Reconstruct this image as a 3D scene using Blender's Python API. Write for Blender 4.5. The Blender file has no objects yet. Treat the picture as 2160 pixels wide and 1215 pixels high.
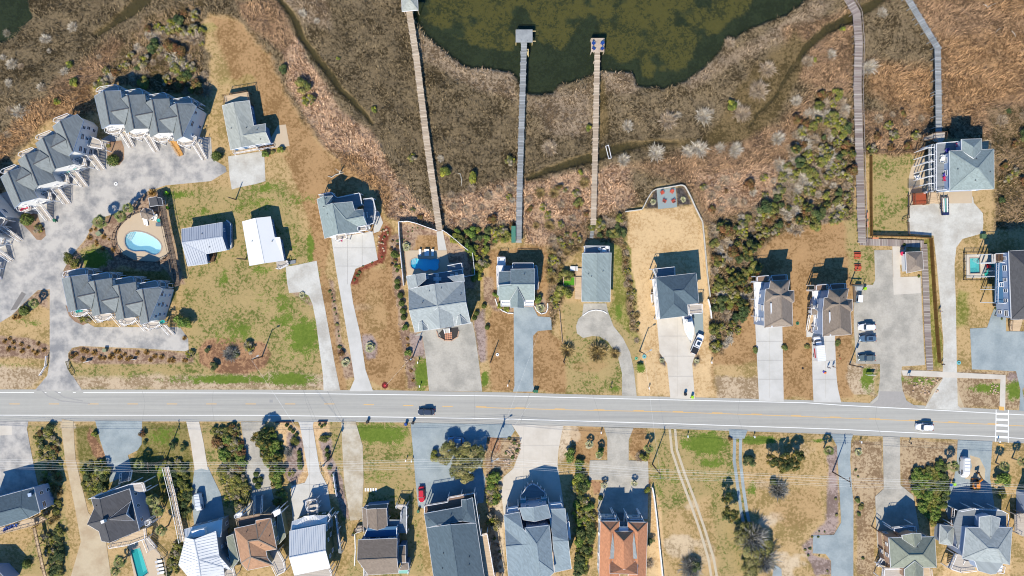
import bpy, bmesh, math, random
import numpy as np
from mathutils import Vector, Matrix
from mathutils.geometry import tessellate_polygon
random.seed(7); RNG = np.random.default_rng(11)
scene = bpy.context.scene
COL = scene.collection
# ---------------- camera, sky, sun, exposure ----------------
S = 0.13          # metres on the ground per photograph pixel
H = 187.0         # flying height
CX, CY = 1080.0, 607.5
cam_d = bpy.data.cameras.new('camera'); cam = bpy.data.objects.new('camera', cam_d); COL.objects.link(cam)
cam.location = (0, 0, H); cam.rotation_euler = (0, 0, 0)
cam_d.sensor_width = 36; cam_d.lens = 36*H/(2160*S); cam_d.clip_start = 1; cam_d.clip_end = 5000
scene.camera = cam
scene.render.resolution_x = 1024; scene.render.resolution_y = 576
EL, AZ = math.radians(45), math.radians(200.5)      # sun elevation, compass bearing of the sun (from the SSW)
w = bpy.data.worlds.new("World"); scene.world = w; w.use_nodes = True
nt = w.node_tree; bg = nt.nodes['Background']
sky = nt.nodes.new('ShaderNodeTexSky'); sky.sky_type = 'NISHITA'; sky.sun_disc = False
sky.sun_elevation = EL; sky.sun_rotation = AZ; sky.air_density = 1.3; sky.dust_density = 0.3; sky.ozone_density = 3
tint = nt.nodes.new('ShaderNodeMix'); tint.data_type = 'RGBA'; tint.blend_type = 'MULTIPLY'; tint.inputs[0].default_value = 1
tint.inputs[7].default_value = (0.30, 0.78, 1.24, 1)
nt.links.new(sky.outputs[0], tint.inputs[6]); nt.links.new(tint.outputs[2], bg.inputs[0])
bg.inputs[1].default_value = 0.085
sun_d = bpy.data.lights.new('sun', 'SUN'); sun_d.energy = 4.6; sun_d.angle = math.radians(0.55); sun_d.color = (1, 0.91, 0.735)
sun = bpy.data.objects.new('sun', sun_d); COL.objects.link(sun); sun.location = (0, 0, 100)
sdir = Vector((math.sin(AZ)*math.cos(EL), math.cos(AZ)*math.cos(EL), math.sin(EL)))
sun.rotation_euler = sdir.to_track_quat('Z', 'Y').to_euler()
scene.view_settings.view_transform = 'Standard'; scene.view_settings.look = 'None'
scene.view_settings.exposure = 0.66; scene.view_settings.gamma = 1; scene.view_settings.use_curve_mapping = False
scene.render.engine = 'CYCLES'; scene.cycles.filter_width = 1.1

# ---------------- coordinates ----------------
VW = dict(I=(0,0,1), A1=(0,0,4.05), A2=(400,0,4.05), A3=(850,0,4.05), A4=(1300,0,4.05), A5=(1660,0,4.05),
 B1=(0,280,4.05), B2=(400,280,4.05), B3=(800,280,4.05), B4=(1250,280,4.05), B5=(1660,260,4.05),
 C1=(0,550,4.05), C2=(400,550,4.05), C3=(800,550,4.05), C4=(1250,550,4.05), C5=(1660,500,4.05),
 D1=(0,800,2.9275), D2=(350,850,3.33), D3=(700,850,3.33), D4=(1050,850,3.33), D5=(1400,850,3.33), D6=(1760,780,2.7925),
 Z1=(190,170,7.148), Z2=(0,230,4.858), Z3=(0,420,7.594), Z4=(180,390,5.5227), Z5=(120,555,7.2), Z6=(460,180,7.594),
 Z7=(660,380,8.676), Z8=(840,460,4.6706), Z9=(1020,500,7.1464), Z10=(1360,550,4.343), Z11=(1580,560,7.592),
 Z12=(1700,690,7.594), Z13=(1900,260,5.5227), Z14=(1780,480,6.75), Z15=(2010,460,4.673), Z16=(1880,620,5.064),
 Z17=(0,1000,5.65), Z18=(170,980,5.171), Z19=(360,1020,6.2308), Z20=(560,1020,6.23), Z21=(740,1000,5.65),
 Z22=(860,980,5.17), Z23=(1040,960,4.765), Z24=(1220,980,5.172), Z25=(1820,900,3.8556), Z26=(1960,900,3.855),
 Z27=(560,870,7.145), Z28=(850,850,7.592))
def W(px, py, z=0.0):
    """world point at height z that a surveyor reads at photograph pixel px,py"""
    k = S*(H-z)/H
    return Vector(((px-CX)*k, (CY-py)*k, z))
def rd(view, s):
    """'x,y[,z] ...' read off an enlargement -> list of (px,py[,z]) in photograph pixels"""
    ox, oy, k = VW[view]; out = []
    for t in s.split():
        v = [float(q) for q in t.split(',')]
        out.append((ox+v[0]/k, oy+v[1]/k, *v[2:]))
    return out
def wp(view, s, z=0.0):
    return [W(p[0], p[1], p[2] if len(p) > 2 else z) for p in rd(view, s)]
def lin(c):
    c = c/255.0
    return c/12.92 if c <= 0.04045 else ((c+0.055)/1.055)**2.4
F = 0.62
def C(r, g, b, f=F): return (lin(r)*f, lin(g)*f, lin(b)*f)

# ---------------- materials ----------------
MATS = {}
def _nodes(m):
    m.use_nodes = True; n = m.node_tree; return n, n.nodes['Principled BSDF']
def mat(name, col, rough=0.8, var=0.12, scale=1.5, bump=0.0, metal=0.0, kind='plain', col2=None, spec=0.3, ang=0.0, width=0.3):
    if name in MATS: return MATS[name]
    m = bpy.data.materials.new(name); n, b = _nodes(m); L = n.links
    b.inputs['Roughness'].default_value = rough; b.inputs['Metallic'].default_value = metal
    b.inputs['Specular IOR Level'].default_value = spec
    tc = n.nodes.new('ShaderNodeNewGeometry')
    def noise(sc, det=4, rg=0.6):
        t = n.nodes.new('ShaderNodeTexNoise'); t.inputs['Scale'].default_value = sc; t.inputs['Detail'].default_value = det
        t.inputs['Roughness'].default_value = rg; L.new(tc.outputs['Position'], t.inputs['Vector']); return t
    def mathn(op, a, bb, cc=None):
        t = n.nodes.new('ShaderNodeMath'); t.operation = op
        for i, q in enumerate((a, bb, cc)):
            if q is None: continue
            if isinstance(q, (int, float)): t.inputs[i].default_value = q
            else: L.new(q, t.inputs[i])
        return t.outputs[0]
    def mix(f, a, bb, mode='MIX'):
        t = n.nodes.new('ShaderNodeMix'); t.data_type = 'RGBA'; t.blend_type = mode
        for i, q in ((0, f), (6, a), (7, bb)):
            if isinstance(q, (int, float)): t.inputs[i].default_value = q
            elif isinstance(q, tuple): t.inputs[i].default_value = (*q, 1) if len(q) == 3 else q
            else: L.new(q, t.inputs[i])
        return t.outputs[2]
    n1 = noise(scale); n2 = noise(scale*9, 3)
    v = mathn('MULTIPLY_ADD', n1.outputs['Fac'], 2*var, 1-var)
    v2 = mathn('MULTIPLY_ADD', n2.outputs['Fac'], 2*var, 1-var)
    vv = mathn('MULTIPLY', v, v2)
    base = col
    if kind == 'patch':     # two-tone weathered surface (gravel, sand, worn asphalt)
        n3 = noise(0.22, 6, 0.62); r = n.nodes.new('ShaderNodeValToRGB'); r.color_ramp.elements[0].position = 0.42; r.color_ramp.elements[1].position = 0.64
        L.new(n3.outputs['Fac'], r.inputs[0]); base = mix(r.outputs[0], col, col2)
    if kind == 'streak':    # lanes worn lengthwise
        mp = n.nodes.new('ShaderNodeMapping'); mp.inputs['Scale'].default_value = (.012, .55, 1); L.new(tc.outputs['Position'], mp.inputs['Vector']); n3 = noise(1.0, 5, .7); L.new(mp.outputs[0], n3.id_data.nodes[-1].inputs['Vector'])
        base = mix(mathn('MULTIPLY_ADD', n3.outputs['Fac'], 3.2, -1.1), col, col2); n.nodes[-1].clamp_factor = True
    if kind in ('plank', 'shingle'):
        sx = n.nodes.new('ShaderNodeVectorRotate'); sx.rotation_type = 'Z_AXIS'; sx.inputs['Angle'].default_value = ang
        L.new(tc.outputs['Position'], sx.inputs['Vector'])
        sp = n.nodes.new('ShaderNodeSeparateXYZ'); L.new(sx.outputs[0], sp.inputs[0])
        q = mathn('DIVIDE', sp.outputs['Y' if kind == 'plank' else 'Z'], width)
        fl = mathn('FLOOR', q, None); fr = mathn('FRACT', q, None)
        wn = n.nodes.new('ShaderNodeTexWhiteNoise'); wn.noise_dimensions = '2D' if kind == 'shingle' else '1D'
        if kind == 'plank': L.new(fl, wn.inputs['W'])
        else:
            cb = n.nodes.new('ShaderNodeCombineXYZ'); L.new(fl, cb.inputs[0])
            s2 = mathn('ADD', sp.outputs['X'], sp.outputs['Y']); L.new(mathn('FLOOR', mathn('DIVIDE', s2, 0.45), None), cb.inputs[1]); L.new(cb.outputs[0], wn.inputs['Vector'])
        vv = mathn('MULTIPLY', vv, mathn('MULTIPLY_ADD', wn.outputs['Value'], 0.24, 0.88))
        if kind == 'plank': vv = mathn('MULTIPLY', vv, mathn('SUBTRACT', 1.0, mathn('MULTIPLY', mathn('GREATER_THAN', fr, 0.86), 0.45)))
    gray = n.nodes.new('ShaderNodeCombineColor')
    for i in range(3): L.new(vv, gray.inputs[i])
    out = mix(1.0, base, gray.outputs[0], 'MULTIPLY')
    L.new(out, b.inputs['Base Color'])
    if bump:
        bp = n.nodes.new('ShaderNodeBump'); bp.inputs['Strength'].default_value = bump; bp.inputs['Distance'].default_value = 0.06
        L.new(n2.outputs['Fac'], bp.inputs['Height']); L.new(bp.outputs[0], b.inputs['Normal'])
    MATS[name] = m; return m
def mat_vc(name, rough=0.75, spec=0.2, trans=0.0):
    """foliage and stems: colour stored per leaf"""
    if name in MATS: return MATS[name]
    m = bpy.data.materials.new(name); n, b = _nodes(m)
    a = n.nodes.new('ShaderNodeVertexColor'); a.layer_name = 'Col'
    n.links.new(a.outputs[0], b.inputs['Base Color']); b.inputs['Roughness'].default_value = rough
    b.inputs['Specular IOR Level'].default_value = spec
    MATS[name] = m; return m

# ---------------- mesh helpers ----------------
class MB:
    def __init__(s): s.v = []; s.f = []; s.c = []
    def vert(s, p): s.v.append(tuple(p)); return len(s.v)-1
    def poly(s, pts):
        i0 = len(s.v); s.v += [tuple(p) for p in pts]; s.f.append(tuple(range(i0, i0+len(pts))))
    def box(s, c, sx, sy, sz, rz=0.0):
        ca, sa = math.cos(rz), math.sin(rz); i = len(s.v)
        for dz in (-.5, .5):
            for dx, dy in ((-.5,-.5), (.5,-.5), (.5,.5), (-.5,.5)):
                x, y = dx*sx, dy*sy
                s.v.append((c[0]+x*ca-y*sa, c[1]+x*sa+y*ca, c[2]+dz*sz))
        s.f += [(i+3,i+2,i+1,i), (i+4,i+5,i+6,i+7)] + [(i+a, i+(a+1)%4, i+4+(a+1)%4, i+4+a) for a in range(4)]
        return s
    def bar(s, a, b, w, h):
        """rectangular bar from a to b (w across, h in height)"""
        a = Vector(a); b = Vector(b); d = b-a
        if d.length < 1e-4: return s
        d.normalize(); up = Vector((0,0,1)); sd = d.cross(up)
        if sd.length < 1e-3: sd = Vector((1,0,0))
        sd.normalize(); u = sd.cross(d).normalized(); i = len(s.v)
        for p in (a, b):
            for q, r in ((-1,-1), (1,-1), (1,1), (-1,1)): s.v.append(tuple(p+sd*q*w/2+u*r*h/2))
        s.f += [(i,i+1,i+2,i+3), (i+7,i+6,i+5,i+4)] + [(i+(k+1)%4, i+k, i+4+k, i+4+(k+1)%4) for k in range(4)]
        return s
    def tube(s, pts, rad, n=6, cap=True):
        pts = [Vector(p) for p in pts]
        if not isinstance(rad, (list, tuple)): rad = [rad]*len(pts)
        i0 = len(s.v)
        for k, p in enumerate(pts):
            d = (pts[min(k+1, len(pts)-1)]-pts[max(k-1, 0)]).normalized()
            a = d.orthogonal().normalized(); b = d.cross(a)
            for j in range(n):
                t = 2*math.pi*j/n; s.v.append(tuple(p+(a*math.cos(t)+b*math.sin(t))*rad[k]))
        for k in range(len(pts)-1):
            for j in range(n):
                a = i0+k*n+j; b = i0+k*n+(j+1)%n; s.f.append((a, b, b+n, a+n))
        if cap: s.f.append(tuple(i0+j for j in range(n-1, -1, -1))); s.f.append(tuple(i0+(len(pts)-1)*n+j for j in range(n)))
        return s
    def prism(s, pts, z0, z1, holes=()):
        """vertical extrusion of a polygon (xy) between z0 and z1, with holes"""
        loops = [[Vector((p[0], p[1], 0)) for p in pts]] + [[Vector((p[0], p[1], 0)) for p in h] for h in holes]
        tris = tessellate_polygon(loops); flat = [p for l in loops for p in l]; i = len(s.v); n = len(flat)
        for z in (z0, z1): s.v += [(p.x, p.y, z) for p in flat]
        for t in tris:
            a, b, c = t; area = (flat[b]-flat[a]).cross(flat[c]-flat[a]).z
            if area < 0: b, c = c, b
            s.f.append((i+n+a, i+n+b, i+n+c)); s.f.append((i+c, i+b, i+a))
        o = 0
        for l in loops:
            m = len(l)
            for k in range(m): a = o+k; b = o+(k+1) % m; s.f.append((i+a, i+b, i+n+b, i+n+a))
            o += m
        return s
    def sheet(s, pts, z, holes=()):
        loops = [[Vector((p[0], p[1], 0)) for p in pts]] + [[Vector((p[0], p[1], 0)) for p in h] for h in holes]
        flat = [p for l in loops for p in l]; i = len(s.v); s.v += [(p.x, p.y, z) for p in flat]
        for a, b, c in tessellate_polygon(loops):
            if (flat[b]-flat[a]).cross(flat[c]-flat[a]).z < 0: b, c = c, b
            s.f.append((i+a, i+b, i+c))
        return s
    def mesh(s, name, org=(0,0,0), fix=False, smooth=False):
        me = bpy.data.meshes.new(name); o = org
        me.from_pydata([(x-o[0], y-o[1], z-o[2]) for x, y, z in s.v], [], s.f)
        if fix:
            bm = bmesh.new(); bm.from_mesh(me); bmesh.ops.recalc_face_normals(bm, faces=bm.faces); bm.to_mesh(me); bm.free()
        if smooth: me.polygons.foreach_set('use_smooth', [True]*len(me.polygons))
        me.update(); return me
    def build(s, name, m, parent=None, org=None, fix=False, smooth=False, stuff=False):
        if not s.f: return None
        if org is None: org = parent['_o'] if parent is not None and '_o' in parent else (0,0,0)
        me = s.mesh(name, org, fix, smooth); me.materials.append(m)
        o = bpy.data.objects.new(name, me); COL.objects.link(o)
        if parent is not None:
            o.parent = parent; o['_o'] = list(org)
        if stuff: o['kind'] = 'stuff'
        return o
def npmesh(name, v, f, col=None, m=None):
    """fast mesh from numpy arrays; f is (M,k); col is per vertex"""
    me = bpy.data.meshes.new(name); v = np.asarray(v, np.float32); f = np.asarray(f, np.int32); k = f.shape[1]
    me.vertices.add(len(v)); me.vertices.foreach_set('co', v.ravel())
    me.loops.add(f.size); me.loops.foreach_set('vertex_index', f.ravel())
    me.polygons.add(len(f)); me.polygons.foreach_set('loop_start', np.arange(0, f.size, k, dtype=np.int32))
    try: me.polygons.foreach_set('loop_total', np.full(len(f), k, np.int32))
    except Exception: pass
    if col is not None:
        a = me.color_attributes.new('Col', 'FLOAT_COLOR', 'POINT'); c = np.ones((len(v), 4), np.float32); c[:, :3] = col; a.data.foreach_set('color', c.ravel())
    me.update(calc_edges=True); me.validate()
    if m: me.materials.append(m)
    return me
def thing(name, label, cat, loc=(0,0,0), group=None, rz=0.0, org=None):
    o = bpy.data.objects.new(name, None); COL.objects.link(o); o.empty_display_size = 0.3
    o.location = loc; o.rotation_euler = (0, 0, rz); o['_o'] = list(loc if org is None else org)
    return tag(o, label, cat, group)
def tag(o, label=None, cat=None, group=None):
    if label: o['label'] = label
    if cat: o['category'] = cat
    if group: o['group'] = group
    return o
def at(o, loc, rz=0.0, sc=None):
    o.location = loc; o.rotation_euler = (0, 0, rz)
    if sc is not None: o.scale = (sc, sc, sc) if isinstance(sc, (int, float)) else sc
    return o
def dup(root, loc, rz=0.0, sc=None, label=None, group=None):
    r = root.copy(); COL.objects.link(r)
    for ch in root.children:
        c = ch.copy(); COL.objects.link(c); c.parent = r
        for g in ch.children:
            d = g.copy(); COL.objects.link(d); d.parent = c
    at(r, loc, rz, sc)
    if label: r['label'] = label
    if group: r['group'] = group
    return r
def struct(name, mb, m, fix=False):
    o = mb.build(name, m, fix=fix); o['kind'] = 'structure'; return o
ORD = ['first','second','third','fourth','fifth','sixth','seventh','eighth','ninth','tenth','eleventh','twelfth','thirteenth','fourteenth','fifteenth','sixteenth','seventeenth','eighteenth','nineteenth','twentieth','twenty-first','twenty-second','twenty-third','twenty-fourth','twenty-fifth','twenty-sixth','twenty-seventh','twenty-eighth','twenty-ninth','thirtieth']
# ---------------- the land: one sheet, its cover painted from what grows where ----------------
def vnoise(x, y, scale, seed):
    r = np.random.default_rng(seed); g = r.random((256, 256)).astype(np.float32); x = x/scale; y = y/scale
    xi = np.floor(x).astype(int); yi = np.floor(y).astype(int); fx = x-xi; fy = y-yi; fx = fx*fx*(3-2*fx); fy = fy*fy*(3-2*fy)
    a = g[xi & 255, yi & 255]; b = g[(xi+1) & 255, yi & 255]; c = g[xi & 255, (yi+1) & 255]; d = g[(xi+1) & 255, (yi+1) & 255]
    return (a*(1-fx)+b*fx)*(1-fy)+(c*(1-fx)+d*fx)*fy
def fbm(x, y, scale, seed, o=4):
    t = 0; a = 1; n = 0
    for i in range(o): t = t+a*vnoise(x, y, scale/2**i, seed+i); n += a; a *= 0.55
    return t/n
def sdist(px, py, poly):
    """signed distance (inside > 0) from points to a polygon, in photograph pixels"""
    P = np.array([(p[0], p[1]) for p in poly], np.float32); Q = np.roll(P, -1, 0); best = np.full(px.shape, 1e9, np.float32); ins = np.zeros(px.shape, bool)
    for (ax, ay), (bx, by) in zip(P, Q):
        dx, dy = bx-ax, by-ay; t = np.clip(((px-ax)*dx+(py-ay)*dy)/max(dx*dx+dy*dy, 1e-6), 0, 1)
        best = np.minimum(best, np.hypot(px-ax-t*dx, py-ay-t*dy))
        if ay != by: ins ^= ((ay > py) != (by > py)) & (px < (bx-ax)*(py-ay)/(by-ay)+ax)
    return np.where(ins, best, -best)
GX0, GX1, GY0, GY1, GS = -330, 2490, -290, 1510, 4
gx = np.arange(GX0, GX1+1, GS); gy = np.arange(GY0, GY1+1, GS); NX, NY = len(gx), len(gy)
PX, PY = np.meshgrid(gx.astype(np.float32), gy.astype(np.float32), indexing='ij')
WX = PX+9*(fbm(PX, PY, 30, 1)-.5)*2; WY = PY+9*(fbm(PX, PY, 30, 9)-.5)*2      # ragged natural edges
WXs = PX+3*(fbm(PX, PY, 16, 5)-.5)*2; WYs = PY+3*(fbm(PX, PY, 16, 6)-.5)*2
NZ = fbm(PX, PY, 11, 71, 3)*.5+fbm(PX, PY, 34, 72, 3)*.5; NZ = (NZ-NZ.min())/(NZ.max()-NZ.min())
NZ2 = fbm(PX, PY, 40, 91, 5); NZ2 = (NZ2-NZ2.min())/(NZ2.max()-NZ2.min())
GA = np.zeros((NX, NY, 3), np.float32); GB = np.zeros_like(GA); GT = np.full((NX, NY), .5, np.float32)
GD = np.zeros((NX, NY), np.float32); GZ = np.zeros((NX, NY), np.float32); GG = np.zeros((NX, NY), np.float32)
K = dict(tan=((200,170,124),(164,142,92),.45,0), brown=((184,148,106),(154,120,80),.45,0), gold=((226,194,148),(208,172,124),.4,0),
 mixg=((182,160,112),(116,124,62),.38,0), green=((100,124,48),(150,142,80),.42,0), ltgreen=((168,156,96),(128,130,62),.5,0), olive=((150,136,88),(116,112,58),.5,0),
 loam=((194,170,138),(150,124,96),.5,0), mulch=((184,158,134),(146,118,100),.5,0), redm=((156,92,72),(126,68,54),.5,0), straw=((182,142,108),(140,104,80),.5,0), dry=((206,184,156),(168,144,114),.5,0), sandy=((224,204,176),(194,172,144),.4,0),
 pebble=((228,194,150),(206,170,126),.4,0), black=((98,92,90),(70,66,66),.5,0), purple=((178,158,150),(146,126,118),.5,0),
 marsh=((164,144,114),(98,84,60),.45,1), marshl=((190,168,142),(142,120,94),.5,1), marshd=((148,130,102),(90,78,56),.45,.95), pink=((232,196,162),(168,130,100),.45,1.5), orange=((204,164,122),(152,118,84),.5,1.5),
 rust=((194,158,124),(146,118,90),.5,1.4), scrub=((178,150,118),(116,100,66),.5,1.3), mud=((138,118,84),(100,86,56),.5,.4), creek=((92,82,52),(72,66,44),.4,0), bed=((112,106,58),(54,66,50),.40,0), bedl=((112,106,56),(72,76,48),.4,0), bedd=((56,68,50),(42,54,42),.5,0),
 floor=((120,112,72),(92,96,52),.5,.5), rocky=((186,170,150),(150,132,104),.5,.2))
def zone(kind, poly, soft=5, nat=True, z=None, amt=1.0, mott=False):
    xs = [p[0] for p in poly]; ys = [p[1] for p in poly]; m = soft+12
    i0 = max(0, int((min(xs)-m-GX0)//GS)); i1 = min(NX, int((max(xs)+m-GX0)//GS)+2); j0 = max(0, int((min(ys)-m-GY0)//GS)); j1 = min(NY, int((max(ys)+m-GY0)//GS)+2)
    if i1 <= i0 or j1 <= j0: return
    sl = (slice(i0, i1), slice(j0, j1)); ux, uy = (WX, WY) if nat else (WXs, WYs) if nat is None else (PX, PY)
    wgt = np.clip(sdist(ux[sl], uy[sl], poly)/soft+.5, 0, 1)
    if mott: wgt = np.clip((wgt*.70-NZ2[sl])*8+.35, 0, 1)*(wgt > .02)
    wgt = wgt*amt
    if kind:
        a, b, t, d = K[kind]; a = np.array(C(*a)); b = np.array(C(*b)); w3 = wgt[..., None]
        GA[sl] += (a-GA[sl])*w3; GB[sl] += (b-GB[sl])*w3; GT[sl] += (t-GT[sl])*wgt; GD[sl] += (d-GD[sl])*wgt
    if z is not None: GZ[sl] += (z-GZ[sl])*wgt
def blob(kind, cx, cy, rx, ry, amt=.9, rot=0, soft=None):
    if kind == 'green':
        dd = np.hypot((PX-cx)/(rx*1.5), (PY-cy)/(ry*1.5)); np.maximum(GG, np.clip(1.15-dd, 0, 1)*min(1, amt*1.15), out=GG); return
    n = 14; p = []
    for i in range(n):
        t = 2*math.pi*i/n; x, y = rx*math.cos(t), ry*math.sin(t); p.append((cx+x*math.cos(rot)-y*math.sin(rot), cy+x*math.sin(rot)+y*math.cos(rot)))
    zone(kind, p, soft or min(rx, ry)*1.5, True, None, amt, True)
def band(kind, pts, wd, soft=3, z=None, nat=None, amt=1):
    """a strip of half width wd along a line"""
    L = []; R = []
    if not isinstance(wd, (list, tuple)): wd = [wd]*len(pts)
    for i, p in enumerate(pts):
        a = pts[max(i-1, 0)]; b = pts[min(i+1, len(pts)-1)]; dx, dy = b[0]-a[0], b[1]-a[1]; l = math.hypot(dx, dy); nx, ny = -dy/l*wd[i], dx/l*wd[i]
        L.append((p[0]+nx, p[1]+ny)); R.append((p[0]-nx, p[1]-ny))
    zone(kind, L+R[::-1], soft, nat, z, amt)
def I(s): return rd('I', s)
EDGE = I("-330,440 0,430 30,340 100,240 200,175 330,190 420,195 440,200 440,120 418,70 440,32 500,40 560,105 605,200 640,265 700,325 760,372 812,402 820,460 850,466 925,478 985,520 1010,548 1050,508 1100,500 1180,505 1235,500 1300,490 1318,440 1362,428 1382,396 1440,390 1475,450 1495,500 1500,745 1560,705 1590,600 1640,492 1700,475 1790,460 1800,440 1800,325 1930,325 1945,280 2070,300 2100,330 2100,480 2160,475 2490,475 2490,-290 -330,-290")
zone('tan', I("-400,-400 2600,-400 2600,1600 -400,1600"), 2, False)
zone('marsh', EDGE, 6, True)
# lawns and beds
for k, s, so in [
 ('tan',"300,395 620,330 690,400 760,830 140,830 400,690",8), ('mixg',"352,395 600,390 675,560 680,830 160,830 150,770 400,745 372,560 350,470",20),
 ('brown',"440,35 500,40 560,110 640,265 700,330 800,395 700,400 690,470 640,420 600,300 560,330 470,120",12),
 ('brown',"600,330 720,365 830,480 810,560 750,570 735,640 760,800 860,828 845,560 850,500 700,500 690,570 705,640 735,830 690,830 660,600 655,470",6),
 ('dry',"150,795 690,790 700,824 150,822",10), ('dry',"-330,770 100,775 70,822 -330,822",10),
 ('brown',"1030,530 1150,515 1160,560 1160,700 1190,720 1195,828 1035,824 1020,700 1040,650 1030,600",4), ('mixg',"1190,640 1345,640 1345,830 1195,828",8),
 ('ltgreen',"1240,490 1340,500 1345,720 1285,660 1290,640 1290,520",8),
 ('gold',"1322,448 1460,434 1486,500 1500,700 1508,838 1345,834 1352,700",2), ('brown',"1500,740 1590,650 1600,535 1640,492 1790,462 1812,500 1812,560 1800,640 1800,840 1508,838",6),
 ('tan',"1508,770 1600,765 1600,842 1508,842",8), ('dry',"1510,795 1602,795 1602,843 1510,843",4), ('mixg',"1780,460 1812,420 1815,520 1845,525 1845,600 1800,610 1785,520",8),
 ('mixg',"1833,328 1930,328 1915,495 1833,495",5), ('tan',"2015,500 2160,480 2200,690 2090,690 2045,700 2045,780 2015,780",5), ('ltgreen',"2018,610 2042,620 2040,690 2015,690",8),
 ('loam',"1905,780 2160,780 2200,865 1960,858 1900,830",6), ('ltgreen',"1940,505 1962,505 1990,770 1970,770",5),
 ('mixg',"60,893 130,893 150,1215 30,1215 90,1100 80,1030",6), ('olive',"155,893 205,893 225,990 232,1020 190,1070 165,985",6), ('olive',"300,890 395,893 410,990 405,1100 330,1060 250,1010 298,940",6),
 ('mixg',"425,893 510,893 520,1040 575,1060 460,1100 470,1040 440,990 424,940",6), ('pebble',"580,893 635,893 675,990 640,1040 612,1040 600,960",3), ('pebble',"660,893 700,890 700,960 718,1040 730,1080 695,1040 680,990",3),
 ('mixg',"700,890 730,890 725,1000 740,1100 720,1100 700,990",6), ('mixg',"745,893 868,893 875,990 885,1070 890,1215 730,1215 760,1100 768,1000",6),
 ('loam',"1020,925 1100,925 1095,960 1062,1000 1060,1215 1040,1215 1020,1020",5), ('brown',"1190,900 1275,905 1285,960 1240,975 1180,960",4), ('brown',"1330,903 1385,905 1390,960 1370,985 1325,960",4),
 ('mixg',"1368,905 1540,910 1560,1000 1600,1215 1360,1215 1370,1080",12), ('mixg',"1436,912 1540,910 1545,985 1445,985",6), ('tan',"1560,915 1760,920 1775,1110 1715,1130 1750,1215 1600,1215",8),
 ('tan',"1400,1080 1500,1050 1520,1215 1390,1215",14), ('purple',"1748,950 1766,940 1774,1102 1759,1128 1712,1130 1714,1168 1750,1180 1752,1215 1720,1215 1690,1150 1740,1100",3),
 ('loam',"1800,930 1862,930 1862,1035 1846,1050 1846,1215 1808,1215 1798,960",4), ('loam',"1898,930 2018,932 2010,1010 1990,1030 1925,1045 1900,1020",5), ('tan',"2093,936 2300,936 2300,1215 2110,1215 2097,1060",6),
 ('tan',"1990,1060 2110,1060 2110,1215 1975,1215",6), ('gold',"1990,1180 2130,1180 2130,1215 1990,1215",4), ('mixg',"-330,893 -100,893 -100,1500 -330,1500",8)]:
    zone(k, I(s), so, True)
for a in [('green',480,800,130,10,.75),('green',610,800,55,14,.9),('green',600,660,30,60,.55),('green',650,600,30,60,.5),('green',640,710,40,45,.75),('green',620,420,60,14,.45),('green',530,660,28,50,.3),('green',655,520,8,35,.8),('green',550,570,40,18,.5),
 ('green',560,640,50,40,.35),('green',380,410,40,10,.6),('green',540,430,60,20,.5),('green',470,590,16,30,.5),('green',890,790,16,34,.85),('green',1023,800,9,16,.85),('green',1305,660,9,20,.7),('green',1350,775,10,12,.9),('green',1300,820,40,8,.5),('green',1255,800,40,18,.35),('green',1490,935,48,26,.95),('green',1500,975,40,16,.6),('green',1420,1030,20,60,.35),('green',230,640,20,16,.5),('green',60,680,40,14,.4),('green',200,548,26,22,.9),('green',110,1000,16,60,.4),('green',340,1000,26,30,.5),('green',800,1010,50,30,.4),('green',420,520,30,60,.4),('green',500,700,60,40,.5),('green',610,600,60,60,.35),('green',440,450,60,20,.4),('green',560,395,50,20,.5),('green',1945,803,40,10,.6),('green',830,1080,20,80,.35),('green',1390,1020,20,80,.4),('green',1500,1010,40,40,.35),('green',1900,400,30,60,.3),('green',1870,350,20,30,.4),('green',1860,430,12,40,.45),('green',620,740,60,50,.4),('green',450,640,40,60,.25),('green',270,790,110,12,.35),('green',30,770,60,8,.4),('green',620,520,20,90,.35),
 ('green',800,915,60,22,.85),('green',840,930,22,40,.5),('green',345,920,38,24,.55),('green',1600,928,46,9,.9),('green',1585,1030,12,20,.6),('green',1725,930,20,6,.6),('green',1830,800,14,26,.8),('green',1900,800,18,8,.7),('green',2090,820,50,12,.75),('green',2140,825,18,20,.9),('green',1250,940,10,20,.2),
 ('brown',560,130,30,70,.8,-.6),('brown',650,275,8,26,.7,-.3),('brown',530,90,30,50,.4),('ltgreen',440,60,22,12,.6),('ltgreen',500,170,50,16,.4),('dry',1250,740,16,25,.5),('brown',1250,775,40,18,.5),('sandy',1460,1070,26,14,.5),('sandy',1440,1150,40,30,.7),('sandy',1620,1100,30,24,.85),('sandy',1660,1190,50,34,.8),('sandy',1490,1150,20,50,.4),
 ('brown',1170,790,26,36,.5),('sandy',1160,1230,40,20,.5),('dry',1620,1020,50,20,.5),('brown',1680,1080,60,60,.35),('sandy',1870,990,20,34,.4),('dry',1840,980,30,40,.3),('sandy',1215,915,14,22,.6),('sandy',2025,470,10,10,.4),('tan',2085,650,16,40,.4),('brown',1930,960,20,22,.7),('dry',1700,950,40,20,.4),('sandy',760,650,30,12,.2),('tan',790,660,40,70,.3)]:
    blob(*a)
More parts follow.
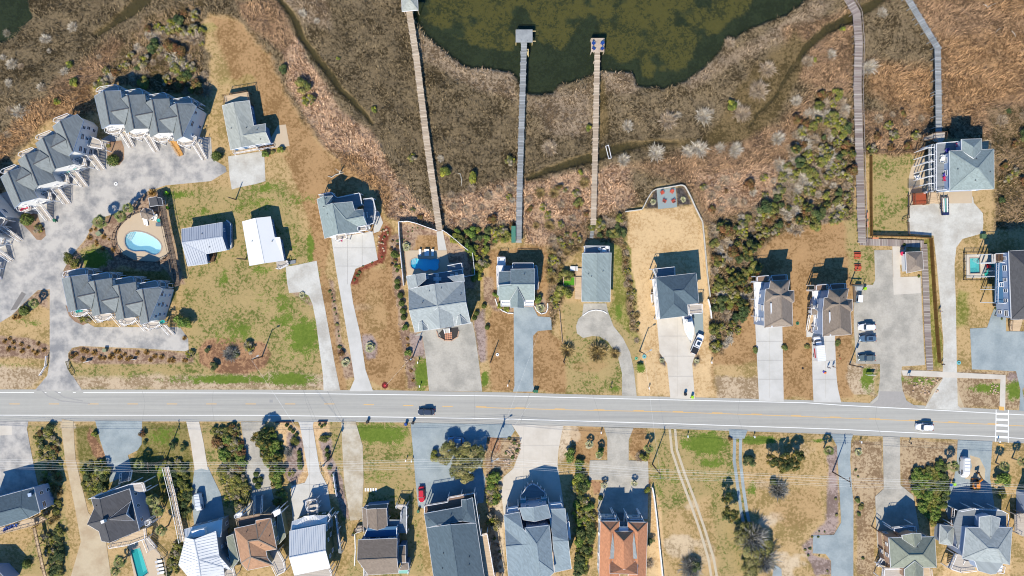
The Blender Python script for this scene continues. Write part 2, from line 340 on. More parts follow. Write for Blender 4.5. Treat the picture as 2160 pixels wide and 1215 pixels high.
for k, s in [('mulch',"-40,707 60,712 103,728 103,758 60,755 -40,752"),('mulch',"150,738 175,731 300,737 395,745 410,742 408,765 330,768 160,767 146,755"),('straw',"437,716 480,712 560,722 572,745 560,775 520,790 455,785 420,765 418,735"),('mulch',"103,608 80,612 55,635 28,660 50,662 72,640 103,652"),
 ('mulch',"225,300 258,296 262,320 260,348 245,352 230,350 228,325"),('mulch',"310,405 345,400 350,430 390,600 360,600 300,570 260,560 225,575 175,575 172,590 135,590 133,575 150,540 180,505 205,465 250,450 285,420"),('mixg',"165,530 205,510 240,545 180,565"),('olive',"150,610 165,575 350,570 372,600 372,640 140,570"),
 ('olive',"143,650 190,665 190,680 165,688 148,670"),('mulch',"50,470 75,465 90,485 95,500 80,508 55,485"),
 ('redm',"795,540 800,500 815,475 824,478 818,520 808,555 762,572 756,598 740,602 738,590 752,568"),('mulch',"610,616 640,612 660,640 655,645"),('mulch',"695,590 703,590 722,720 745,760 747,795 728,800 712,740"),('purple',"765,708 785,705 798,725 792,755 775,758 765,735"),
 ('mulch',"822,500 840,490 842,560 850,600 862,700 890,815 862,820 845,700 830,600"),('purple',"862,700 892,702 898,755 872,752"),('purple',"998,670 1022,650 1027,760 1012,765"),('mulch',"842,468 925,482 1000,545 1000,610 860,600"),('brown',"880,495 925,498 930,540 870,535"),
 ('mulch',"1018,585 1040,585 1048,635 1083,650 1080,660 1045,655 1020,630"),('mulch',"1127,640 1140,620 1156,640 1154,655 1140,662 1128,650"),('black',"1358,440 1382,398 1388,400 1389,438"),('black',"1425,395 1444,392 1460,430 1428,434"),('black',"1391,743 1406,765 1404,773 1392,765"),('black',"1474,745 1478,758 1466,773 1461,770 1462,756"),
 ('dry',"1790,760 1855,770 1855,835 1800,832 1785,800"),('mixg',"1850,780 1856,775 1853,830 1843,830 1845,790"),('dry',"1835,790 1800,775 1800,830 1840,830"),('purple',"2130,785 2150,790 2150,815 2125,800"),
 ('mulch',"540,830 545,830 545,832"),('sandy',"1185,898 1205,900 1200,960 1180,980 1178,950"),('straw',"1243,1012 1283,1015 1275,1040 1252,1042"),('straw',"1330,1013 1375,1013 1372,1022 1335,1030"),('gold',"1375,1025 1395,1060 1402,1215 1365,1215 1368,1080"),('sandy',"1052,1010 1062,1010 1064,1215 1052,1215 1042,1100"),
 ('purple',"605,910 640,925 640,990 620,1030 602,1000"),('purple',"672,930 690,910 700,930 700,960 722,1010 738,1100 725,1090 690,990"),('sandy',"128,893 158,893 160,905 128,905"),('rocky',"1080,930 1100,935 1094,960 1068,985 1062,975 1072,940"),('straw',"1026,915 1055,915 1055,955 1030,950"),('straw',"182,920 190,900 225,960 218,975 195,960")]:
    zone(k, I(s), 3, None)
# the marsh
for k, s, so in [
 ('scrub',"200,170 260,90 300,40 420,0 430,60 420,120 440,195 330,190",16), ('orange',"-330,300 0,290 70,215 120,200 190,180 205,240 100,260 0,345 0,430 -330,440",14), ('rust',"100,120 200,60 260,90 200,180 100,200",16),
 ('marshd',"640,0 860,0 900,300 925,400 830,330 740,240 690,120",25), ('marshd',"-330,-290 240,-290 230,90 100,190 0,200 -330,200",30), ('marshl',"590,-290 640,-290 700,60 640,40 590,0",12), ('marshd',"905,330 1090,300 1085,400 930,410",20), ('marshd',"905,100 1090,240 1090,330 905,320",25),
 ('pink',"600,60 625,80 660,140 720,230 800,300 830,360 925,480 850,465 815,455 812,400 760,370 690,315 640,240 605,180",10), ('orange',"690,310 760,330 830,400 820,460 790,400 740,365",10), ('rust',"500,0 590,0 620,70 600,110 520,50",10),
 ('marshl',"865,60 900,80 960,120 1000,135 1085,150 1090,210 1000,190 930,150 880,110",12), ('marshl',"1265,148 1340,150 1350,190 1270,200",10), ('marshl',"1420,165 1480,140 1600,80 1720,0 1760,0 1700,60 1560,130 1460,190",14), ('marshl',"1110,210 1250,180 1250,420 1200,420 1180,300",25),
 ('pink',"930,420 1090,380 1250,360 1320,330 1340,420 1320,440 1240,470 1100,490 1010,500 940,470",20), ('marshd',"1110,290 1330,280 1560,260 1570,330 1330,345 1180,370 1110,380",18), ('rust',"1330,350 1640,260 1720,180 1700,300 1640,420 1490,470 1440,385",25), ('pink',"1470,370 1640,350 1660,420 1500,450",25),
 ('rust',"1650,60 1800,20 1800,200 1720,190 1660,150",18), ('rust',"1822,0 2490,-290 2490,300 2120,300 1985,260 1975,110 1920,0",12), ('orange',"1830,130 1970,140 1970,250 1900,240 1830,190",25), ('orange',"1985,80 2160,60 2160,200 2000,260",30), ('rust',"1815,230 1970,240 1970,325 1830,325",16), ('orange',"2050,-290 2490,-290 2490,60 2080,30",40),
 ('scrub',"2080,230 2490,200 2490,475 2100,480 2100,320",16), ('rust',"1160,490 1235,470 1240,500 1190,530 1160,600",8),
 ('scrub',"1700,260 1730,190 1800,200 1802,440 1790,460 1640,492 1600,535 1590,640 1520,745 1500,740 1492,470 1560,455 1640,420",10),
 ('scrub',"940,480 1075,470 1090,505 1050,512 1010,548 1000,600 985,520",8), ('scrub',"1155,500 1235,500 1225,520 1190,550 1185,640 1158,700 1155,600",7), ('scrub',"1240,460 1318,450 1320,500 1345,700 1330,700 1310,520 1240,500",7), ('pink',"1120,480 1165,470 1160,520 1110,515",7),
 ('mud',"1255,165 1275,170 1285,280 1262,300",8), ('mud',"1560,180 1680,60 1700,100 1640,250 1560,300 1480,300",16), ('mud',"1255,340 1330,320 1330,300 1255,320",8),
 ('scrub',"1500,100 1500,101 1501,101",1)]:
    zone(k, I(s), so, True)
# open water, ponds and tidal creeks
POND = I("868,-290 868,30 900,75 935,105 960,125 985,140 1020,145 1075,150 1092,160 1100,195 1118,196 1165,198 1180,178 1210,172 1245,158 1262,148 1335,152 1345,180 1405,186 1445,170 1490,140 1530,90 1590,55 1660,30 1700,0 1760,-60 1830,-290")
zone('bedd', POND, 4, None, -1.2); zone('bedl', I("885,-290 885,20 905,50 960,90 1080,110 1090,20 1110,20 1130,105 1190,100 1250,40 1265,125 1340,130 1370,160 1420,155 1470,120 1500,80 1550,40 1600,20 1660,-290"), 30, True, None, 1, True)
POND2 = I("-330,-290 40,-290 58,10 66,35 45,55 25,80 0,90 -330,120"); zone('bedd', POND2, 4, None, -1.2)
CR = [(I("320,-60 300,0 275,22 258,35 230,55 200,75"), [20,16,12,9,5,3]), (I("585,-60 590,0 615,30 640,85 665,120 690,150 715,185 745,215 765,235 785,262"), [3,4,6,6,6,6,5,5,4,2.5]),
 (I("1110,378 1150,362 1200,346 1240,335 1290,318 1330,308 1370,302 1430,300"), [3,6,8,9,9,7,4,2.5]), (I("1880,-20 1840,10 1800,35 1740,65 1700,100 1685,130 1660,160 1640,200 1600,240 1580,270"), [9,9,9,8,7,5,4,3,2.5,2])]
for pts, wd in CR:
    band('mud', pts, [q+2.5 for q in wd], 5); band('creek', pts, wd, 3, -.8)
band('mud', I("1690,130 1670,170 1650,210 1610,250 1575,285 1500,300 1430,303 1330,306"), 8, 8)
# banks and hummocks of the marsh
hum = np.clip(GD, 0, 1)*(fbm(PX, PY, 26, 31)-.45)*.9; GZ += hum*(GZ > -.2)
def fcol(): return
v = np.stack([(PX-CX)*S, (CY-PY)*S, GZ], -1).reshape(-1, 3)
ii = np.arange(NX*NY).reshape(NX, NY)
q = np.stack([ii[:-1, :-1], ii[:-1, 1:], ii[1:, 1:], ii[1:, :-1]], -1).reshape(-1, 4)
# pools are sunk: leave the land sheet open under them
POOLS = dict(kidney=rd('Z4', "463,625 480,580 520,552 580,543 650,550 720,570 790,605 840,640 875,680 888,720 880,760 858,795 815,816 770,810 730,788 690,772 640,770 590,775 545,768 500,745 472,705 462,665"),
 free=rd('Z8', "122,450 125,420 145,402 175,395 200,402 230,405 262,400 290,405 320,410 345,402 375,398 400,408 405,430 395,455 400,485 385,510 355,518 330,508 305,505 285,518 255,520 232,510 210,495 185,498 160,505 135,492 123,470"),
 rect=rd('Z18', "545,935 650,905 738,1180 628,1260"), small=rd('Z15', "165,398 260,395 264,540 168,545"))
cx = (gx[q[:, 0]//NY]+GS/2); cy = (gy[q[:, 0] % NY]+GS/2); keep = np.ones(len(q), bool)
for p in POOLS.values(): keep &= sdist(cx.astype(np.float32), cy.astype(np.float32), p) < -3.5
q = q[keep]
g_me = npmesh('ground', v, q[:, [0, 1, 2, 3]], None)
for nm, arr in (('A', GA), ('B', GB)):
    a = g_me.color_attributes.new(nm, 'FLOAT_COLOR', 'POINT'); c = np.ones((NX*NY, 4), np.float32); c[:, :3] = arr.reshape(-1, 3); c[:, 3] = 1; a.data.foreach_set('color', c.ravel())
a = g_me.attributes.new('T', 'FLOAT', 'POINT'); a.data.foreach_set('value', GT.ravel())
a = g_me.attributes.new('G', 'FLOAT', 'POINT'); a.data.foreach_set('value', GG.ravel())
a = g_me.attributes.new('D', 'FLOAT', 'POINT'); a.data.foreach_set('value', np.clip(GD, 0, 1).ravel())
def ground_mat():
    m = bpy.data.materials.new('ground_cover'); n, b = _nodes(m); L = n.links
    def node(t, **k):
        x = n.nodes.new(t)
        for a_, v_ in k.items(): setattr(x, a_, v_)
        return x
    geo = node('ShaderNodeNewGeometry')
    def noise(sc, det, rg=.6, dist=0):
        t = node('ShaderNodeTexNoise'); t.inputs['Scale'].default_value = sc; t.inputs['Detail'].default_value = det; t.inputs['Roughness'].default_value = rg; t.inputs['Distortion'].default_value = dist
        L.new(geo.outputs['Position'], t.inputs['Vector']); return t.outputs['Fac']
    def mth(op, a, b2=None, c=None, cl=False):
        t = node('ShaderNodeMath', operation=op); t.use_clamp = cl
        for i, x in enumerate((a, b2, c)):
            if x is None: continue
            if isinstance(x, (int, float)): t.inputs[i].default_value = x
            else: L.new(x, t.inputs[i])
        return t.outputs[0]
    A = node('ShaderNodeVertexColor', layer_name='A'); B = node('ShaderNodeVertexColor', layer_name='B')
    T = node('ShaderNodeAttribute', attribute_name='T'); D = node('ShaderNodeAttribute', attribute_name='D')
    co = noise(.16, 5, .65, .4); fi = noise(1.3, 5, .7, .3); vf = noise(7, 3, .7)
    s = mth('MULTIPLY_ADD', co, .42, mth('MULTIPLY', fi, .58))
    f = mth('MULTIPLY_ADD', mth('SUBTRACT', mth('MULTIPLY_ADD', T.outputs['Fac'], .34, .33), s), 15, .5, True)
    mx = node('ShaderNodeMix', data_type='RGBA'); L.new(f, mx.inputs[0]); L.new(A.outputs[0], mx.inputs[6]); L.new(B.outputs[0], mx.inputs[7])
    G = node('ShaderNodeAttribute', attribute_name='G'); gn = mth('MULTIPLY_ADD', noise(.5, 6, .72, .6), .6, mth('MULTIPLY', noise(3.2, 3, .7), .4))
    gf = mth('MULTIPLY_ADD', mth('SUBTRACT', mth('MULTIPLY_ADD', G.outputs['Fac'], .40, .30), gn), 12, .5, True); gf = mth('MULTIPLY', gf, mth('MULTIPLY', G.outputs['Fac'], 8, None, True))
    gc = node('ShaderNodeMix', data_type='RGBA'); gc.inputs[6].default_value = (*C(78,112,34), 1); gc.inputs[7].default_value = (*C(136,148,66), 1); L.new(fi, gc.inputs[0])
    m3 = node('ShaderNodeMix', data_type='RGBA'); L.new(gf, m3.inputs[0]); L.new(mx.outputs[2], m3.inputs[6]); L.new(gc.outputs[2], m3.inputs[7]); mx = m3
    amp = mth('MULTIPLY_ADD', D.outputs['Fac'], .75, .72)
    k = mth('ADD', mth('MULTIPLY', mth('SUBTRACT', vf, .5), amp), mth('MULTIPLY', mth('SUBTRACT', fi, .5), mth('MULTIPLY', amp, .7)))
    k = mth('ADD', k, mth('MULTIPLY', mth('SUBTRACT', co, .5), .45)); k = mth('ADD', k, mth('MULTIPLY_ADD', D.outputs['Fac'], -.30, 1.0))
    cc = node('ShaderNodeCombineColor')
    for i in range(3): L.new(k, cc.inputs[i])
    m2 = node('ShaderNodeMix', data_type='RGBA', blend_type='MULTIPLY'); m2.inputs[0].default_value = 1; L.new(mx.outputs[2], m2.inputs[6]); L.new(cc.outputs[0], m2.inputs[7])
    L.new(m2.outputs[2], b.inputs['Base Color']); b.inputs['Roughness'].default_value = .95; b.inputs['Specular IOR Level'].default_value = .1
    bp = node('ShaderNodeBump'); bp.inputs['Distance'].default_value = .12; L.new(vf, bp.inputs['Height']); L.new(mth('MULTIPLY_ADD', D.outputs['Fac'], .5, .3), bp.inputs['Strength']); L.new(bp.outputs[0], b.inputs['Normal'])
    return m
g_me.materials.append(ground_mat())
ground = bpy.data.objects.new('ground', g_me); COL.objects.link(ground); ground['kind'] = 'structure'
far = struct('far_terrain', MB().sheet([(-2500,-2500),(2500,-2500),(2500,2500),(-2500,2500)], -2.2), mat('far_marsh', C(140,120,90), var=.3, scale=.02))
# water: shallow, a little see-through, over a weedy bottom
def water_mat(name, col, alpha, rough=.12, bump=.15, sc=2.2):
    m = bpy.data.materials.new(name); n, b = _nodes(m); b.inputs['Base Color'].default_value = (*col, 1); b.inputs['Roughness'].default_value = rough; b.inputs['Alpha'].default_value = alpha
    t = n.nodes.new('ShaderNodeTexNoise'); t.inputs['Scale'].default_value = sc; t.inputs['Detail'].default_value = 3
    g = n.nodes.new('ShaderNodeNewGeometry'); n.links.new(g.outputs['Position'], t.inputs['Vector'])
    bp = n.nodes.new('ShaderNodeBump'); bp.inputs['Strength'].default_value = bump; bp.inputs['Distance'].default_value = .05
    n.links.new(t.outputs['Fac'], bp.inputs['Height']); n.links.new(bp.outputs[0], b.inputs['Normal']); return m
wmc = water_mat('creek_water', C(84,78,48), .35); wm = water_mat('marsh_water', C(64,70,40), .30)
def grown(p, k):
    c = Vector((sum(q[0] for q in p)/len(p), sum(q[1] for q in p)/len(p))); return [W(q[0]+(q[0]-c.x)*k, q[1]+(q[1]-c.y)*k) for q in p]
struct('pond_water', MB().sheet(grown(POND, .05), -.38), wm); struct('pond_water', MB().sheet(grown(POND2, .06), -.38), wm)
for pts, wd in CR:
    mb = MB(); L_ = []; R_ = []
    for i, p in enumerate(pts):
        a = pts[max(i-1, 0)]; b = pts[min(i+1, len(pts)-1)]; dx, dy = b[0]-a[0], b[1]-a[1]; l = math.hypot(dx, dy); r = wd[i]+6
        L_.append(W(p[0]-dy/l*r, p[1]+dx/l*r)); R_.append(W(p[0]+dy/l*r, p[1]-dx/l*r))
    for i in range(len(pts)-1): mb.poly([(*q.xy, -.34-.002*i) for q in (L_[i], L_[i+1], R_[i+1], R_[i])])
    struct('creek_water', mb, wmc, True)

# ---------------- marsh grass and reeds (nobody could count the blades) ----------------
BLOCK = []     # polygons (px) where no reeds grow
def sample(arr, px, py):
    i = np.clip(((px-GX0)/GS).round().astype(int), 0, NX-1); j = np.clip(((py-GY0)/GS).round().astype(int), 0, NY-1); return arr[i, j]
def grass():
    n = 520000; x = RNG.uniform(-60, 2220, n).astype(np.float32); y = RNG.uniform(-60, 820, n).astype(np.float32)
    d = sample(GD, x, y); z = sample(GZ, x, y); k = (RNG.random(n) < d*.66) & (z > -.3)
    cl = fbm(x, y, 9, 77, 3); k &= RNG.random(n) < np.clip((cl-.3)*3.2, .12, 1)
    for p in BLOCK: k &= sdist(x, y, p) < 0
    x, y, d, z = x[k], y[k], d[k], z[k]; n = len(x)
    a = sample(GA, x, y); b = sample(GB, x, y); r = RNG.random((n, 1)); col = (a*r+b*(1-r))*RNG.uniform(.6, 1.9, (n, 1))
    flow = fbm(x, y, 60, 55)*math.pi*5+RNG.normal(0, .7, n); ln = RNG.uniform(.35, 1.0, n)*(.7+.45*d); wdt = RNG.uniform(.04, .11, n)*(.75+.3*d)
    X = (x-CX)*S; Y = (CY-y)*S; dx, dy = np.cos(flow), np.sin(flow); tilt = RNG.uniform(.35, 1.15, n)
    tip = np.stack([X+dx*ln*np.sin(tilt), Y+dy*ln*np.sin(tilt), z+ln*np.cos(tilt)], 1); mid = np.stack([X+dx*ln*.42*np.sin(tilt), Y+dy*ln*.42*np.sin(tilt), z+.62*ln*np.cos(tilt)], 1)
    s = np.stack([-dy*wdt, dx*wdt, np.zeros(n)], 1); base = np.stack([X, Y, z-.03], 1)
    v = np.stack([base-s*.5, base+s*.5, mid+s*.6, tip, mid-s*.6], 1)
    half = RNG.random(n) < .5
    for nm, lab, sel in (('marsh_grass', 'short dull brown marsh grass covering the wetland behind the houses', d < 1.2), ('reeds', 'taller tan and rust coloured reeds lying over along the marsh edge', d >= 1.2)):
        vv = v[sel]; m = len(vv); f0 = np.arange(m)*5; cc = np.repeat(col[sel], 5, 0)
        f = np.stack([f0, f0+1, f0+2, f0+4], 1); f2 = np.stack([f0+4, f0+2, f0+3, f0+3], 1)
        tri = np.concatenate([np.stack([f0, f0+1, f0+2], 1), np.stack([f0, f0+2, f0+4], 1), np.stack([f0+4, f0+2, f0+3], 1)])
        me = npmesh(nm, vv.reshape(-1, 3), tri, cc, mat_vc('stems', .8, .1)); o = bpy.data.objects.new(nm, me); COL.objects.link(o); o['kind'] = 'stuff'; tag(o, lab, 'grass' if nm == 'marsh_grass' else 'reeds')
# ---------------- road, drives, paths ----------------
asph = mat('road_asphalt', C(196,194,187), .85, .06, .8, .3, kind='streak', col2=C(174,173,169)); asph_old = mat('old_asphalt', C(208,203,197), .9, .10, .9, .4, kind='patch', col2=C(152,152,154))
conc = mat('concrete', C(226,218,206), .8, .05, .7, .2, kind='patch', col2=C(214,205,192)); conc_w = mat('pale_concrete', C(220,218,214), .8, .05, .6, .2, kind='patch', col2=C(208,206,201)); conc_t = mat('tan_concrete', C(214,194,168), .8, .06, .6, .2)
grav = mat('grey_gravel', C(204,198,187), .95, .19, 2.2, .8, kind='patch', col2=C(174,170,161)); gravb = mat('blue_gravel', C(176,187,191), .95, .15, 2.2, .8, kind='patch', col2=C(154,167,173)); gravw = mat('white_shell_gravel', C(224,222,215), .95, .18, 2.2, .8, kind='patch', col2=C(198,193,184))
sand = mat('sand_track', C(214,196,166), .95, .10, 1.5, .6, kind='patch', col2=C(196,174,144)); slate = mat('slate_gravel', C(160,174,176), .9, .08, 3, .5)
paint_w = mat('white_paint', C(248,248,246,.75), .6, .05, 3); paint_y = mat('yellow_paint', C(246,196,116), .6, .08, 3)
lay = [0]
def sheet(name, m, view, s, z=.03, hole=None):
    lay[0] += 1; z = z+.0012*lay[0]
    return struct(name, MB().prism([W(*p[:2]) for p in rd(view, s)], -.12, z, [[W(*q) for q in h] for h in (hole or [])]), m)
road = struct('road', MB().prism([W(*p[:2]) for p in I("-330,821 540,822 800,823 1080,828 1330,835 1700,844 1900,853 2160,866 2490,884 2490,962 2160,935 2000,926 1700,914 1400,904 1080,895 850,891 540,889 -330,889")], -.2, .02), asph)
def line(view_pts, wd, m, z, mb=None):
    pts = [W(*p[:2]) for p in view_pts]; mb2 = mb or MB()
    for i in range(len(pts)-1):
        a, b = pts[i], pts[i+1]; d = (b-a).normalized(); n = Vector((-d.y, d.x, 0))*wd/2
        mb2.poly([(*(a-n).xy, z), (*(b-n).xy, z), (*(b+n).xy, z), (*(a+n).xy, z)])
    if mb is None: return struct('road_line', mb2, m, True)
line(I("-330,828 72,828"), .16, paint_w, .026); line(I("176,828 560,829 1080,835.5 1330,841.5 1700,849.5 1780,855 2108,872"), .16, paint_w, .026); line(I("2128,873.5 2490,893"), .16, paint_w, .026)
for x in (92, 122, 154): line([(x, 828), (x+6, 828)], .16, paint_w, .026)
line(I("-330,875.5 560,876 850,880 1080,884 1400,893 1760,905 2100,921"), .16, paint_w, .026); line(I("2127,923 2490,945"), .16, paint_w, .026)
for x in range(-312, 1000, 83): line([(x, 852 if x < 700 else 852+(x-700)*.021), (x+22, 852 if x < 700 else 852.4+(x-700)*.021)], .17, paint_y, .026)
CL = I("1004,858.7 1050,860.5 1200,864.5 1400,868.5 1600,875 1760,881 1900,886.5 2100,895.5"); line(CL, .14, paint_y, .026); line(I("2127,897 2490,915"), .14, paint_y, .026)
for x in range(1004, 2090, 83):
    y = np.interp([x, x+22], [p[0] for p in CL], [p[1] for p in CL]); line([(x, y[0]-1.6), (x+22, y[1]-1.6)], .14, paint_y, .026)
for y in (872.6, 884.8, 896.8, 909.2, 921.6): line([(2101.5, y), (2125.5, y+1)], .55, paint_w, .030)
line(I("2101,864 2100,932"), .2, paint_w, .034); line(I("2127,865 2126.5,934"), .2, paint_w, .034)
m = mat('warm_patch', C(170,170,170), .9, .1, 2); line(I("572,843 572,849"), .9, m, .027)
for s in ("690,823 725,889", "640,823 668,889", "1118,829 1098,892"): line(rd('I', s), .05, mat('crack_seal', C(150,150,150)), .0275)
sheet('townhouse_drive', asph_old, 'I', "73,824 100,792 105,760 105,610 80,612 55,635 25,665 -80,730 -120,600 -80,430 30,400 235,282 445,290 448,335 476,352 478,362 445,382 350,391 310,404 270,440 200,465 180,505 150,540 134,570 134,600 150,660 200,690 380,690 397,715 398,738 390,741 300,735 170,730 152,734 144,745 145,780 174,824")
sheet('patio', conc_t, 'Z6', "830,870 960,640 1085,628 1145,970 1000,1000 890,1000"); sheet('slate_patio', slate, 'B4', "547,487 708,467 722,636 560,652")
for s in ("75,662 106,620 112,628 88,662 72,678 60,676", ): sheet('asphalt_patch', mat('new_asphalt', C(140,136,134), .9, .1), 'I', "22,655 46,615 55,620 35,652")
mul = mat('mulch_bed', C(176,146,120), .95, .2, 2.5, .8, kind='patch', col2=C(146,114,92))
sheet('planting_bed', mul, 'I', "224,300 256,296 262,312 262,335 252,348 236,350 228,340 226,318", z=.05); sheet('planting_bed', mul, 'Z3', "340,240 420,210 600,240 640,360 720,480 735,590 660,660 590,650 480,520 330,370", z=.05); sheet('planting_bed', mul, 'C1', "560,380 640,420 760,470 755,530 710,550 640,520 590,470", z=.05)
sheet('driveway', gravw, 'I', "481,330 557,318 560,382 540,388 505,395 489,400 484,370")
sheet('driveway', gravw, 'C2', "820,50 900,40 1085,0 1110,160 1170,480 1240,880 1285,1100 1280,1112 1145,1112 1140,980 1110,760 1080,520 1050,370 1020,300 960,268 850,275 835,200")
sheet('driveway', conc_w, 'I', "699,503 786,488 797,548 750,567 739,600 745,640 760,705 771,780 787,825 737,825 748,800 735,720 709,570")
sheet('patio', conc_w, 'I', "788,492 790,440 800,448 808,470 800,488")
sheet('driveway', grav, 'C3', "300,640 370,605 795,520 820,640 850,860 880,1118 425,1112 400,850 370,640"); sheet('garden_path', conc_w, 'Z8', "378,135 437,120 478,320 400,330 396,365")
sheet('driveway', gravb, 'C3', "1148,398 1316,395 1355,475 1468,483 1474,590 1355,600 1315,640 1315,1060 1332,1118 1142,1118 1155,1070 1150,700")
sheet('driveway', grav, 'I', "1231,640 1279,640 1282,656 1294,688 1314,713 1329,743 1337,780 1343,836 1312,834 1312,787 1303,752 1282,720 1265,710 1250,708.5 1230,713 1217,703 1215,688 1220,673 1228,665")
sheet('driveway', conc, 'I', "1385,668 1400,650 1455,655 1468,690 1475,730 1463,757 1460,768 1466,842 1414,840 1407,767 1391,743"); sheet('parking_pad', slate, 'I', "1462,658 1482,655 1484,700 1478,732 1466,700")
sheet('driveway', conc_w, 'I', "1593,684 1650,684 1653,847 1601,845"); sheet('driveway', conc_w, 'I', "1701,685 1765,690 1761,711 1764,790 1767,818 1774,849 1716,848 1714,800 1712,711 1701,711")
sheet('car_park', grav, 'I', "1844,528 1882,527 1884,590 1943,582 1944,640 1951,770 1902,773 1901,800 1906,840 1925,862 1832,852 1852,834 1856,800 1856,768 1806,767 1801,690 1800,600 1841,601 1846,591")
sheet('sandy_fan', sand, 'I', "1966,822 1985,800 2017,800 2024,835 2034,860 1952,857"); sheet('car_park_apron', mat('worn_asphalt', C(178,174,170), .9, .12), 'I', "1855,825 1905,826 1912,845 1940,862 1836,856 1852,842")
sheet('concrete_pad', conc, 'I', "1883,585 1941,583 1942,618 1885,622"); sheet('path', conc, 'Z14', "690,266 880,262 884,300 860,360 860,520 800,530 805,712 705,716")
sheet('shell_lane', gravw, 'I', "1917,435 1915,418 2052,415 2054,428 2073,450 2074,470 2072,492 2030,504 2017,522 2013,560 2016,640 2018,772 2020,855 2032,866 1950,861 1988,800 1990,720 1976,560 1969,497 1916,493")
sheet('driveway', gravb, 'I', "2046,693 2082,691 2090,667 2110,620 2122,620 2122,699 2210,699 2490,700 2490,800 2170,800 2156,822 2164,867 2150,866 2152,820 2143,783 2050,779")
sheet('sidewalk', conc, 'I', "1953,782 1986,784 2121,791 2120,866 2108,865 2110,800 1986,796 1904,792 1902,781")
for s, n in (("2107,857 2118,858 2118,866 2107,865", 1), ("2106,936 2117,937 2117,944 2106,943", 2)): sheet('tactile_pad', mat('tactile_yellow', C(240,190,110)), 'I', s)
sheet('patio', conc_t, 'Z13', "165,455 210,400 330,390 390,420 390,800 330,955 88,955 95,620 125,510"); sheet('carport_floor', conc_t, 'Z13', "400,500 830,500 830,932 568,935 400,940")
sheet('driveway', asph_old, 'I', "-330,889 60,889 57,905 72,985 84,1040 78,1060 -330,1060"); sheet('concrete_pad', conc, 'I', "-20,898 25,898 26,917 -20,920")
sheet('sand_track', sand, 'I', "131,884 155,888 157,935 160,971 186,1080 200,1100 222,1128 234,1215 245,1500 145,1500 150,1215 171,1142 160,1080 137,964 130,902")
sheet('driveway', gravb, 'I', "201,887 300,888 299,937 290,950 270,960 280,1000 250,1010 232,1018 225,970 212,930")
sheet('driveway', gravb, 'I', "411,985 439,985 466,1042 475,1100 410,1112 404,1042"); sheet('driveway', conc, 'I', "393,889 420,889 430,935 439,992 425,988 411,992 402,930")
sheet('driveway', grav, 'I', "508,890 560,890 548,949 566,976 574,1036 585,1085 510,1090 518,1045 518,994 515,940")
sheet('driveway', conc_w, 'I', "629,889 662,889 660,899 675,994 691,1025 702,1100 700,1130 620,1140 614,1040 615,1025 643,1018 651,1001 633,899")
sheet('sand_lane', mat('shelly_sand', C(216,207,190), .95, .2, 1.2, .8, kind='patch', col2=C(184,168,142)), 'I', "720,889 750,889 765,940 767,1012 763,1096 739,1098 726,1018 722,940")
sheet('driveway', gravb, 'I', "866,892 1079,895 1086,908 1075,925 1028,922 1024,945 1015,985 1024,1010 1020,1060 900,1075 882,1068 876,1010 872,960")
sheet('driveway', conc, 'I', "1079,895 1188,898 1178,949 1176,980 1190,1070 1180,1110 1080,1110 1062,1081 1058,1042 1062,1006 1083,988 1097,949 1096,920")
sheet('driveway', grav, 'I', "1274,901 1336,903 1326,928 1326,971 1367,973 1368,1013 1366,1095 1262,1095 1262,1050 1270,1020 1285,1012 1242,1012 1244,971 1281,971 1281,925")
def tracks(view, s, off, wd, m, nm):
    pts = [Vector(p[:2]) for p in rd(view, s)]; o2 = []
    for sg in (-1, 1):
        L_, R_ = [], []
        for i, p in enumerate(pts):
            d = (pts[min(i+1, len(pts)-1)]-pts[max(i-1, 0)]).normalized(); nn = Vector((-d.y, d.x)); j = random.uniform(-.6, .6)
            L_.append(p+nn*(sg*off+wd+j)); R_.append(p+nn*(sg*off-wd+j))
        sheet(nm, m, 'I', ' '.join('%.2f,%.2f' % tuple(q) for q in L_+R_[::-1]), z=.02)
tracks('I', "1418,905 1422,950 1439,1000 1461,1060 1482,1120 1500,1180 1510,1240", 5.5, 2.6, mat('rutted_sand', C(214,200,176), .95, .15, 1.5, .6), 'wheel_rut'); tracks('I', "1556,910 1555,970 1562,1030 1570,1080 1576,1110", 6, 3.2, gravb, 'wheel_rut')
sheet('driveway', gravb, 'I', "1537,905 1577,907 1570,925 1540,925")
sheet('driveway', gravb, 'I', "1751,915 1799,917 1795,930 1793,970 1797,1030 1800,1060 1799,1500 1754,1500 1753,1183 1741,1168 1714,1167 1715,1129 1759,1128 1774,1102 1771,1040 1765,940")
sheet('driveway', grav, 'I', "1862,921 1898,922 1899,1023 1926,1045 1945,1150 1850,1155 1846,1047 1864,1031")
sheet('driveway', gravb, 'I', "2020,928 2093,931 2088,1009 2097,1066 2100,1090 2000,1095 1991,1063 1989,1038 2011,1016 2018,970"); sheet('sandy_patch', sand, 'I', "2045,960 2066,966 2078,990 2076,1015 2035,1010 2050,985"); sheet('driveway', gravb, 'I', "1634,1190 1648,1200 1652,1260 1620,1260")
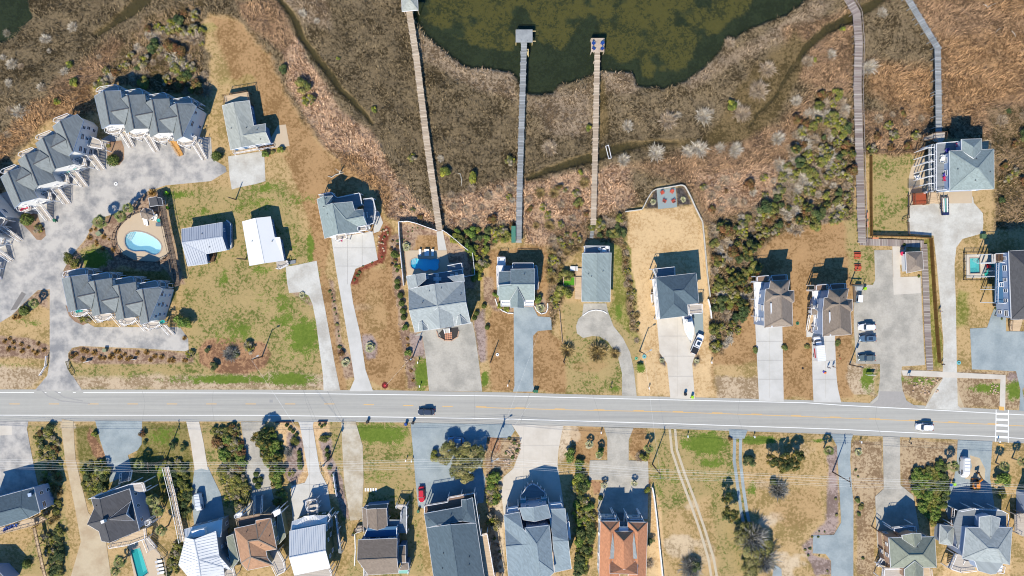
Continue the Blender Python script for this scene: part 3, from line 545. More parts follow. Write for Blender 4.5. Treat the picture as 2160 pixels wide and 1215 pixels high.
def joints(s, sp, n, m=None):
    P = [W(*q[:2]) for q in rd('I', s)]; mb = MB(); zz = .034+.0012*lay[0]
    for ax in (0, 1):
        lo, hi = min(p[1-ax] for p in P), max(p[1-ax] for p in P); st = sp if ax == 0 else (hi-lo)/n; t = lo+st
        while t < hi-.3:
            xs = sorted(a[ax]+(b[ax]-a[ax])*(t-a[1-ax])/(b[1-ax]-a[1-ax]) for a, b in zip(P, P[1:]+P[:1]) if (a[1-ax]-t)*(b[1-ax]-t) < 0)
            for x0, x1 in zip(xs[::2], xs[1::2]):
                q = [(x0, t-.025), (x1, t-.025), (x1, t+.025), (x0, t+.025)]; mb.poly([(*(a if ax == 0 else a[::-1]), zz) for a in q])
            t += st
    struct('slab_joint', mb, mat('joint', C(194,189,182), .9), True)
for s, sp, n in (("1387,680 1455,670 1470,700 1462,765 1465,836 1414,836 1407,767 1393,743", 5.5, 2), ("1594,692 1648,692 1652,840 1602,840", 5.2, 2), ("1712,715 1760,715 1766,815 1770,840 1716,840", 5.2, 2), ("632,900 660,900 672,990 690,1026 690,1060 616,1060 616,1028 645,1020 652,1000", 5, 2), ("1082,900 1185,900 1178,975 1186,1055 1070,1078 1064,1010 1098,950", 6, 3), ("1276,905 1334,905 1328,970 1366,975 1366,1090 1265,1090 1245,1010 1246,972 1280,970", 6, 3), ("1864,925 1897,925 1899,1025 1924,1046 1924,1110 1850,1110 1848,1050 1864,1032", 5, 2), ("702,505 786,492 795,545 748,567 738,600 720,600 710,565", 5, 3)): joints(s, sp, n)
for s in ("640,823 646,850 661,889", "690,823 700,850 712,890", "1118,829 1106,860 1098,892", "300,824 306,850 300,889", "1250,832 1262,868 1268,900", "1560,842 1556,875 1566,908", "1850,852 1846,885 1858,918", "450,824 447,855 452,889", "1000,827 1002,893"): line(rd('I', s), .045, mat('crack_seal', C(160,158,156)), .0275)
for s in ("95,800 112,822 135,838 175,846", "80,815 100,835 130,846 190,851"): line(rd('I', s), .3, mat('tyre_mark', C(176,174,172)), .0285)
for nm, p, m, lb in (('kidney', rd('Z4', "370,610 395,510 450,430 520,360 640,315 800,320 900,440 935,560 985,790 900,870 830,900 700,895 560,870 440,800 385,720"), conc_t, 0), ('free', rd('Z8', "66,318 478,318 500,440 640,440 650,560 90,575"), conc_t, 0), ('rect', rd('Z18', "520,880 600,820 720,790 860,960 940,1270 600,1300"), conc_t, 0), ('small', rd('Z15', "120,360 385,352 420,560 360,590 130,592"), conc, 0)):
    lay[0] += 1; h = [W(*q) for q in POOLS[nm]]; z = .08
    struct('pool_deck', MB().prism([W(*q) for q in p], -.2, z, [h]), m)
pw = {'kidney': (C(150,215,235,1), .35), 'free': (C(60,200,240,1), .35), 'rect': (C(60,180,180,1), .5), 'small': (C(90,190,195,1), .5)}
LP = dict(kidney='kidney shaped swimming pool with pale blue water beside the townhouses', free='free form turquoise swimming pool in the house shade behind white fence', rect='long teal swimming pool beside the dark roofed house in the south', small='small rectangular teal swimming pool on a white patio at the right edge')
for nm, p in POOLS.items():
    P = [W(*q) for q in p]; c = sum(P, Vector())/len(P); t = thing('swimming_pool', LP[nm], 'swimming pool', (c.x, c.y, 0))
    P2 = [c+(q-c)*(1+.35/max((q-c).length, .1)) for q in P]
    MB().prism(P2, .085, .13, [P]).build('coping', mat('coping', C(190,172,160), .7), t)
    mb = MB()
    for i in range(len(P)):
        a, b = P[i], P[(i+1) % len(P)]; mb.poly([(a.x, a.y, -1.5), (b.x, b.y, -1.5), (b.x, b.y, .13), (a.x, a.y, .13)])
    lc = dict(kidney=C(205,232,240,.85), free=C(130,225,245,.95), rect=C(90,205,205,.8), small=C(90,190,195,.8))[nm]
    mb.sheet(P, -1.5).build('basin', mat('plaster_'+nm, lc, .6, .03), t)
    MB().sheet(P, -.22).build('water', water_mat('pool_water_'+nm, pw[nm][0], pw[nm][1], .06, .08, 1.2), t)
    ax = W(*p[1]) ; dr = (c-Vector((ax.x, ax.y, 0))).normalized()
    for k in range(3):
        q0 = Vector((ax.x, ax.y, 0))+dr*(.4+.35*k); MB().box((q0.x, q0.y, -.45-.28*k), .34, 2.0-.3*k if nm != 'kidney' else 1.5+.4*k, .12, math.atan2(dr.y, dr.x)).build('step', conc_w, t)
# ---------------- buildings ----------------
def loops_of(faces):
    cnt = {}
    for f in faces:
        for i in range(len(f)):
            a, b = f[i], f[(i+1) % len(f)]; cnt.setdefault((min(a, b), max(a, b)), []).append((a, b))
    nxt = {}; inner = []
    for k_, v_ in cnt.items():
        if len(v_) == 1: nxt.setdefault(v_[0][0], []).append(v_[0][1])
        else: inner.append(k_)
    out = []
    while nxt:
        s = next(iter(nxt)); l = [s]; c = nxt[s].pop(); 
        if not nxt[s]: del nxt[s]
        while c != s and c in nxt:
            l.append(c); n_ = nxt[c].pop()
            if not nxt[c]: del nxt[c]
            c = n_
        out.append(l)
    return out, inner
def ccw_face(V, f):
    a = sum((V[f[i]].x*V[f[(i+1) % len(f)]].y-V[f[(i+1) % len(f)]].x*V[f[i]].y) for i in range(len(f)))
    return list(f) if a > 0 else list(f)[::-1]
def inset(P, d):
    n = len(P); out = []
    for i in range(n):
        a, b, c = P[i-1], P[i], P[(i+1) % n]; e1 = Vector((b.x-a.x, b.y-a.y)); e2 = Vector((c.x-b.x, c.y-b.y))
        if e1.length < 1e-4 or e2.length < 1e-4: out.append(b.copy()); continue
        e1.normalize(); e2.normalize(); n1 = Vector((-e1.y, e1.x)); n2 = Vector((-e2.y, e2.x)); m = n1+n2
        if m.length < .3: m = n1
        m.normalize(); k = d/max(m.dot(n1), .45); out.append(Vector((b.x+m.x*k, b.y+m.y*k, b.z)))
    return out
fram = MB().box((0, -.02, 0), 1.0, .10, 1.0).mesh('window_frame'); 
WIN = {}
def win_mesh(w_, h_, frm):
    k = (w_, h_, frm.name)
    if k not in WIN:
        mb = MB(); t = .11
        for x in (-w_/2, w_/2): mb.box((x, .03, 0), t, .12, h_+t)
        for z in (-h_/2, 0, h_/2): mb.box((0, .03, z), w_+t, .12, t if z else .06)
        a = mb.mesh('window'); a.materials.append(frm)
        b = MB().box((0, .015, 0), w_, .03, h_).mesh('pane'); b.materials.append(glass); WIN[k] = (a, b)
    return WIN[k]
glass = mat('window_glass', (.02, .035, .06), .08, .02, 1, spec=.8); white = mat('white_trim', C(246,246,250,.8), .55, .03, 2)
def add_window(h, p, nrm, w_, hh, frm=None):
    fm, pm = win_mesh(w_, hh, frm or white); o = bpy.data.objects.new('window', fm); COL.objects.link(o); o.parent = h
    rz = math.atan2(nrm.y, nrm.x)-math.pi/2; org = Vector(h['_o']); o.location = Vector(p)-org; o.rotation_euler = (0, 0, rz)
    g = bpy.data.objects.new('pane', pm); COL.objects.link(g); g.parent = o
    return o
def roof(h, view, vs, fs, rm, wm_, wz=0.0, over=.4, win=True, walls=True, fascia=white, th=.16, ridge=True, seam=0, nm='roof', storeys=None, vents=0):
    V = [W(p[0], p[1], p[2]) for p in rd(view, vs)]; Fc = [ccw_face(V, [int(q) for q in f.split('.')]) for f in fs.split()]
    lp, inner = loops_of(Fc); mb = MB(); mb.v = [tuple(p) for p in V]+[(p.x, p.y, p.z-th) for p in V]; n = len(V)
    mb.f = [tuple(f) for f in Fc]+[tuple(i+n for i in f[::-1]) for f in Fc]
    # triangulate non-planar faces through bmesh
    me = mb.mesh(nm, h['_o']); bm = bmesh.new(); bm.from_mesh(me); bmesh.ops.triangulate(bm, faces=[f for f in bm.faces if len(f.verts) > 3]); bm.to_mesh(me); bm.free(); me.materials.append(rm)
    ro = bpy.data.objects.new(nm, me); COL.objects.link(ro); ro.parent = h; ro['_o'] = h['_o']
    fb = MB()
    for l in lp:
        P = [V[i] for i in l]; Q = inset(P, -.05)
        for i in range(len(P)):
            j = (i+1) % len(P); fb.poly([(Q[i].x, Q[i].y, Q[i].z-.24), (Q[j].x, Q[j].y, Q[j].z-.24), (Q[j].x, Q[j].y, Q[j].z+.02), (Q[i].x, Q[i].y, Q[i].z+.02)])
            fb.poly([(Q[i].x, Q[i].y, Q[i].z+.02), (Q[j].x, Q[j].y, Q[j].z+.02), (P[j].x, P[j].y, P[j].z+.02), (P[i].x, P[i].y, P[i].z+.02)])
    fb.build('fascia', fascia, ro, org=h['_o'])
    for k_ in range(vents):
        f = Fc[k_ % len(Fc)]; wgt = [random.uniform(.3, 1) for _ in f]; sw = sum(wgt); p = sum((V[i]*w_ for i, w_ in zip(f, wgt)), Vector())/sw
        MB().tube([p-Vector((0,0,.2)), p+Vector((0,0,.35))], .1, 6).build('vent', mat('vent_dark', C(70,72,78)), ro, org=h['_o'])
    if ridge:
        rb = MB()
        for a, b in inner:
            fa = [f for f in Fc if a in f and b in f]
            if len(fa) < 2: continue
            def cen(f): return sum((V[i] for i in f), Vector())/len(f)
            mid = (V[a]+V[b])/2; c1, c2 = cen(fa[0]), cen(fa[1])
            if (c1.z+c2.z)/2 < mid.z-.12: rb.bar(V[a]+Vector((0,0,.03)), V[b]+Vector((0,0,.03)), .26, .05)
        rb.build('ridge_cap', ridge if not isinstance(ridge, bool) else rm, ro, org=h['_o'])
    if seam:
        sb = MB()
        for f in Fc:
            P = [V[i] for i in f]; nn = Vector()
            for i in range(len(P)): nn += P[i].cross(P[(i+1) % len(P)])
            if nn.length < .5: continue
            nn.normalize(); dn = Vector((nn.x, nn.y, 0))
            if dn.length < .05: continue
            dn.normalize(); u = Vector((-dn.y, dn.x, 0)); us = [p.dot(u) for p in P]; t = min(us)+seam/2
            while t < max(us):
                hits = []
                for i in range(len(P)):
                    a, b = P[i], P[(i+1) % len(P)]; ua, ub = us[i], us[(i+1) % len(P)]
                    if (ua-t)*(ub-t) < 0: hits.append(a+(b-a)*((t-ua)/(ub-ua)))
                if len(hits) == 2: sb.bar(hits[0]+Vector((0,0,.04)), hits[1]+Vector((0,0,.04)), .045, .05)
                t += seam
        so = sb.build('seam', rm, ro, org=h['_o'])
        if so: so['kind'] = 'stuff'
    if walls:
        wb = MB()
        for l in lp:
            P = inset([V[i] for i in l], over)
            for i in range(len(P)):
                a, b = P[i], P[(i+1) % len(P)]; L = (b-a).xy.length
                if L < .05: continue
                wb.poly([(a.x, a.y, wz), (b.x, b.y, wz), (b.x, b.y, b.z-.1), (a.x, a.y, a.z-.1)])
                if win and L > 2.2:
                    d = (b-a); d.z = 0; d.normalize(); nrm = Vector((d.y, -d.x, 0)); c = int(L/2.7); zt = min(a.z, b.z)
                    for zz in (storeys or [q for q in (1.6, 4.3, 6.7) if q > wz+.8]):
                        if zz+.95 > zt: continue
                        for q in range(c):
                            t = (q+.5+random.uniform(-.12, .12))/c
                            if random.random() < .22: continue
                            p = a+(b-a)*t; add_window(h, (p.x+nrm.x*.01, p.y+nrm.y*.01, zz), nrm, *random.choice([(.9, 1.3), (1.5, 1.3), (.8, .9), (.9, 1.3)]))
        wb.build('wall', wm_, h)
    return V
deckw = mat('deck_weathered', C(206,196,186), .85, .1, 1.5, kind='plank', ang=.1, width=.16); deckg = mat('deck_grey', C(150,156,162), .8, .06, 1.5, kind='plank', ang=.1, width=.16); deckb = mat('deck_brown', C(150,124,108), .85, .1, 1.5, kind='plank', ang=.1, width=.16)
deckt = mat('deck_tan', C(222,196,164), .85, .1, 1.5, kind='plank', ang=.1, width=.16); deckn = mat('new_timber', C(226,170,96), .8, .08, 1.5, kind='plank', ang=1.1, width=.16); woodd = mat('dark_timber', C(120,92,70), .85, .15, 1.5); vinyl = white
def rail_on(mb, a, b, hgt=1.0, post=2.0, bal=.6, pick=.06):
    a = Vector(a); b = Vector(b); L = (b-a).length
    if L < .2: return
    mb.bar(a+Vector((0,0,hgt)), b+Vector((0,0,hgt)), .11, .05); mb.bar(a+Vector((0,0,.12)), b+Vector((0,0,.12)), .06, .05)
    n = max(1, int(L/post))
    for i in range(n+1): p = a+(b-a)*i/n; mb.box((p.x, p.y, p.z+hgt/2+.04), .09, .09, hgt+.1)
    n = int(L/bal)
    for i in range(1, n): p = a+(b-a)*i/n; mb.box((p.x, p.y, p.z+hgt/2), .03, .03, hgt-.1)
def deck(h, view, s, z, m=None, rails='all', rm=None, posts=True, nm='deck', under=0.0):
    P = [W(p[0], p[1], z) for p in rd(view, s)]
    if sum(P[i].x*P[(i+1) % len(P)].y-P[(i+1) % len(P)].x*P[i].y for i in range(len(P))) < 0: P = P[::-1]; rev = True
    else: rev = False
    d = MB().prism(P, z-.28, z).build(nm, m or deckw, h); n = len(P); mb = MB(); Q = inset(P, .08)
    idx = range(n) if rails == 'all' else ([] if not rails else [int(q) for q in str(rails).split(',')])
    for i in idx:
        if rev and rails != 'all': i = (n-2-i) % n
        rail_on(mb, Q[i], Q[(i+1) % n])
    mb.build('railing', rm or vinyl, d, org=h['_o'])
    if posts and z > .8:
        for i in range(n):
            a, b = Q[i], Q[(i+1) % n]; k = max(1, int((b-a).length/3.4))
            for j in range(k): p = a+(b-a)*j/k; MB().box((p.x, p.y, (z-.28+under)/2), .2, .2, z-.28-under).build('post', rm or vinyl, h)
    return d
def stair(h, view, s, z0, z1, m=None, rm=None):
    """s: top-left, top-right (height z0), bottom-right, bottom-left (height z1)"""
    r = rd(view, s); TL, TR = W(*r[0][:2], z0), W(*r[1][:2], z0); BR, BL = W(*r[2][:2], z1), W(*r[3][:2], z1); n = max(3, int(abs(z0-z1)/.19)); mb = MB()
    for i in range(n):
        t0, t1 = i/n, (i+1.12)/n; z = z0-(z0-z1)*(i+.5)/n
        a, b, c, d = TL.lerp(BL, t0), TR.lerp(BR, t0), TR.lerp(BR, min(t1, 1)), TL.lerp(BL, min(t1, 1))
        mb.prism([d, c, b, a] if ((c-d).xy.to_3d().cross((b-c).xy.to_3d()).z > 0) else [a, b, c, d], z-.06, z)
    o = mb.build('stair', m or deckw, h); mb = MB()
    for a, b in ((TL, BL), (TR, BR)):
        mb.bar(a-Vector((0,0,.15)), b-Vector((0,0,.15)), .06, .28); mb.bar(a+Vector((0,0,.95)), b+Vector((0,0,.95)), .09, .06)
        for k in range(int((b-a).length/1.4)+1): p = a.lerp(b, k/max(1, int((b-a).length/1.4))); mb.box((p.x, p.y, p.z+.45), .08, .08, 1.0)
    mb.build('stair_rail', rm or vinyl, o, org=h['_o'])
def shing(nm, c): return mat('shingle_'+nm, c, .9, .09, 2.2, .4, kind='shingle', width=.16)
sh_bg = shing('blue_grey', C(143,150,152)); sh_pg = shing('pale_grey', C(180,184,178)); sh_dk = shing('charcoal', C(92,92,96)); sh_ng = shing('slate_blue', C(96,114,126)); sh_br = shing('brown', C(156,142,130)); sh_tb = shing('taupe', C(146,132,120))
sh_or = shing('terracotta', C(214,150,112)); sh_rb = shing('tan_brown', C(188,146,116)); sh_ol = shing('olive_grey', C(150,156,142)); sh_lg = shing('light_grey', C(172,180,182)); sh_bb = shing('dusty_blue', C(148,164,174)); sh_hg = shing('greenish_grey', C(156,170,170))
met_w = mat('metal_white', C(236,237,238,.72), .45, .03, .5); met_g = mat('metal_grey', C(190,198,212), .5, .03, .5)
wl_w = mat('siding_white', C(236,234,232,.75), .7, .03, 1); wl_b = mat('siding_pale_blue', C(180,196,224), .7, .03, 1); wl_bl = mat('siding_blue', C(96,136,180), .7, .03, 1); wl_sg = mat('siding_sage', C(150,156,130), .7, .03, 1); wl_gn = mat('siding_green', C(92,112,88), .7, .03, 1)
wl_tn = mat('siding_tan', C(206,168,142), .7, .04, 1); wl_gr = mat('siding_grey', C(168,172,176), .7, .03, 1); wl_kh = mat('siding_khaki', C(196,186,156), .7, .03, 1)
def house(view, c, label, cat='house', name='house'):
    p = rd(view, c)[0]; return thing(name, label, cat, tuple(W(p[0], p[1], 0)))
# townhouse terraces: four stepped gabled units each
def shift(s, dx, dy, rz=None): return ' '.join('%g,%g%s' % (float(t.split(',')[0])+dx, float(t.split(',')[1])+dy, (','+t.split(',')[2]) if t.count(',') > 1 else '') for t in s.split())
def terrace(view, cen, label, T, n=4, step=(365, 62), order=None):
    t = house(view, cen, label, 'townhouses', 'townhouse_terrace')
    for k in range(n):
        dx, dy = step[0]*k, step[1]*k; last = (k == n-1)
        roof(t, view, shift(T['L'], dx, dy)+' '+shift(T['R'] if not last else T['RL'], dx, dy), '0.1.2.3 1.4.5.2', sh_bg, wl_w, over=.35, nm='roof', fascia=(wl_b if k in (0, n-1) else sh_bg), ridge=sh_dk, storeys=[1.6, 4.0, 5.9])
        if not last: roof(t, view, shift(T['X'], dx, dy), '0.1.2 0.1.3', sh_bg, wl_w, walls=False, fascia=sh_bg, ridge=sh_dk, nm='cross_gable')
        for d in T['D']: deck(t, view, shift(d[0], dx, dy), d[1], d[2] if len(d) > 2 else deckw, rails=d[3] if len(d) > 3 else 'all')
        sm = T.get('sm', {}).get(k); stair(t, view, shift(T['S'], dx, dy), T['sz'], 0.05, sm or deckw, sm)
    return t
TH1 = dict(L="65,235,7 203,158,9.2 297,662,9.2 180,727,7", R="460,150,7.3 525,657,7.3", RL="590,385,7.2 625,-0,7", X="305,468,8.75 580,416,9 455,272,7.6 520,664,7.6",
 D=[("120,150 170,108 425,68 460,110 470,215 200,165 120,195", 5.2), ("425,80 500,110 570,155 540,215 470,215", 3), ("240,730 285,690 420,690 520,650 520,735 460,800 330,820 255,790", 3)], S="470,790 560,778 675,1000 615,1020", sz=3, sm={2: deckn})
TH1['RL'] = "445,157,7.3 510,208,7 560,655,7"
t = terrace('Z1', "900,520", 'stepped row of four townhouses with blue grey roofs against the thicket', TH1, step=(365, 61.5))
TH4 = dict(L="75,235,7 200,205,9.2 297,712,9.2 180,742,7", R="465,168,7.3 525,682,7.3", X="302,513,8.75 580,455,9 462,290,7.6 522,688,7.6",
 RL="450,175,7.3 510,205,7 550,690,7", D=[("120,170 150,125 430,70 470,95 480,175 125,215", 5.2), ("440,85 540,80 590,120 595,190 480,190", 3), ("245,740 300,700 500,700 500,740 400,810 300,815 250,780", 3)], S="480,745 560,750 700,895 625,905", sz=3)
TH4['X'] = "302,513,8.75 575,455,9 462,290,7.6 522,688,7.6"
t4 = terrace('Z5', "900,520", 'stepped row of four townhouses with blue grey roofs south of the kidney pool', TH4, step=(365, 62.5))
TH2 = dict(L="5,700,7 80,642,9.2 210,957,9.2 150,1017,7", R="222,600,7.3 390,910,7.3", X="152,745,8.75 315,662,9 222,600,7.6 358,838,7.6", RL="255,575,7.3 320,640,7 398,895,7",
 D=[("28,660 40,625 180,570 215,605 190,640 70,670", 5.2), ("185,1010 260,970 320,985 325,1030 250,1060 205,1050", 3), ("360,835 385,910 540,940 520,850 400,800", 3.2)], S="370,1000 440,990 550,1140 490,1150", sz=3)
t2 = terrace('Z2', "400,600", 'diagonal row of four stepped townhouses left of the parking court', TH2, step=(178.5, -173.5))
t3 = house('Z3', "-200,300", 'corner of another townhouse with white stairs at the left edge', 'townhouses', 'townhouse_terrace')
roof(t3, 'Z3', "-700,-100,7 -500,-300,9.2 -150,250,9.2 -300,400,7 -120,60,7 100,300,7", '0.1.2.3 1.4.5.2', sh_bg, wl_w, ridge=sh_dk)
roof(t3, 'Z3', "-900,500,7 -600,250,9.2 -350,750,9.2 -500,850,7 -330,420,7 -60,600,7", '0.1.2.3 1.4.5.2', sh_bg, wl_w, ridge=sh_dk)
for a, b in (("-100,320 60,290 130,340 60,440 -80,450", "20,470 80,440 370,650 330,680"), ("-250,640 0,620 90,640 60,720 -150,740", "-120,800 -60,770 225,975 180,1005"), ("-300,1080 -100,1060 -60,1110 -150,1150 -260,1150", "-150,1170 -90,1130 30,1290 -20,1310")): deck(t3, 'Z3', a, 3); stair(t3, 'Z3', b, 3, .05)
# single houses north of the road
h = house('Z6', "350,650", 'low L-shaped house with pale grey shingle roof north of the white gravel pad')
roof(h, 'Z6', "65,325,3.8 245,272,5 375,990,5 200,1035,3.8 500,245,3.8 570,645,3.8 400,805,5 612,950,3.8 760,615,3.8 760,748,5 835,918,3.8", '0.1.2.3 1.4.5.6.7.2 5.8.9.6 6.9.10.7', sh_pg, wl_bl, storeys=[1.9], vents=4)
deck(h, 'Z6', "90,165 485,98 520,300 115,330", 2.6, deckt, rm=woodd); deck(h, 'Z6', "258,1028 640,985 652,1035 258,1108", 1.0, deckt, '0,1,2,3'); stair(h, 'Z6', "655,985 655,1035 905,990 895,940", 1.0, .05, woodd, white)
h = house('B1', "1720,950", 'small house with grey metal roof and blue gable on the green lawn')
roof(h, 'B1', "1552,822,3.6 1897,765,3.6 1897,888,4.7 1553,938,4.7 1935,1002,3.6 1757,1035,3.5 1772,1118,3.0 1605,1140,3.0", '0.1.2.3 3.2.4.5 3.5.6.7', met_g, wl_bl, seam=.62, storeys=[1.9], vents=2)
deck(h, 'B1', "1900,770 1945,745 1985,780 1985,985 1945,1000 1905,880", .6, deckg, '1,2'); deck(h, 'B1', "1765,1045 1845,1030 1830,1100 1780,1105", .5, woodd, '1,2', woodd)
h = house('B2', "620,920", 'small house with bright white metal roof and two gables')
roof(h, 'B2', "450,760,3.3 560,730,4.4 635,1113,4.4 513,1135,3.3 690,717,3.3 725,895,3.3 770,893,3.3 806,1092,3.3", '0.1.2.3 1.4.5.6.7.2', met_w, wl_bl, seam=0, storeys=[1.7], vents=2)
deck(h, 'B2', "740,1105 840,1090 850,1130 770,1170 745,1160", .7, deckw, '1,2,3'); deck(h, 'B2', "850,1095 905,1085 905,1115 855,1125", .3, deckg, '')
h = house('Z7', "500,650", 'blue grey shingled house with wraparound blue decks beside the red mulch bed')
roof(h, 'Z7', "75,350,6.5 195,298,7.8 360,290,6.7 225,460,8 355,425,9 460,985,9 215,1065,6.5 720,395,6.7 762,552,6.6 915,530,6.3 922,663,7.8 605,722,7.8 820,850,6.5 985,815,6.3 838,945,6.4", '0.1.3.4.5.6 1.2.3 4.7.8.9.10.11 11.10.13.12 4.11.12.14.5', sh_hg, wl_w, vents=2)
deck(h, 'Z7', "115,270 345,220 455,322 870,235 915,450 740,530 370,400 130,330", 3.6, deckg, '0,1,2,3'); deck(h, 'Z7', "930,350 1110,325 1165,560 1130,800 990,830 930,560", 3.0, deckg, '0,1,2,3'); deck(h, 'Z7', "415,1000 620,975 635,1075 430,1115", 3.2, deckw, '0,2,3,1'); deck(h, 'Z7', "820,860 985,830 1000,920 840,945", 5.6, deckw); stair(h, 'Z7', "930,600 1000,590 1050,900 990,910", 3, .1, deckg)
h = house('Z8', "385,830", 'large cross-gabled house with pale blue grey roof beside the turquoise pool')
roof(h, 'Z8', "107,910,9.5 385,868,9.6 665,828,9.5 165,1125,6.5 712,1035,6.5 103,700,6.6 645,622,6.6 355,650,9.2", '0.1.2.4.3 5.1.0 1.6.2 5.7.1 7.6.1', sh_lg, wl_bl, vents=5)
roof(h, 'Z8', "80,572,6.4 165,556,7.6 190,676,7.6 103,702,6.5 266,543,6.6 273,606,6.6", '0.1.2.3 1.4.5.2', sh_lg, wl_w, over=.3); roof(h, 'Z8', "488,578,7.4 643,555,6.6 652,625,6.6 548,622,7.4", '0.1.2.3', sh_lg, wl_w, over=.3)
roof(h, 'Z8', "395,880,9.55 410,1084,8.9 280,965,8.2 298,1102,6.7 532,935,8.2 556,1064,6.7", '0.1.3.2 0.4.5.1', sh_lg, wl_w, wz=6.2, over=.3, win=False, nm='front_gable')
roof(h, 'Z8', "232,1018,8.2 240,1106,8.1 205,1030,7.9 200,1112,6.7 297,1092,6.7", '0.1.3.2 0.4.1', sh_lg, wl_w, wz=6.2, win=False, nm='dormer'); roof(h, 'Z8', "608,958,8.2 622,1048,8.1 585,970,7.9 570,1055,6.7 690,1028,6.7", '0.1.3.2 0.4.1', sh_lg, wl_w, wz=6.2, win=False, nm='dormer')
deck(h, 'Z8', "200,570 632,503 650,570 500,640 200,670", 4.2, deckg, '0,1'); deck(h, 'Z8', "485,467 628,440 638,500 490,515", 3.6, deckg, '0,1'); stair(h, 'Z8', "450,1090 505,1085 510,1130 460,1135", 1.2, .05, conc_w)

h = house('Z9', "500,740", 'blue grey house with white porches and front gable above the T shaped drive')
roof(h, 'Z9', "410,485,5.8 770,480,5.8 768,712,8 410,712,8 768,948,5.5 235,952,5.5 228,725,7.9", '0.1.2.3 6.3.2.4.5', sh_hg, wl_w, vents=2); roof(h, 'Z9', "235,520,5.5 409,515,5.5 409,722,7.75 229,727,7.75", '0.1.2.3', sh_hg, wl_w, over=.3)
roof(h, 'Z9', "512,762,7.9 507,1064,7.7 400,950,6.0 405,1064,6.0 608,948,6.0 612,1064,6.0", '0.1.3.2 0.4.5.1', sh_hg, wl_w, over=.3, nm='front_gable'); roof(h, 'Z9', "205,745,4.9 235,745,5.3 238,880,5.3 208,875,4.9", '0.1.2.3', sh_hg, wl_w, wz=3, win=False)
dwt = mat('deck_white', C(238,238,240,.75), .6, .03, 1)
deck(h, 'Z9', "257,950 407,950 406,1045 258,1045", 3, dwt, '1,2,3,0'); deck(h, 'Z9', "612,945 758,945 754,1045 612,1045", 3, dwt, '1,2,3,0'); deck(h, 'Z9', "192,430 300,430 300,520 235,520 235,760 200,760", 3.2, dwt, '5,4,0'); deck(h, 'Z9', "432,388 755,388 756,482 432,485", 3.4, deckg, '0,1,3'); deck(h, 'Z9', "204,300 330,300 330,430 204,430", 1.8, dwt, '0,1,3'); deck(h, 'Z9', "300,430 430,430 430,520 300,520", 3.2, deckg, ''); deck(h, 'Z9', "770,430 806,430 826,640 825,790 770,800", 2.6, deckg, '0,1,2')
h = house('Z9', "1700,600", 'long low house with plain pale blue grey roof and deck at its north end')
roof(h, 'Z9', "1488,245,3.7 1708,243,4.5 1925,240,3.7 1908,975,3.7 1700,975,4.5 1480,972,3.7", '0.1.4.5 1.2.3.4', sh_hg, wl_w, storeys=[1.9], vents=3)
deck(h, 'Z9', "1518,132 1893,136 1890,242 1515,240", 2.4, deckg, '0,1,3'); deck(h, 'Z9', "1380,600 1478,600 1482,935 1440,940 1375,930", .5, deckt, '1', woodd); stair(h, 'Z9', "1380,470 1480,470 1478,600 1380,600", .5, .1, deckt, woodd)
mb = MB()
for i in range(34): p = W(*rd('Z9', "%g,%g" % (1500+i*12, 982))[0][:2], 2.6); mb.box((p.x, p.y, 1.5), .05, .05, 1.0)
mb.build('railing', white, h)
h = house('Z10', "290,320", 'slate blue hip-roofed house with boat and pickup in front')
roof(h, 'Z10', "103,152,7 472,112,7 495,388,7 390,402,7 398,504,7 142,533,7 262,278,9.2 355,268,9.2 265,395,9.0", '0.1.7.6 1.2.7 7.2.3.6 6.3.4.8 8.4.5 0.6.8.5', sh_ng, wl_w)
deck(h, 'Z10', "65,75 270,54 273,130 100,152", 3.6, deckg, '0,1,3'); deck(h, 'Z10', "392,404 522,392 526,480 400,492", 3.2, deckw); deck(h, 'Z10', "68,170 100,160 135,530 105,540", 3.2, dwt, '3'); stair(h, 'Z10', "55,310 98,300 102,380 62,382", 1.6, .1)
B13 = "345,245,9 655,228,9 512,372,11.3 625,400,9.2 718,405,9 720,580,9 688,600,9 700,965,9 245,995,9 242,600,9 265,380,9 385,487,10.8 512,482,11.3 650,503,10.6 525,850,11.3 320,372,9.2"
F13 = '0.1.2 1.3.12.2 0.2.12.15 10.15.12.11 10.11.9 9.11.12 9.12.14.8 3.4.13.12 4.5.13 13.5.6.12 6.7.14.12 7.8.14'
for dx, dy, lb in ((0, 0, 'brown shingled house with side decks, left of the pair west of the car park'), (938, 140, 'brown shingled house with busy stairs, right of the pair west of the car park')):
    h = house('Z11', "%g,%g" % (470+dx, 600+dy), lb); roof(h, 'Z11', shift(B13, dx, dy), F13, sh_br if not dx else sh_tb, wl_b, ridge=sh_tb, vents=2)
    deck(h, 'Z11', shift("325,155 590,145 595,235 350,240", dx, dy), 6.2, deckb, '0,1,3'); deck(h, 'Z11', shift("110,172 300,158 310,240 110,258", dx, dy), 5.2, deckb, '0,1,3'); deck(h, 'Z11', shift("75,262 215,262 240,820 105,820", dx, dy), 3.6, dwt, '3,0')
    stair(h, 'Z11', shift("112,822 238,832 242,965 118,945", dx, dy), 3.6, .6, deckt, white); MB().bar(W(*rd('Z11', "%g,%g" % (352+dx, 605+dy))[0][:2], 10.3), W(*rd('Z11', "%g,%g" % (366+dx, 985+dy))[0][:2], 9.3), .35, .12).build('skylight', mat('skylight', C(225,230,240), .2), h)
    MB().box((*W(*rd('Z11', "%g,%g" % (250+dx, 485+dy))[0][:2], 8).xy, 7.4), .5, 3.2, 2.6).build('bay', wl_b, h)
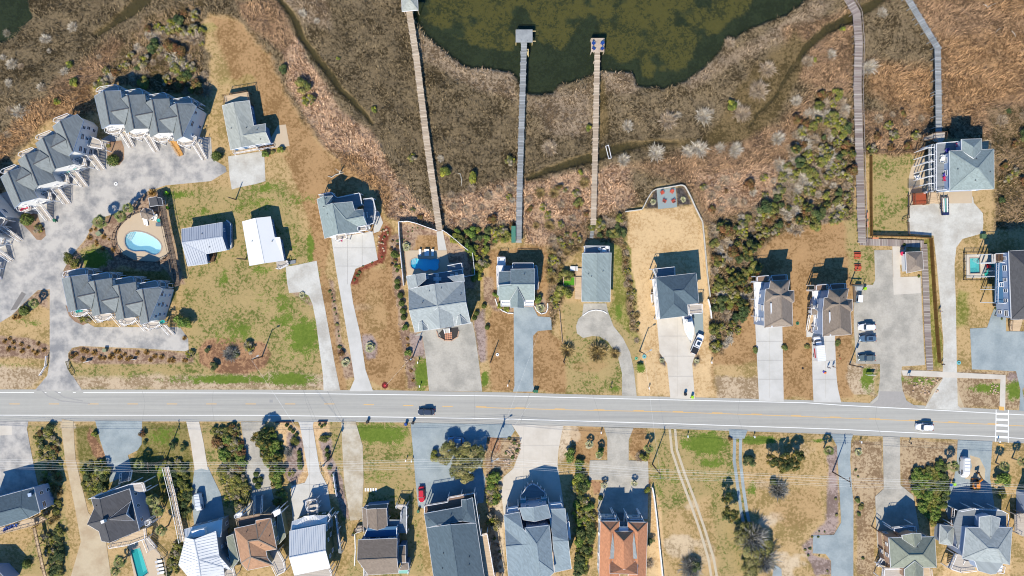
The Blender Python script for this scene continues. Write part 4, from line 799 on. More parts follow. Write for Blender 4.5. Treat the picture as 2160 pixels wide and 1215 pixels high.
roof(h, 'Z11', "1000,690,6.5 1065,700,7.2 1045,740,7.2 1100,735,6.7 1090,790,6.5 1005,790,6.5", '0.1.3.4.5', sh_tb, wl_w, wz=3.6, win=False, nm='porch_roof'); stair(h, 'Z11', "960,790 1040,790 1000,1060 915,1050", 3.6, .1, deckt, white); deck(h, 'Z11', "1000,980 1100,960 1095,1080 990,1075", 1.8, deckn, 'all')
h = house('Z13', "830,530", 'large pale green grey hip-roofed house with big deck and pergola by the shell lane')
roof(h, 'Z13', "568,322,9 1085,300,9 1088,765,9 575,785,9 880,520,11.6 900,520,11.6", '0.1.5.4 1.2.5 2.3.4.5 3.0.4', sh_hg, wl_b, wz=3, vents=5); roof(h, 'Z13', "708,188,9 942,180,9 944,312,9 712,320,9 850,275,10.5 852,410,10.7", '0.1.4 1.2.5.4 0.4.5.3', sh_hg, wl_b, wz=0, over=.35)
deck(h, 'Z13', "387,238 705,212 708,318 570,325 574,775 385,792", 6.0, deckg, '5,0,4'); deck(h, 'Z13', "325,268 385,240 385,792 325,795", 4.0, deckg, '0,3,2')
for k in range(6):
    mb = MB(); y = 285+k*84; a, b = W(*rd('Z13', "322,%g" % y)[0][:2], 6.6), W(*rd('Z13', "390,%g" % (y-6))[0][:2], 6.6); mb.bar(a, b, .14, .2)
    for q in (a,): mb.box((q.x, q.y, 3.3), .18, .18, 6.6)
    mb.build('pergola_beam', white, h)
deck(h, 'Z13', "375,110 520,103 512,190 470,228 400,215 370,180", 4.2, deckw, '0,1,4,5', woodd); stair(h, 'Z13', "378,120 368,190 262,205 265,165", 4.2, 2.4, deckw, woodd); deck(h, 'Z13', "945,208 1025,205 1020,300 945,300", 6, deckt, '0,1', deckt)
stair(h, 'Z13', "330,805 410,805 440,930 310,940", 5, 1.6, deckt, woodd); deck(h, 'Z13', "145,815 305,805 300,945 145,950", 1.6, mat('redwood', C(170,84,56), .8, .12), 'all', woodd)
mb = MB()
for k in range(9): y = 735+k*10; mb.bar(W(*rd('Z13', "105,%g" % (y+(k*3)))[0][:2], 2.6), W(*rd('Z13', "250,%g" % (y+k*2))[0][:2], 2.6), .07, .12)
mb.build('trellis', woodd, h)
h = house('Z14', "1000,500", 'small bath house with taupe hip roof beside the boardwalk', 'pavilion', 'bath_house')
roof(h, 'Z14', "882,352,3 1118,340,3 1135,600,3 897,648,3 1025,455,4.2 1028,535,4.2", '0.1.4 1.2.5.4 2.3.5 3.0.4.5', sh_br, wl_w, storeys=[1.7])
h = house('Z15', "750,660", 'dark blue grey roofed house cut by the right edge with blue upper deck')
roof(h, 'Z15', "552,325,9 1050,300,9 1050,980,9 578,1000,9 735,490,11.2 740,840,11.2", '0.1.4 1.2.5.4 2.3.5 3.0.4.5', sh_dk, wl_b, wz=3); bd = mat('deck_blue', C(70,116,158), .8, .05, 1)
deck(h, 'Z15', "425,440 552,430 572,852 415,838", 5.8, bd, '0,3,2', white); mb = MB()
for k in range(9): x = 432+k*14; mb.bar(W(*rd('Z15', "%g,352" % x)[0][:2], 6.2), W(*rd('Z15', "%g,428" % (x+2))[0][:2], 6.2), .16, .16)
mb.build('pergola_slats', woodd, h); deck(h, 'Z15', "385,352 552,344 552,430 425,440 385,440", 5.8, deckw, '0,4', white); deck(h, 'Z15', "450,850 575,855 575,970 470,965", 2.4, deckt, '3,2', woodd); stair(h, 'Z15', "570,1010 690,1000 660,1115 560,1110", 2.4, .2, deckt, woodd)
for a in ("395,520 430,520", "390,680 430,680"):
    p, q = [W(*r[:2], 3.6) for r in rd('Z15', a)]; mb = MB(); mb.bar(p, q, .14, .2); mb.box((p.x, p.y, 1.8), .14, .14, 3.6); mb.build('post', white, h)
for k, (x, y) in enumerate(((545, 622), (475, 657), (545, 720), (545, 818))):
    c = W(*rd('Z15', "%g,%g" % (x, y))[0][:2], 5.9); mb = MB()
    for q in (-.55, .55): mb.box((c.x+q, c.y, 6.1), .12, 1.1, .12); mb.box((c.x, c.y+q, 6.1), 1.2, .12, .12)
    mb.box((c.x, c.y, 6.1), .1, 1.1, .1); tag(mb.build('deck_table', white, None), 'white square table on the blue upper deck, %s' % ('northmost by the wall', 'out in the middle', 'third down by the wall', 'southmost by the wall')[k], 'table')
# pool pavilion, shed and the raised walkway
h = house('Z4', "715,330", 'brown hexagonal pavilion roof at the north end of the kidney pool', 'pavilion', 'pavilion')
roof(h, 'Z4', "640,318,2.7 690,268,2.7 780,290,2.7 800,360,2.7 740,412,2.7 655,385,2.7 705,330,3.8", '0.1.6 1.2.6 2.3.6 3.4.6 4.5.6 5.0.6', sh_br, wl_w, walls=False, ridge=sh_tb)
for x, y in ((655, 325), (700, 285), (775, 305), (785, 355), (735, 395), (665, 375)): p = W(*rd('Z4', "%g,%g" % (x, y))[0][:2], 2.7); MB().box((p.x, p.y, 1.3), .15, .15, 2.6).build('post', woodd, h)
h = house('Z4', "810,200", 'small dark grey roofed shed beside the raised walkway', 'shed', 'shed'); roof(h, 'Z4', "735,155,2.8 820,138,3.4 850,238,3.4 755,250,2.8 888,155,2.8 905,240,2.8", '0.1.2.3 1.4.5.2', sh_dk, wl_w, win=False)
# dock gazebo
h = house('I', "865,8", 'pale grey gazebo roof over the end of the long left pier', 'gazebo', 'gazebo'); roof(h, 'I', "846,-22,3.6 880,-24,3.6 882,21,3.6 848,24,3.6 864,-2,4.8", '0.1.4 1.2.4 2.3.4 3.0.4', sh_pg, white, walls=False)
for x, y in ((849, -20), (878, -21), (880, 18), (851, 20)): p = W(x, y, 3.6); MB().box((p.x, p.y, 1.4), .18, .18, 4.2).build('post', deckt, h)
# ------------- south of the road -------------
h = house('Z17', "60,400", 'dusty blue hip-roofed house with skylight at the left edge'); sb_ = sh_hg
roof(h, 'Z17', "-300,350,7 258,200,7 400,163,7 475,455,7 338,522,7 -300,720,7 242,400,9 -300,540,9", '0.1.6.7 1.2.3.4.6 6.4.5.7', sh_ng, wl_b); c = W(*rd('Z17', "360,245")[0][:2], 7.6); MB().box((c.x, c.y, 7.75), .9, .9, .3, .2).build('skylight', mat('skylight2', C(190,210,240), .2), h)
deck(h, 'Z17', "-200,700 330,540 400,525 425,605 60,700 -200,790", 4, deckt, '2,3,4', deckt); deck(h, 'Z17', "405,530 500,505 560,545 440,605", 3, deckt, '1,2', woodd)
h = house('Z17', "50,1150", 'small corner of a roof cut by the bottom left corner'); roof(h, 'Z17', "-300,1130,5 -50,1130,5 110,1300,5 -300,1400,5", '0.1.2.3', sh_dk, wl_b, win=False)
h = house('Z18', "350,600", 'dark charcoal roofed house with white decks beside the long teal pool')
roof(h, 'Z18', "115,370,7 205,375,9 532,265,7 640,718,7 318,852,9 228,832,7 200,728,7 72,652,8 148,478,7 250,610,9", '0.1.9.8 8.9.7 7.9.6 6.9.4.5 1.2.3.4.9', sh_dk, wl_b, vents=1)
roof(h, 'Z18', "300,600,9 495,545,9 545,405,7.3 582,610,7.3", '0.1.2 0.3.1', sh_dk, wl_b, wz=5.5, over=.25, nm='dormer'); c = W(*rd('Z18', "255,615")[0][:2], 9.2); MB().box((c.x, c.y, 9.3), .9, .8, 1.2, .3).build('chimney', wl_w, h)
deck(h, 'Z18', "105,365 290,290 545,205 690,190 720,290 640,300 530,265 205,372", 6, deckw, '0,1,2,3'); deck(h, 'Z18', "320,868 640,722 715,685 725,800 540,870 325,905", 3, deckt, '2,3,4,5'); stair(h, 'Z18', "440,200 540,170 560,60 450,90", 6, 1.5, deckg); stair(h, 'Z18', "690,810 740,790 835,905 745,950", 3, .1, deckw); deck(h, 'Z18', "720,600 770,590 780,640 725,660", 5, deckw)
h = house('Z19', "400,850", 'white standing-seam metal roofed house with blue lower roof')
roof(h, 'Z19', "195,712,7.6 305,740,9.2 592,628,7.7 635,955,7.6 800,1140,7.2 690,1100,7.5 700,1215,7.3 405,1300,9.2 260,1260,7.4 105,1070,7.3 365,1008,9.2", '0.1.10 0.10.9 9.10.7.8 1.2.3.10 10.3.4.5 10.5.6.7', met_w, wl_gr, seam=.75, ridge=met_g)
roof(h, 'Z19', "180,602,5.2 675,475,5.2 660,700,6.6 195,735,6.6", '0.1.2.3', met_w, wl_gr, seam=.75, nm='lower_roof'); roof(h, 'Z19', "735,700,5 820,665,5 895,1010,5 800,1120,5 770,930,5.4", '0.1.2.3.4', sh_ol, wl_gr, over=.1, nm='bay_roof', win=False)
c = W(*rd('Z19', "370,650")[0][:2], 7); MB().box((c.x, c.y, 6.2), 3.4, 1.8, 2.0, .22).build('dormer', white, h); deck(h, 'Z19', "700,1120 830,1090 860,1215 710,1240", 2.6, deckw)
h = house('Z19', "1120,800", 'tan brown shingled hip-roofed house with brown north deck')
roof(h, 'Z19', "838,592,7 1120,530,7 1120,485,7 1315,455,7 1395,862,7 1250,885,7 1270,975,7 1340,1072,7 1008,1140,7 925,1045,7 1015,760,9 1150,742,9 1050,965,8.8", '0.1.11.10 1.2.3.11 11.3.4 10.11.4.5 10.5.6.12 12.6.7 12.7.8 12.8.9 0.10.12.9', sh_rb, wl_kh, ridge=sh_br, vents=4)
deck(h, 'Z19', "870,450 1220,385 1350,380 1360,450 1120,530 900,580", 5.4, deckb, '0,1,5', deckt); deck(h, 'Z19', "848,400 940,365 945,425 860,445", 6, dwt); deck(h, 'Z19', "1340,370 1440,320 1450,390 1365,440", 6.2, dwt, '0,1'); roof(h, 'Z19', "1400,450,3.5 1440,340,3.5 1510,700,3.5 1420,800,3.5", '0.1.2.3', sh_ol, wl_sg, over=.1, win=False, nm='side_roof'); deck(h, 'Z19', "1250,900 1420,870 1500,1010 1520,1140 1400,1200 1340,1075 1270,985", 4, deckw, '1,2,3,4'); stair(h, 'Z19', "1110,390 1200,375 1210,150 1115,160", 5, .3, deckg)
h = house('Z20', "550,800", 'white metal roofed house with green siding and white front gable')
roof(h, 'Z20', "315,627,6.4 785,535,6.4 787,882,9.2 313,972,9.2 850,1108,6.6 380,1205,6.6", '0.1.2.3 3.2.4.5', met_w, wl_gn, seam=.6, ridge=met_g)
roof(h, 'Z20', "350,500,4.6 510,440,4.7 570,470,4.7 650,425,4.7 812,420,4.6 798,540,5.8 330,622,5.8", '0.1.2.3.4.5.6', met_w, wl_gn, seam=.6, nm='porch_roof'); roof(h, 'Z20', "500,432,5.2 570,478,5.9 655,412,5.2 575,425,6.0", '0.1.3 1.2.3', met_w, white, walls=False, nm='portico_roof')
deck(h, 'Z20', "535,215 680,190 700,260 690,330 560,350 540,290", 2.6, deckw); stair(h, 'Z20', "570,290 690,265 690,400 575,420", 4.4, 2.6, deckw); deck(h, 'Z20', "385,1208 850,1110 880,1160 870,1260 400,1300", 4, deckw, '1,2'); deck(h, 'Z20', "915,405 935,400 990,800 1000,920 960,915 925,560", 2.6, deckg, '1,0'); deck(h, 'Z20', "830,380 870,440 800,540 800,480", 4.6, deckw, '0,1')
h = house('Z21', "350,800", 'grey brown shingled house in two levels with small north gable')
roof(h, 'Z21', "190,420,4 305,412,5 425,408,4 435,632,4 315,668,5 200,640,4", '0.1.4.5 1.2.3.4', sh_tb, wl_bl, over=.3, storeys=[1.8]); roof(h, 'Z21', "135,395,3.2 190,420,3.9 198,640,3.9 152,702,3.2", '0.1.2.3', sh_tb, wl_bl, over=.2, win=False); roof(h, 'Z21', "180,375,3.2 445,352,3.2 430,405,3.9 190,418,3.9", '0.1.2.3', sh_tb, wl_bl, over=.1, win=False)
roof(h, 'Z21', "90,785,6 550,765,6 548,1002,8 78,1025,8 568,1182,6 208,1200,6", '0.1.2.3 3.2.4.5', sh_tb, wl_bl); roof(h, 'Z21', "570,858,4.4 650,853,4.4 650,967,5 568,967,5 655,1055,4.4 578,1052,4.4", '0.1.2.3 3.2.4.5', sh_tb, wl_bl, over=.15, win=False); roof(h, 'Z21', "600,1060,4.4 685,1060,4.4 690,1140,4.2 575,1148,4.2 605,1090,4.7", '0.1.2.4 4.2.3', sh_tb, wl_bl, over=.1, win=False)
deck(h, 'Z21', "165,720 200,640 555,622 558,740 170,755", 4.2, bd, '2,0'); deck(h, 'Z21', "440,540 600,545 600,440 672,365 672,700 440,705", 3, deckg, '1,3'); deck(h, 'Z21', "535,362 675,365 670,430 600,430 545,400", 2.4, deckw, '0,1,4'); stair(h, 'Z21', "600,490 668,490 670,430 605,430", 3.0, 2.4, deckw); deck(h, 'Z21', "130,1030 200,1025 205,1215 160,1215 155,1095 130,1090", 3, deckw, '5,3,4'); deck(h, 'Z21', "570,1148 690,1142 692,1185 568,1185", 3.2, mat('deck_aqua', C(150,210,196)), '1'); deck(h, 'Z21', "80,615 145,615 145,680 60,695 45,665", .8, deckw, 'all', woodd)
h = house('Z22', "500,900", 'long slate blue roofed building with brown decks beside the red car')
roof(h, 'Z22', "205,690,6.5 462,655,9.0 745,640,6.5 866,1420,6.5 575,1420,9.0 311,1420,6.5", '0.1.4.5 1.2.3.4', sh_ng, wl_gr, vents=4)
roof(h, 'Z22', "178,535,6.5 590,460,6.5 585,385,6.5 705,362,6.5 745,640,6.5 600,615,7.8 325,660,7.8 205,690,6.5 650,520,7.6 640,385,7.0", '0.1.8.5.6 0.6.7 1.2.9.8 9.3.4.5.8', sh_ng, wl_gr, vents=2)
deck(h, 'Z22', "185,438 440,395 437,352 728,298 742,360 705,365 585,385 590,460 180,535", 4.6, deckb, '0,1,2,8'); deck(h, 'Z22', "728,298 802,757 870,742 985,1420 870,1420 742,640 705,365", 4.6, deckt, '0,1,2')
h = house('Z23', "440,850", 'very large dusty blue roofed house with bright blue shaded forecourt')
roof(h, 'Z23', "108,603,7.5 265,573,7.5 300,740,9.6 435,895,10.8 298,903,9.4 130,918,9.3 160,1300,7.5 470,1300,10.6 121,745,7.6", '0.1.2 0.2.3.4.8 8.4.5 5.4.3.7.6', sh_bb, wl_b, over=.35); roof(h, 'Z23', "555,545,7.5 725,540,7.5 738,690,7.6 600,815,9.5 755,862,9.3 602,868,9.5 787,1142,7.4 620,1178,7.5", '0.1.2.3 2.4.5.3 5.4.6.7', sh_bb, wl_b, over=.35)
roof(h, 'Z23', "265,532,8.3 410,525,9.3 418,668,9.3 303,650,8.3 548,500,8.3 582,628,8.3", '0.1.2.3 1.4.5.2', sh_bb, wl_b, over=.3); roof(h, 'Z23', "320,733,9.8 567,705,9.8 613,1180,9.8 470,1310,9.9 460,1065,11.8 440,895,11.8", '0.1.5 1.2.4.5 2.3.4 0.5.4.3', sh_bb, wl_b, over=.3)
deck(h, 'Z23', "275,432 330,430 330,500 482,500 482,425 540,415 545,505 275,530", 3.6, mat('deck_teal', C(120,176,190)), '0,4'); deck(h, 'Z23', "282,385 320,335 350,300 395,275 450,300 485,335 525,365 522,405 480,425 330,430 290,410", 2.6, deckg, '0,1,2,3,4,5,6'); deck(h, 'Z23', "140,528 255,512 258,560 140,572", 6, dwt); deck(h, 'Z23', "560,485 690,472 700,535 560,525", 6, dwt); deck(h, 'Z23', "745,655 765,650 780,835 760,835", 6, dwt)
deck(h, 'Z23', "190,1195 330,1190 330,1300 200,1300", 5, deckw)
h = house('Z24', "490,950", 'terracotta shingled house with twin north wings and shaded drive')
for s in ("240,618,7.3 447,618,7.3 345,732,8.9 340,1280,8.9 225,1280,7.3 450,1280,7.3", "540,628,7.3 755,630,7.3 648,740,8.9 642,1280,8.9 545,1280,7.3 735,1280,7.3"): roof(h, 'Z24', s, '0.1.2 0.2.3.4 2.1.5.3', sh_or, wl_w)
roof(h, 'Z24', "388,728,8.2 605,728,8.2 495,840,10.1 500,1140,10.1 345,1180,8.4 645,1180,8.4", '0.1.2 0.2.3.4 1.5.3.2', sh_or, wl_w, wz=5, over=.3); roof(h, 'Z24', "345,1035,8.3 500,1135,9.9 645,1035,8.3 645,1196,10.3 345,1188,10.3", '0.1.2.3.4', sh_or, wl_w, wz=5, over=.3); 
for s in ("375,745,8.62 400,1025,8.7 340,1025,8.98", "605,745,8.62 640,1025,8.98 575,1025,8.7"): roof(h, 'Z24', s, '0.1.2', sh_lg, wl_w, walls=False, fascia=sh_lg, th=.05, nm='skylight_panel')
deck(h, 'Z24', "235,540 255,575 385,570 372,540 395,535 410,615 240,615", 5.5, deckg, '1,0,4'); deck(h, 'Z24', "525,545 550,580 680,585 665,545 685,545 712,625 540,625", 5.5, deckg, '1,0,4'); stair(h, 'Z24', "420,660 490,665 500,525 408,525", 5.0, .3, deckg); deck(h, 'Z24', "447,618 540,628 540,690 447,690", 5.2, deckg, ''); MB().box((*W(*rd('Z24', "490,705")[0][:2], 7).xy, 6.6), 2.6, .8, 1.6).build('bay', white, h)
h = house('Z25', "400,1030", 'olive grey hip-roofed house with tan walls and blue shaded forecourt')
roof(h, 'Z25', "213,905,6.5 585,895,6.5 600,1145,6.5 228,1148,6.5 375,1045,8.8 490,1043,8.8", '0.1.5.4 1.2.5 2.3.4.5 3.0.4', sh_ol, wl_tn, vents=1); roof(h, 'Z25', "318,885,6.8 408,868,8.2 473,870,6.8 475,925,6.8 425,982,8.2 325,915,6.8", '0.1.4.5 1.2.3.4', sh_ol, wl_tn, wz=2, over=.25); roof(h, 'Z25', "425,1093,8.2 432,1240,8.2 340,1160,6.8 340,1240,6.8 490,1150,6.8 492,1240,6.8", '0.1.3.2 0.4.5.1', sh_ol, wl_tn, over=.25)
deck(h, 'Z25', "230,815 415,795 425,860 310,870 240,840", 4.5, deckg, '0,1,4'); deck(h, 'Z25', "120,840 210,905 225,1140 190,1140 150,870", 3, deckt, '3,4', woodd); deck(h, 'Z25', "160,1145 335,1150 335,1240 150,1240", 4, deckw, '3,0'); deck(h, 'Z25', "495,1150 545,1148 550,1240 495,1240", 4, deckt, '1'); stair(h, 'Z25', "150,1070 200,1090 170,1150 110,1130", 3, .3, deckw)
h = house('Z26', "470,960", 'light grey hip-roofed house with white decks and stair behind the excavator')
roof(h, 'Z26', "300,820,7.2 675,820,7.2 655,1122,7.2 600,1112,7.2 545,1195,7.2 500,1200,7.2 400,1172,7.2 372,1092,7.2 272,1072,7.2 480,988,9.3 560,995,9.3", '0.1.10.9 1.2.10 2.3.10 3.4.5.6.7.9.10 7.8.9 8.0.9', sh_lg, wl_b, vents=1)
roof(h, 'Z26', "410,735,7.2 505,722,8.3 500,915,8.3 408,825,7.2 578,745,7.2 560,860,7.2", '0.1.2.3 1.4.5.2', sh_lg, wl_b, over=.3); deck(h, 'Z26', "235,680 345,660 570,670 625,700 625,820 575,820 560,740 410,730 400,820 295,820 240,1000 200,800", 4.8, deckg, '0,1,2,3'); deck(h, 'Z26', "185,655 232,680 205,830 175,810", 3, deckb, '3,0', white)
deck(h, 'Z26', "205,1030 275,1045 280,1090 375,1100 370,1165 250,1180 155,1150", 3.4, deckw, '4,5,6'); stair(h, 'Z26', "200,1060 275,1080 230,1160 150,1140", 3.4, .8, deckw); deck(h, 'Z26', "540,1120 600,1125 590,1185 535,1180", 4, dwt)
h = house('Z26', "145,880", 'small grey hip-roofed garage beside the tall white decks', 'garage', 'garage'); roof(h, 'Z26', "90,798,3 205,812,3 190,968,3 82,950,3 148,862,4.1 146,905,4.1", '0.1.4 1.2.5.4 2.3.5 3.0.4.5', sh_lg, wl_b, win=False)
h = house('Z26', "790,800", 'grey timber stair tower of a house beyond the right edge'); deck(h, 'Z26', "695,710 760,705 800,700 800,890 745,885 700,860", 3.4, deckw, '0,5,4', deckw); stair(h, 'Z26', "720,730 790,725 800,840 735,845", 3.4, 1, deckw, deckw)
roof(h, 'Z26', "830,560,6 1100,560,6 1100,900,6 830,900,6 960,730,8", '0.1.4 1.2.4 2.3.4 3.0.4', sh_lg, wl_b, win=False)
# ---------------- plants ----------------
leafm = mat_vc('leaves', .65, .25)
def unit(n):
    v = RNG.normal(size=(n, 3)); return v/np.linalg.norm(v, axis=1, keepdims=True)
def kites(c, a, s): return np.stack([c-a, c+s, c+a, c-s], 1).reshape(-1, 3)
def fin(name, c, a, s, col):
    v = kites(c, a, s); n = len(c); f = np.arange(n*4).reshape(n, 4); return npmesh(name, v, f, np.repeat(col, 4, 0), leafm)
def crown_mesh(name, n, leaf, pal, lobes=9, spread=.62, lr=(.3, .52), flat=.8, seed=0, up=.35, jit=.28):
    """leaves over the surfaces of many overlapping clumps; unit radius, base at z=0"""
    pal = np.array([C(*p) for p in pal]); L = []
    rr = np.random.default_rng(seed); cs = []
    for i in range(lobes):
        t = rr.uniform(0, 2*math.pi); r = spread*math.sqrt(rr.uniform(0, 1)); cs.append((r*math.cos(t), r*math.sin(t), flat*(.55+.45*(1-r)*rr.uniform(.4, 1.2)), rr.uniform(*lr), rr.integers(len(pal)), rr.uniform(.75, 1.25)))
    w_ = np.array([c[3]**2 for c in cs]); k = rr.choice(lobes, n, p=w_/w_.sum()); cs = np.array(cs); C0 = cs[k]
    d = unit(n); d[:, 2] = np.abs(d[:, 2])*np.where(rr.random(n) < .8, 1, -1); rad = C0[:, 3]*(1-jit*rr.random(n)**2+.10*rr.normal(size=n))
    c = C0[:, :3]+d*rad[:, None]*np.array([1, 1, .85]); c[:, 2] = np.maximum(c[:, 2], .02)
    nrm = d+unit(n)*.7+np.array([0, 0, up]); nrm /= np.linalg.norm(nrm, axis=1, keepdims=True); q = unit(n); a = np.cross(nrm, q); a /= np.linalg.norm(a, axis=1, keepdims=True); s = np.cross(nrm, a)
    sz = leaf*rr.uniform(.6, 1.4, (n, 1)); col = pal[C0[:, 4].astype(int)]*C0[:, 5][:, None]*rr.uniform(.7, 1.35, (n, 1))*(1+rr.normal(0, .05, (n, 3)))
    return fin(name, c, a*sz, s*sz*.62, np.clip(col, .005, .9))
def twig_mesh(name, n, pal, ln=(.35, 1.0), wd=.02, el=(.2, 1.2), clumps=5, seed=0, droop=0.0):
    rr = np.random.default_rng(seed); pal = np.array([C(*p) for p in pal]); cc = rr.uniform(-.35, .35, (clumps, 2)); k = rr.integers(clumps, size=n)
    t = rr.uniform(0, 2*math.pi, n); e = rr.uniform(*el, n); d = np.stack([np.cos(t)*np.cos(e), np.sin(t)*np.cos(e), np.sin(e)], 1); L = rr.uniform(*ln, n)[:, None]*.5; st = rr.uniform(0, .45, n)[:, None]
    c = np.concatenate([cc[k], np.full((n, 1), .03)], 1)+d*(L+st); c[:, 2] -= droop*(np.hypot(c[:, 0], c[:, 1])**2); s = np.cross(d, np.array([0, 0, 1.])); s /= np.linalg.norm(s, axis=1, keepdims=True)+1e-6
    d2 = d+unit(n)*.35; s = s*.8+unit(n)*.3
    col = pal[rr.integers(len(pal), size=n)]*rr.uniform(.7, 1.25, (n, 1)); return fin(name, c, d2*L, s*wd*rr.uniform(.6, 1.5, (n, 1)), np.clip(col, .01, .95))
def palm_mesh(name, seed, fr=30, pal=((150,158,92),(118,132,66),(176,172,116)), L=1.0, zc=0.0, droop=.35):
    rr = np.random.default_rng(seed); pal = np.array([C(*p) for p in pal]); cs, as_, ss, co = [], [], [], []
    for i in range(fr):
        t = rr.uniform(0, 2*math.pi); e = rr.uniform(-.2, 1.2); ln = L*rr.uniform(.75, 1.05); base = np.array([0, 0, zc]); pc = pal[rr.integers(len(pal))]*rr.uniform(.75, 1.25)
        d = np.array([math.cos(t)*math.cos(e), math.sin(t)*math.cos(e), math.sin(e)]); side = np.array([-math.sin(t), math.cos(t), 0.])
        hub = base+d*ln*.45; cs.append((base+hub)/2); as_.append((hub-base)/2); ss.append(side*.02*L); co.append(pc*.8)
        for j in range(11):
            q = (j-5)/5*1.15; dd = d*math.cos(q)+side*math.sin(q); l = ln*.55*(1-.18*abs(q)); tip = hub+dd*l; tip[2] -= droop*l*(.4+.5*rr.random()); m = (hub+tip)/2; cs.append(m); as_.append((tip-hub)/2); ss.append(np.cross(dd, [0, 0, 1.])*.045*L+np.array([0, 0, .01])); co.append(pc*rr.uniform(.8, 1.2))
    return fin(name, np.array(cs), np.array(as_), np.array(ss), np.array(co))
OLV = [(146,142,72),(122,126,62),(160,150,84),(108,114,60)]; DKG = [(84,102,58),(70,90,50),(108,118,68)]; BRG = [(126,148,64),(104,130,54),(146,158,78)]; GRB = [(176,162,136),(150,140,112),(190,174,150)]; AMB = [(206,164,96),(186,142,78),(220,184,120)]; CED = [(100,110,58),(128,124,58),(78,92,50),(150,132,64)]; YEL = [(168,164,56),(148,150,60),(120,130,56)]
MS = {}
def variants(kind):
    if kind in MS: return MS[kind]
    f = dict(
     myrtle=lambda i: crown_mesh('crown', 2000, .07, OLV+YEL[1:2], 17, .74, (.16, .38), .75, 100+i, jit=.4), mixed=lambda i: crown_mesh('crown', 1700, .07, OLV+GRB+YEL[:1], 18, .78, (.14, .34), .7, 200+i, jit=.5),
     oak=lambda i: crown_mesh('crown', 6000, .045, [(142,136,76),(122,120,66),(164,154,98),(106,108,58)], 34, .78, (.12, .27), .62, 300+i, jit=.5), dark=lambda i: crown_mesh('crown', 1500, .08, DKG, 10, .62, (.25, .46), .85, 400+i),
     cedar=lambda i: crown_mesh('crown', 3200, .055, CED, 24, .72, (.12, .3), 1.0, 500+i, jit=.5), bright=lambda i: crown_mesh('crown', 1600, .085, BRG, 12, .68, (.2, .4), .8, 600+i, jit=.4),
     clip=lambda i: crown_mesh('crown', 1100, .10, [(92,108,46),(78,96,40),(108,120,54)], 4, .16, (.72, .86), .75, 700+i, jit=.08), hedge=lambda i: crown_mesh('crown', 2200, .06, [(104,112,46),(124,124,56),(86,98,42),(140,134,60)], 22, .74, (.2, .32), .8, 750+i, jit=.2),
     mound=lambda i: twig_mesh('blades', 420, AMB, (.5, 1.0), .06, (.15, 1.4), 3, 800+i, .3), yellow=lambda i: crown_mesh('crown', 700, .12, YEL, 8, .6, (.25, .45), .8, 850+i, jit=.4),
     dry=lambda i: twig_mesh('twigs', 800, [(206,182,152),(170,146,116),(222,202,176)], (.3, .9), .028, (.1, 1.3), 7, 900+i), white=lambda i: twig_mesh('twigs', 520, [(238,228,210),(214,202,182),(196,178,152)], (.35, .95), .03, (.1, 1.2), 6, 950+i),
     bare=lambda i: twig_mesh('twigs', 1100, [(168,166,162),(140,138,134),(120,120,104)], (.25, .8), .02, (.1, 1.3), 26, 980+i), pampas=lambda i: twig_mesh('blades', 900, [(222,196,140),(196,166,108),(160,140,84)], (.5, 1.1), .035, (.2, 1.3), 5, 990+i, .35),
     palm=lambda i: palm_mesh('fronds', 1000+i), agave=lambda i: palm_mesh('fronds', 1100+i, 26, ((196,196,150),(160,166,110),(214,206,170)), 1.0, .15, .15), plant=lambda i: crown_mesh('crown', 240, .16, [(104,120,60),(132,128,70),(86,100,50)], 5, .5, (.3, .5), .6, 1200+i, jit=.4),
     rust=lambda i: crown_mesh('crown', 900, .1, [(140,98,62),(116,92,52),(120,112,56)], 10, .6, (.25, .45), .85, 1300+i, jit=.4))[kind]
    MS[kind] = [f(i) for i in range(3 if kind in ('oak', 'bare', 'palm', 'hedge') else 4)]; return MS[kind]
FLAT = dict(myrtle=1.0, mixed=.9, oak=.75, dark=1.1, cedar=1.35, bright=1.1, clip=.95, hedge=.8, mound=.9, yellow=.9, dry=.7, white=.75, bare=.8, pampas=.9, palm=1.0, agave=.8, plant=.7, rust=.9)
bark = mat('bark', C(150,136,118), .9, .2, 2); bark_w = mat('dead_wood', C(214,208,196), .85, .1, 2)
NAME = dict(myrtle='evergreen_shrub', mixed='evergreen_shrub', oak='live_oak', dark='dark_shrub', cedar='cedar_tree', bright='leafy_tree', clip='clipped_bush', hedge='hedge', mound='grass_mound', yellow='yellow_bush', dry='dry_shrub', white='dead_shrub', bare='bare_tree', pampas='pampas_grass', palm='palm_tree', agave='agave', plant='garden_plant', rust='rusty_bush')
CAT = dict(oak='tree', cedar='tree', bright='tree', bare='tree', palm='palm tree', mound='ornamental grass', pampas='ornamental grass', hedge='hedge', agave='plant', plant='plant')
def trunk_mb(r, h, n=4, lean=.3):
    mb = MB(); mb.tube([(0,0,-.1), (.05*r, 0, h*.3), (0, .05*r, h*.55)], [.10*r+.05, .07*r+.04, .05*r+.03], 6)
    for i in range(n): t = 2*math.pi*i/n+.4; mb.tube([(0, 0, h*.25), (math.cos(t)*r*.3, math.sin(t)*r*.3, h*.5), (math.cos(t+.3)*r*.6, math.sin(t+.3)*r*.6, h*.72)], [.05*r+.03, .035*r+.02, .012*r+.01], 5)
    return mb
TR = {}
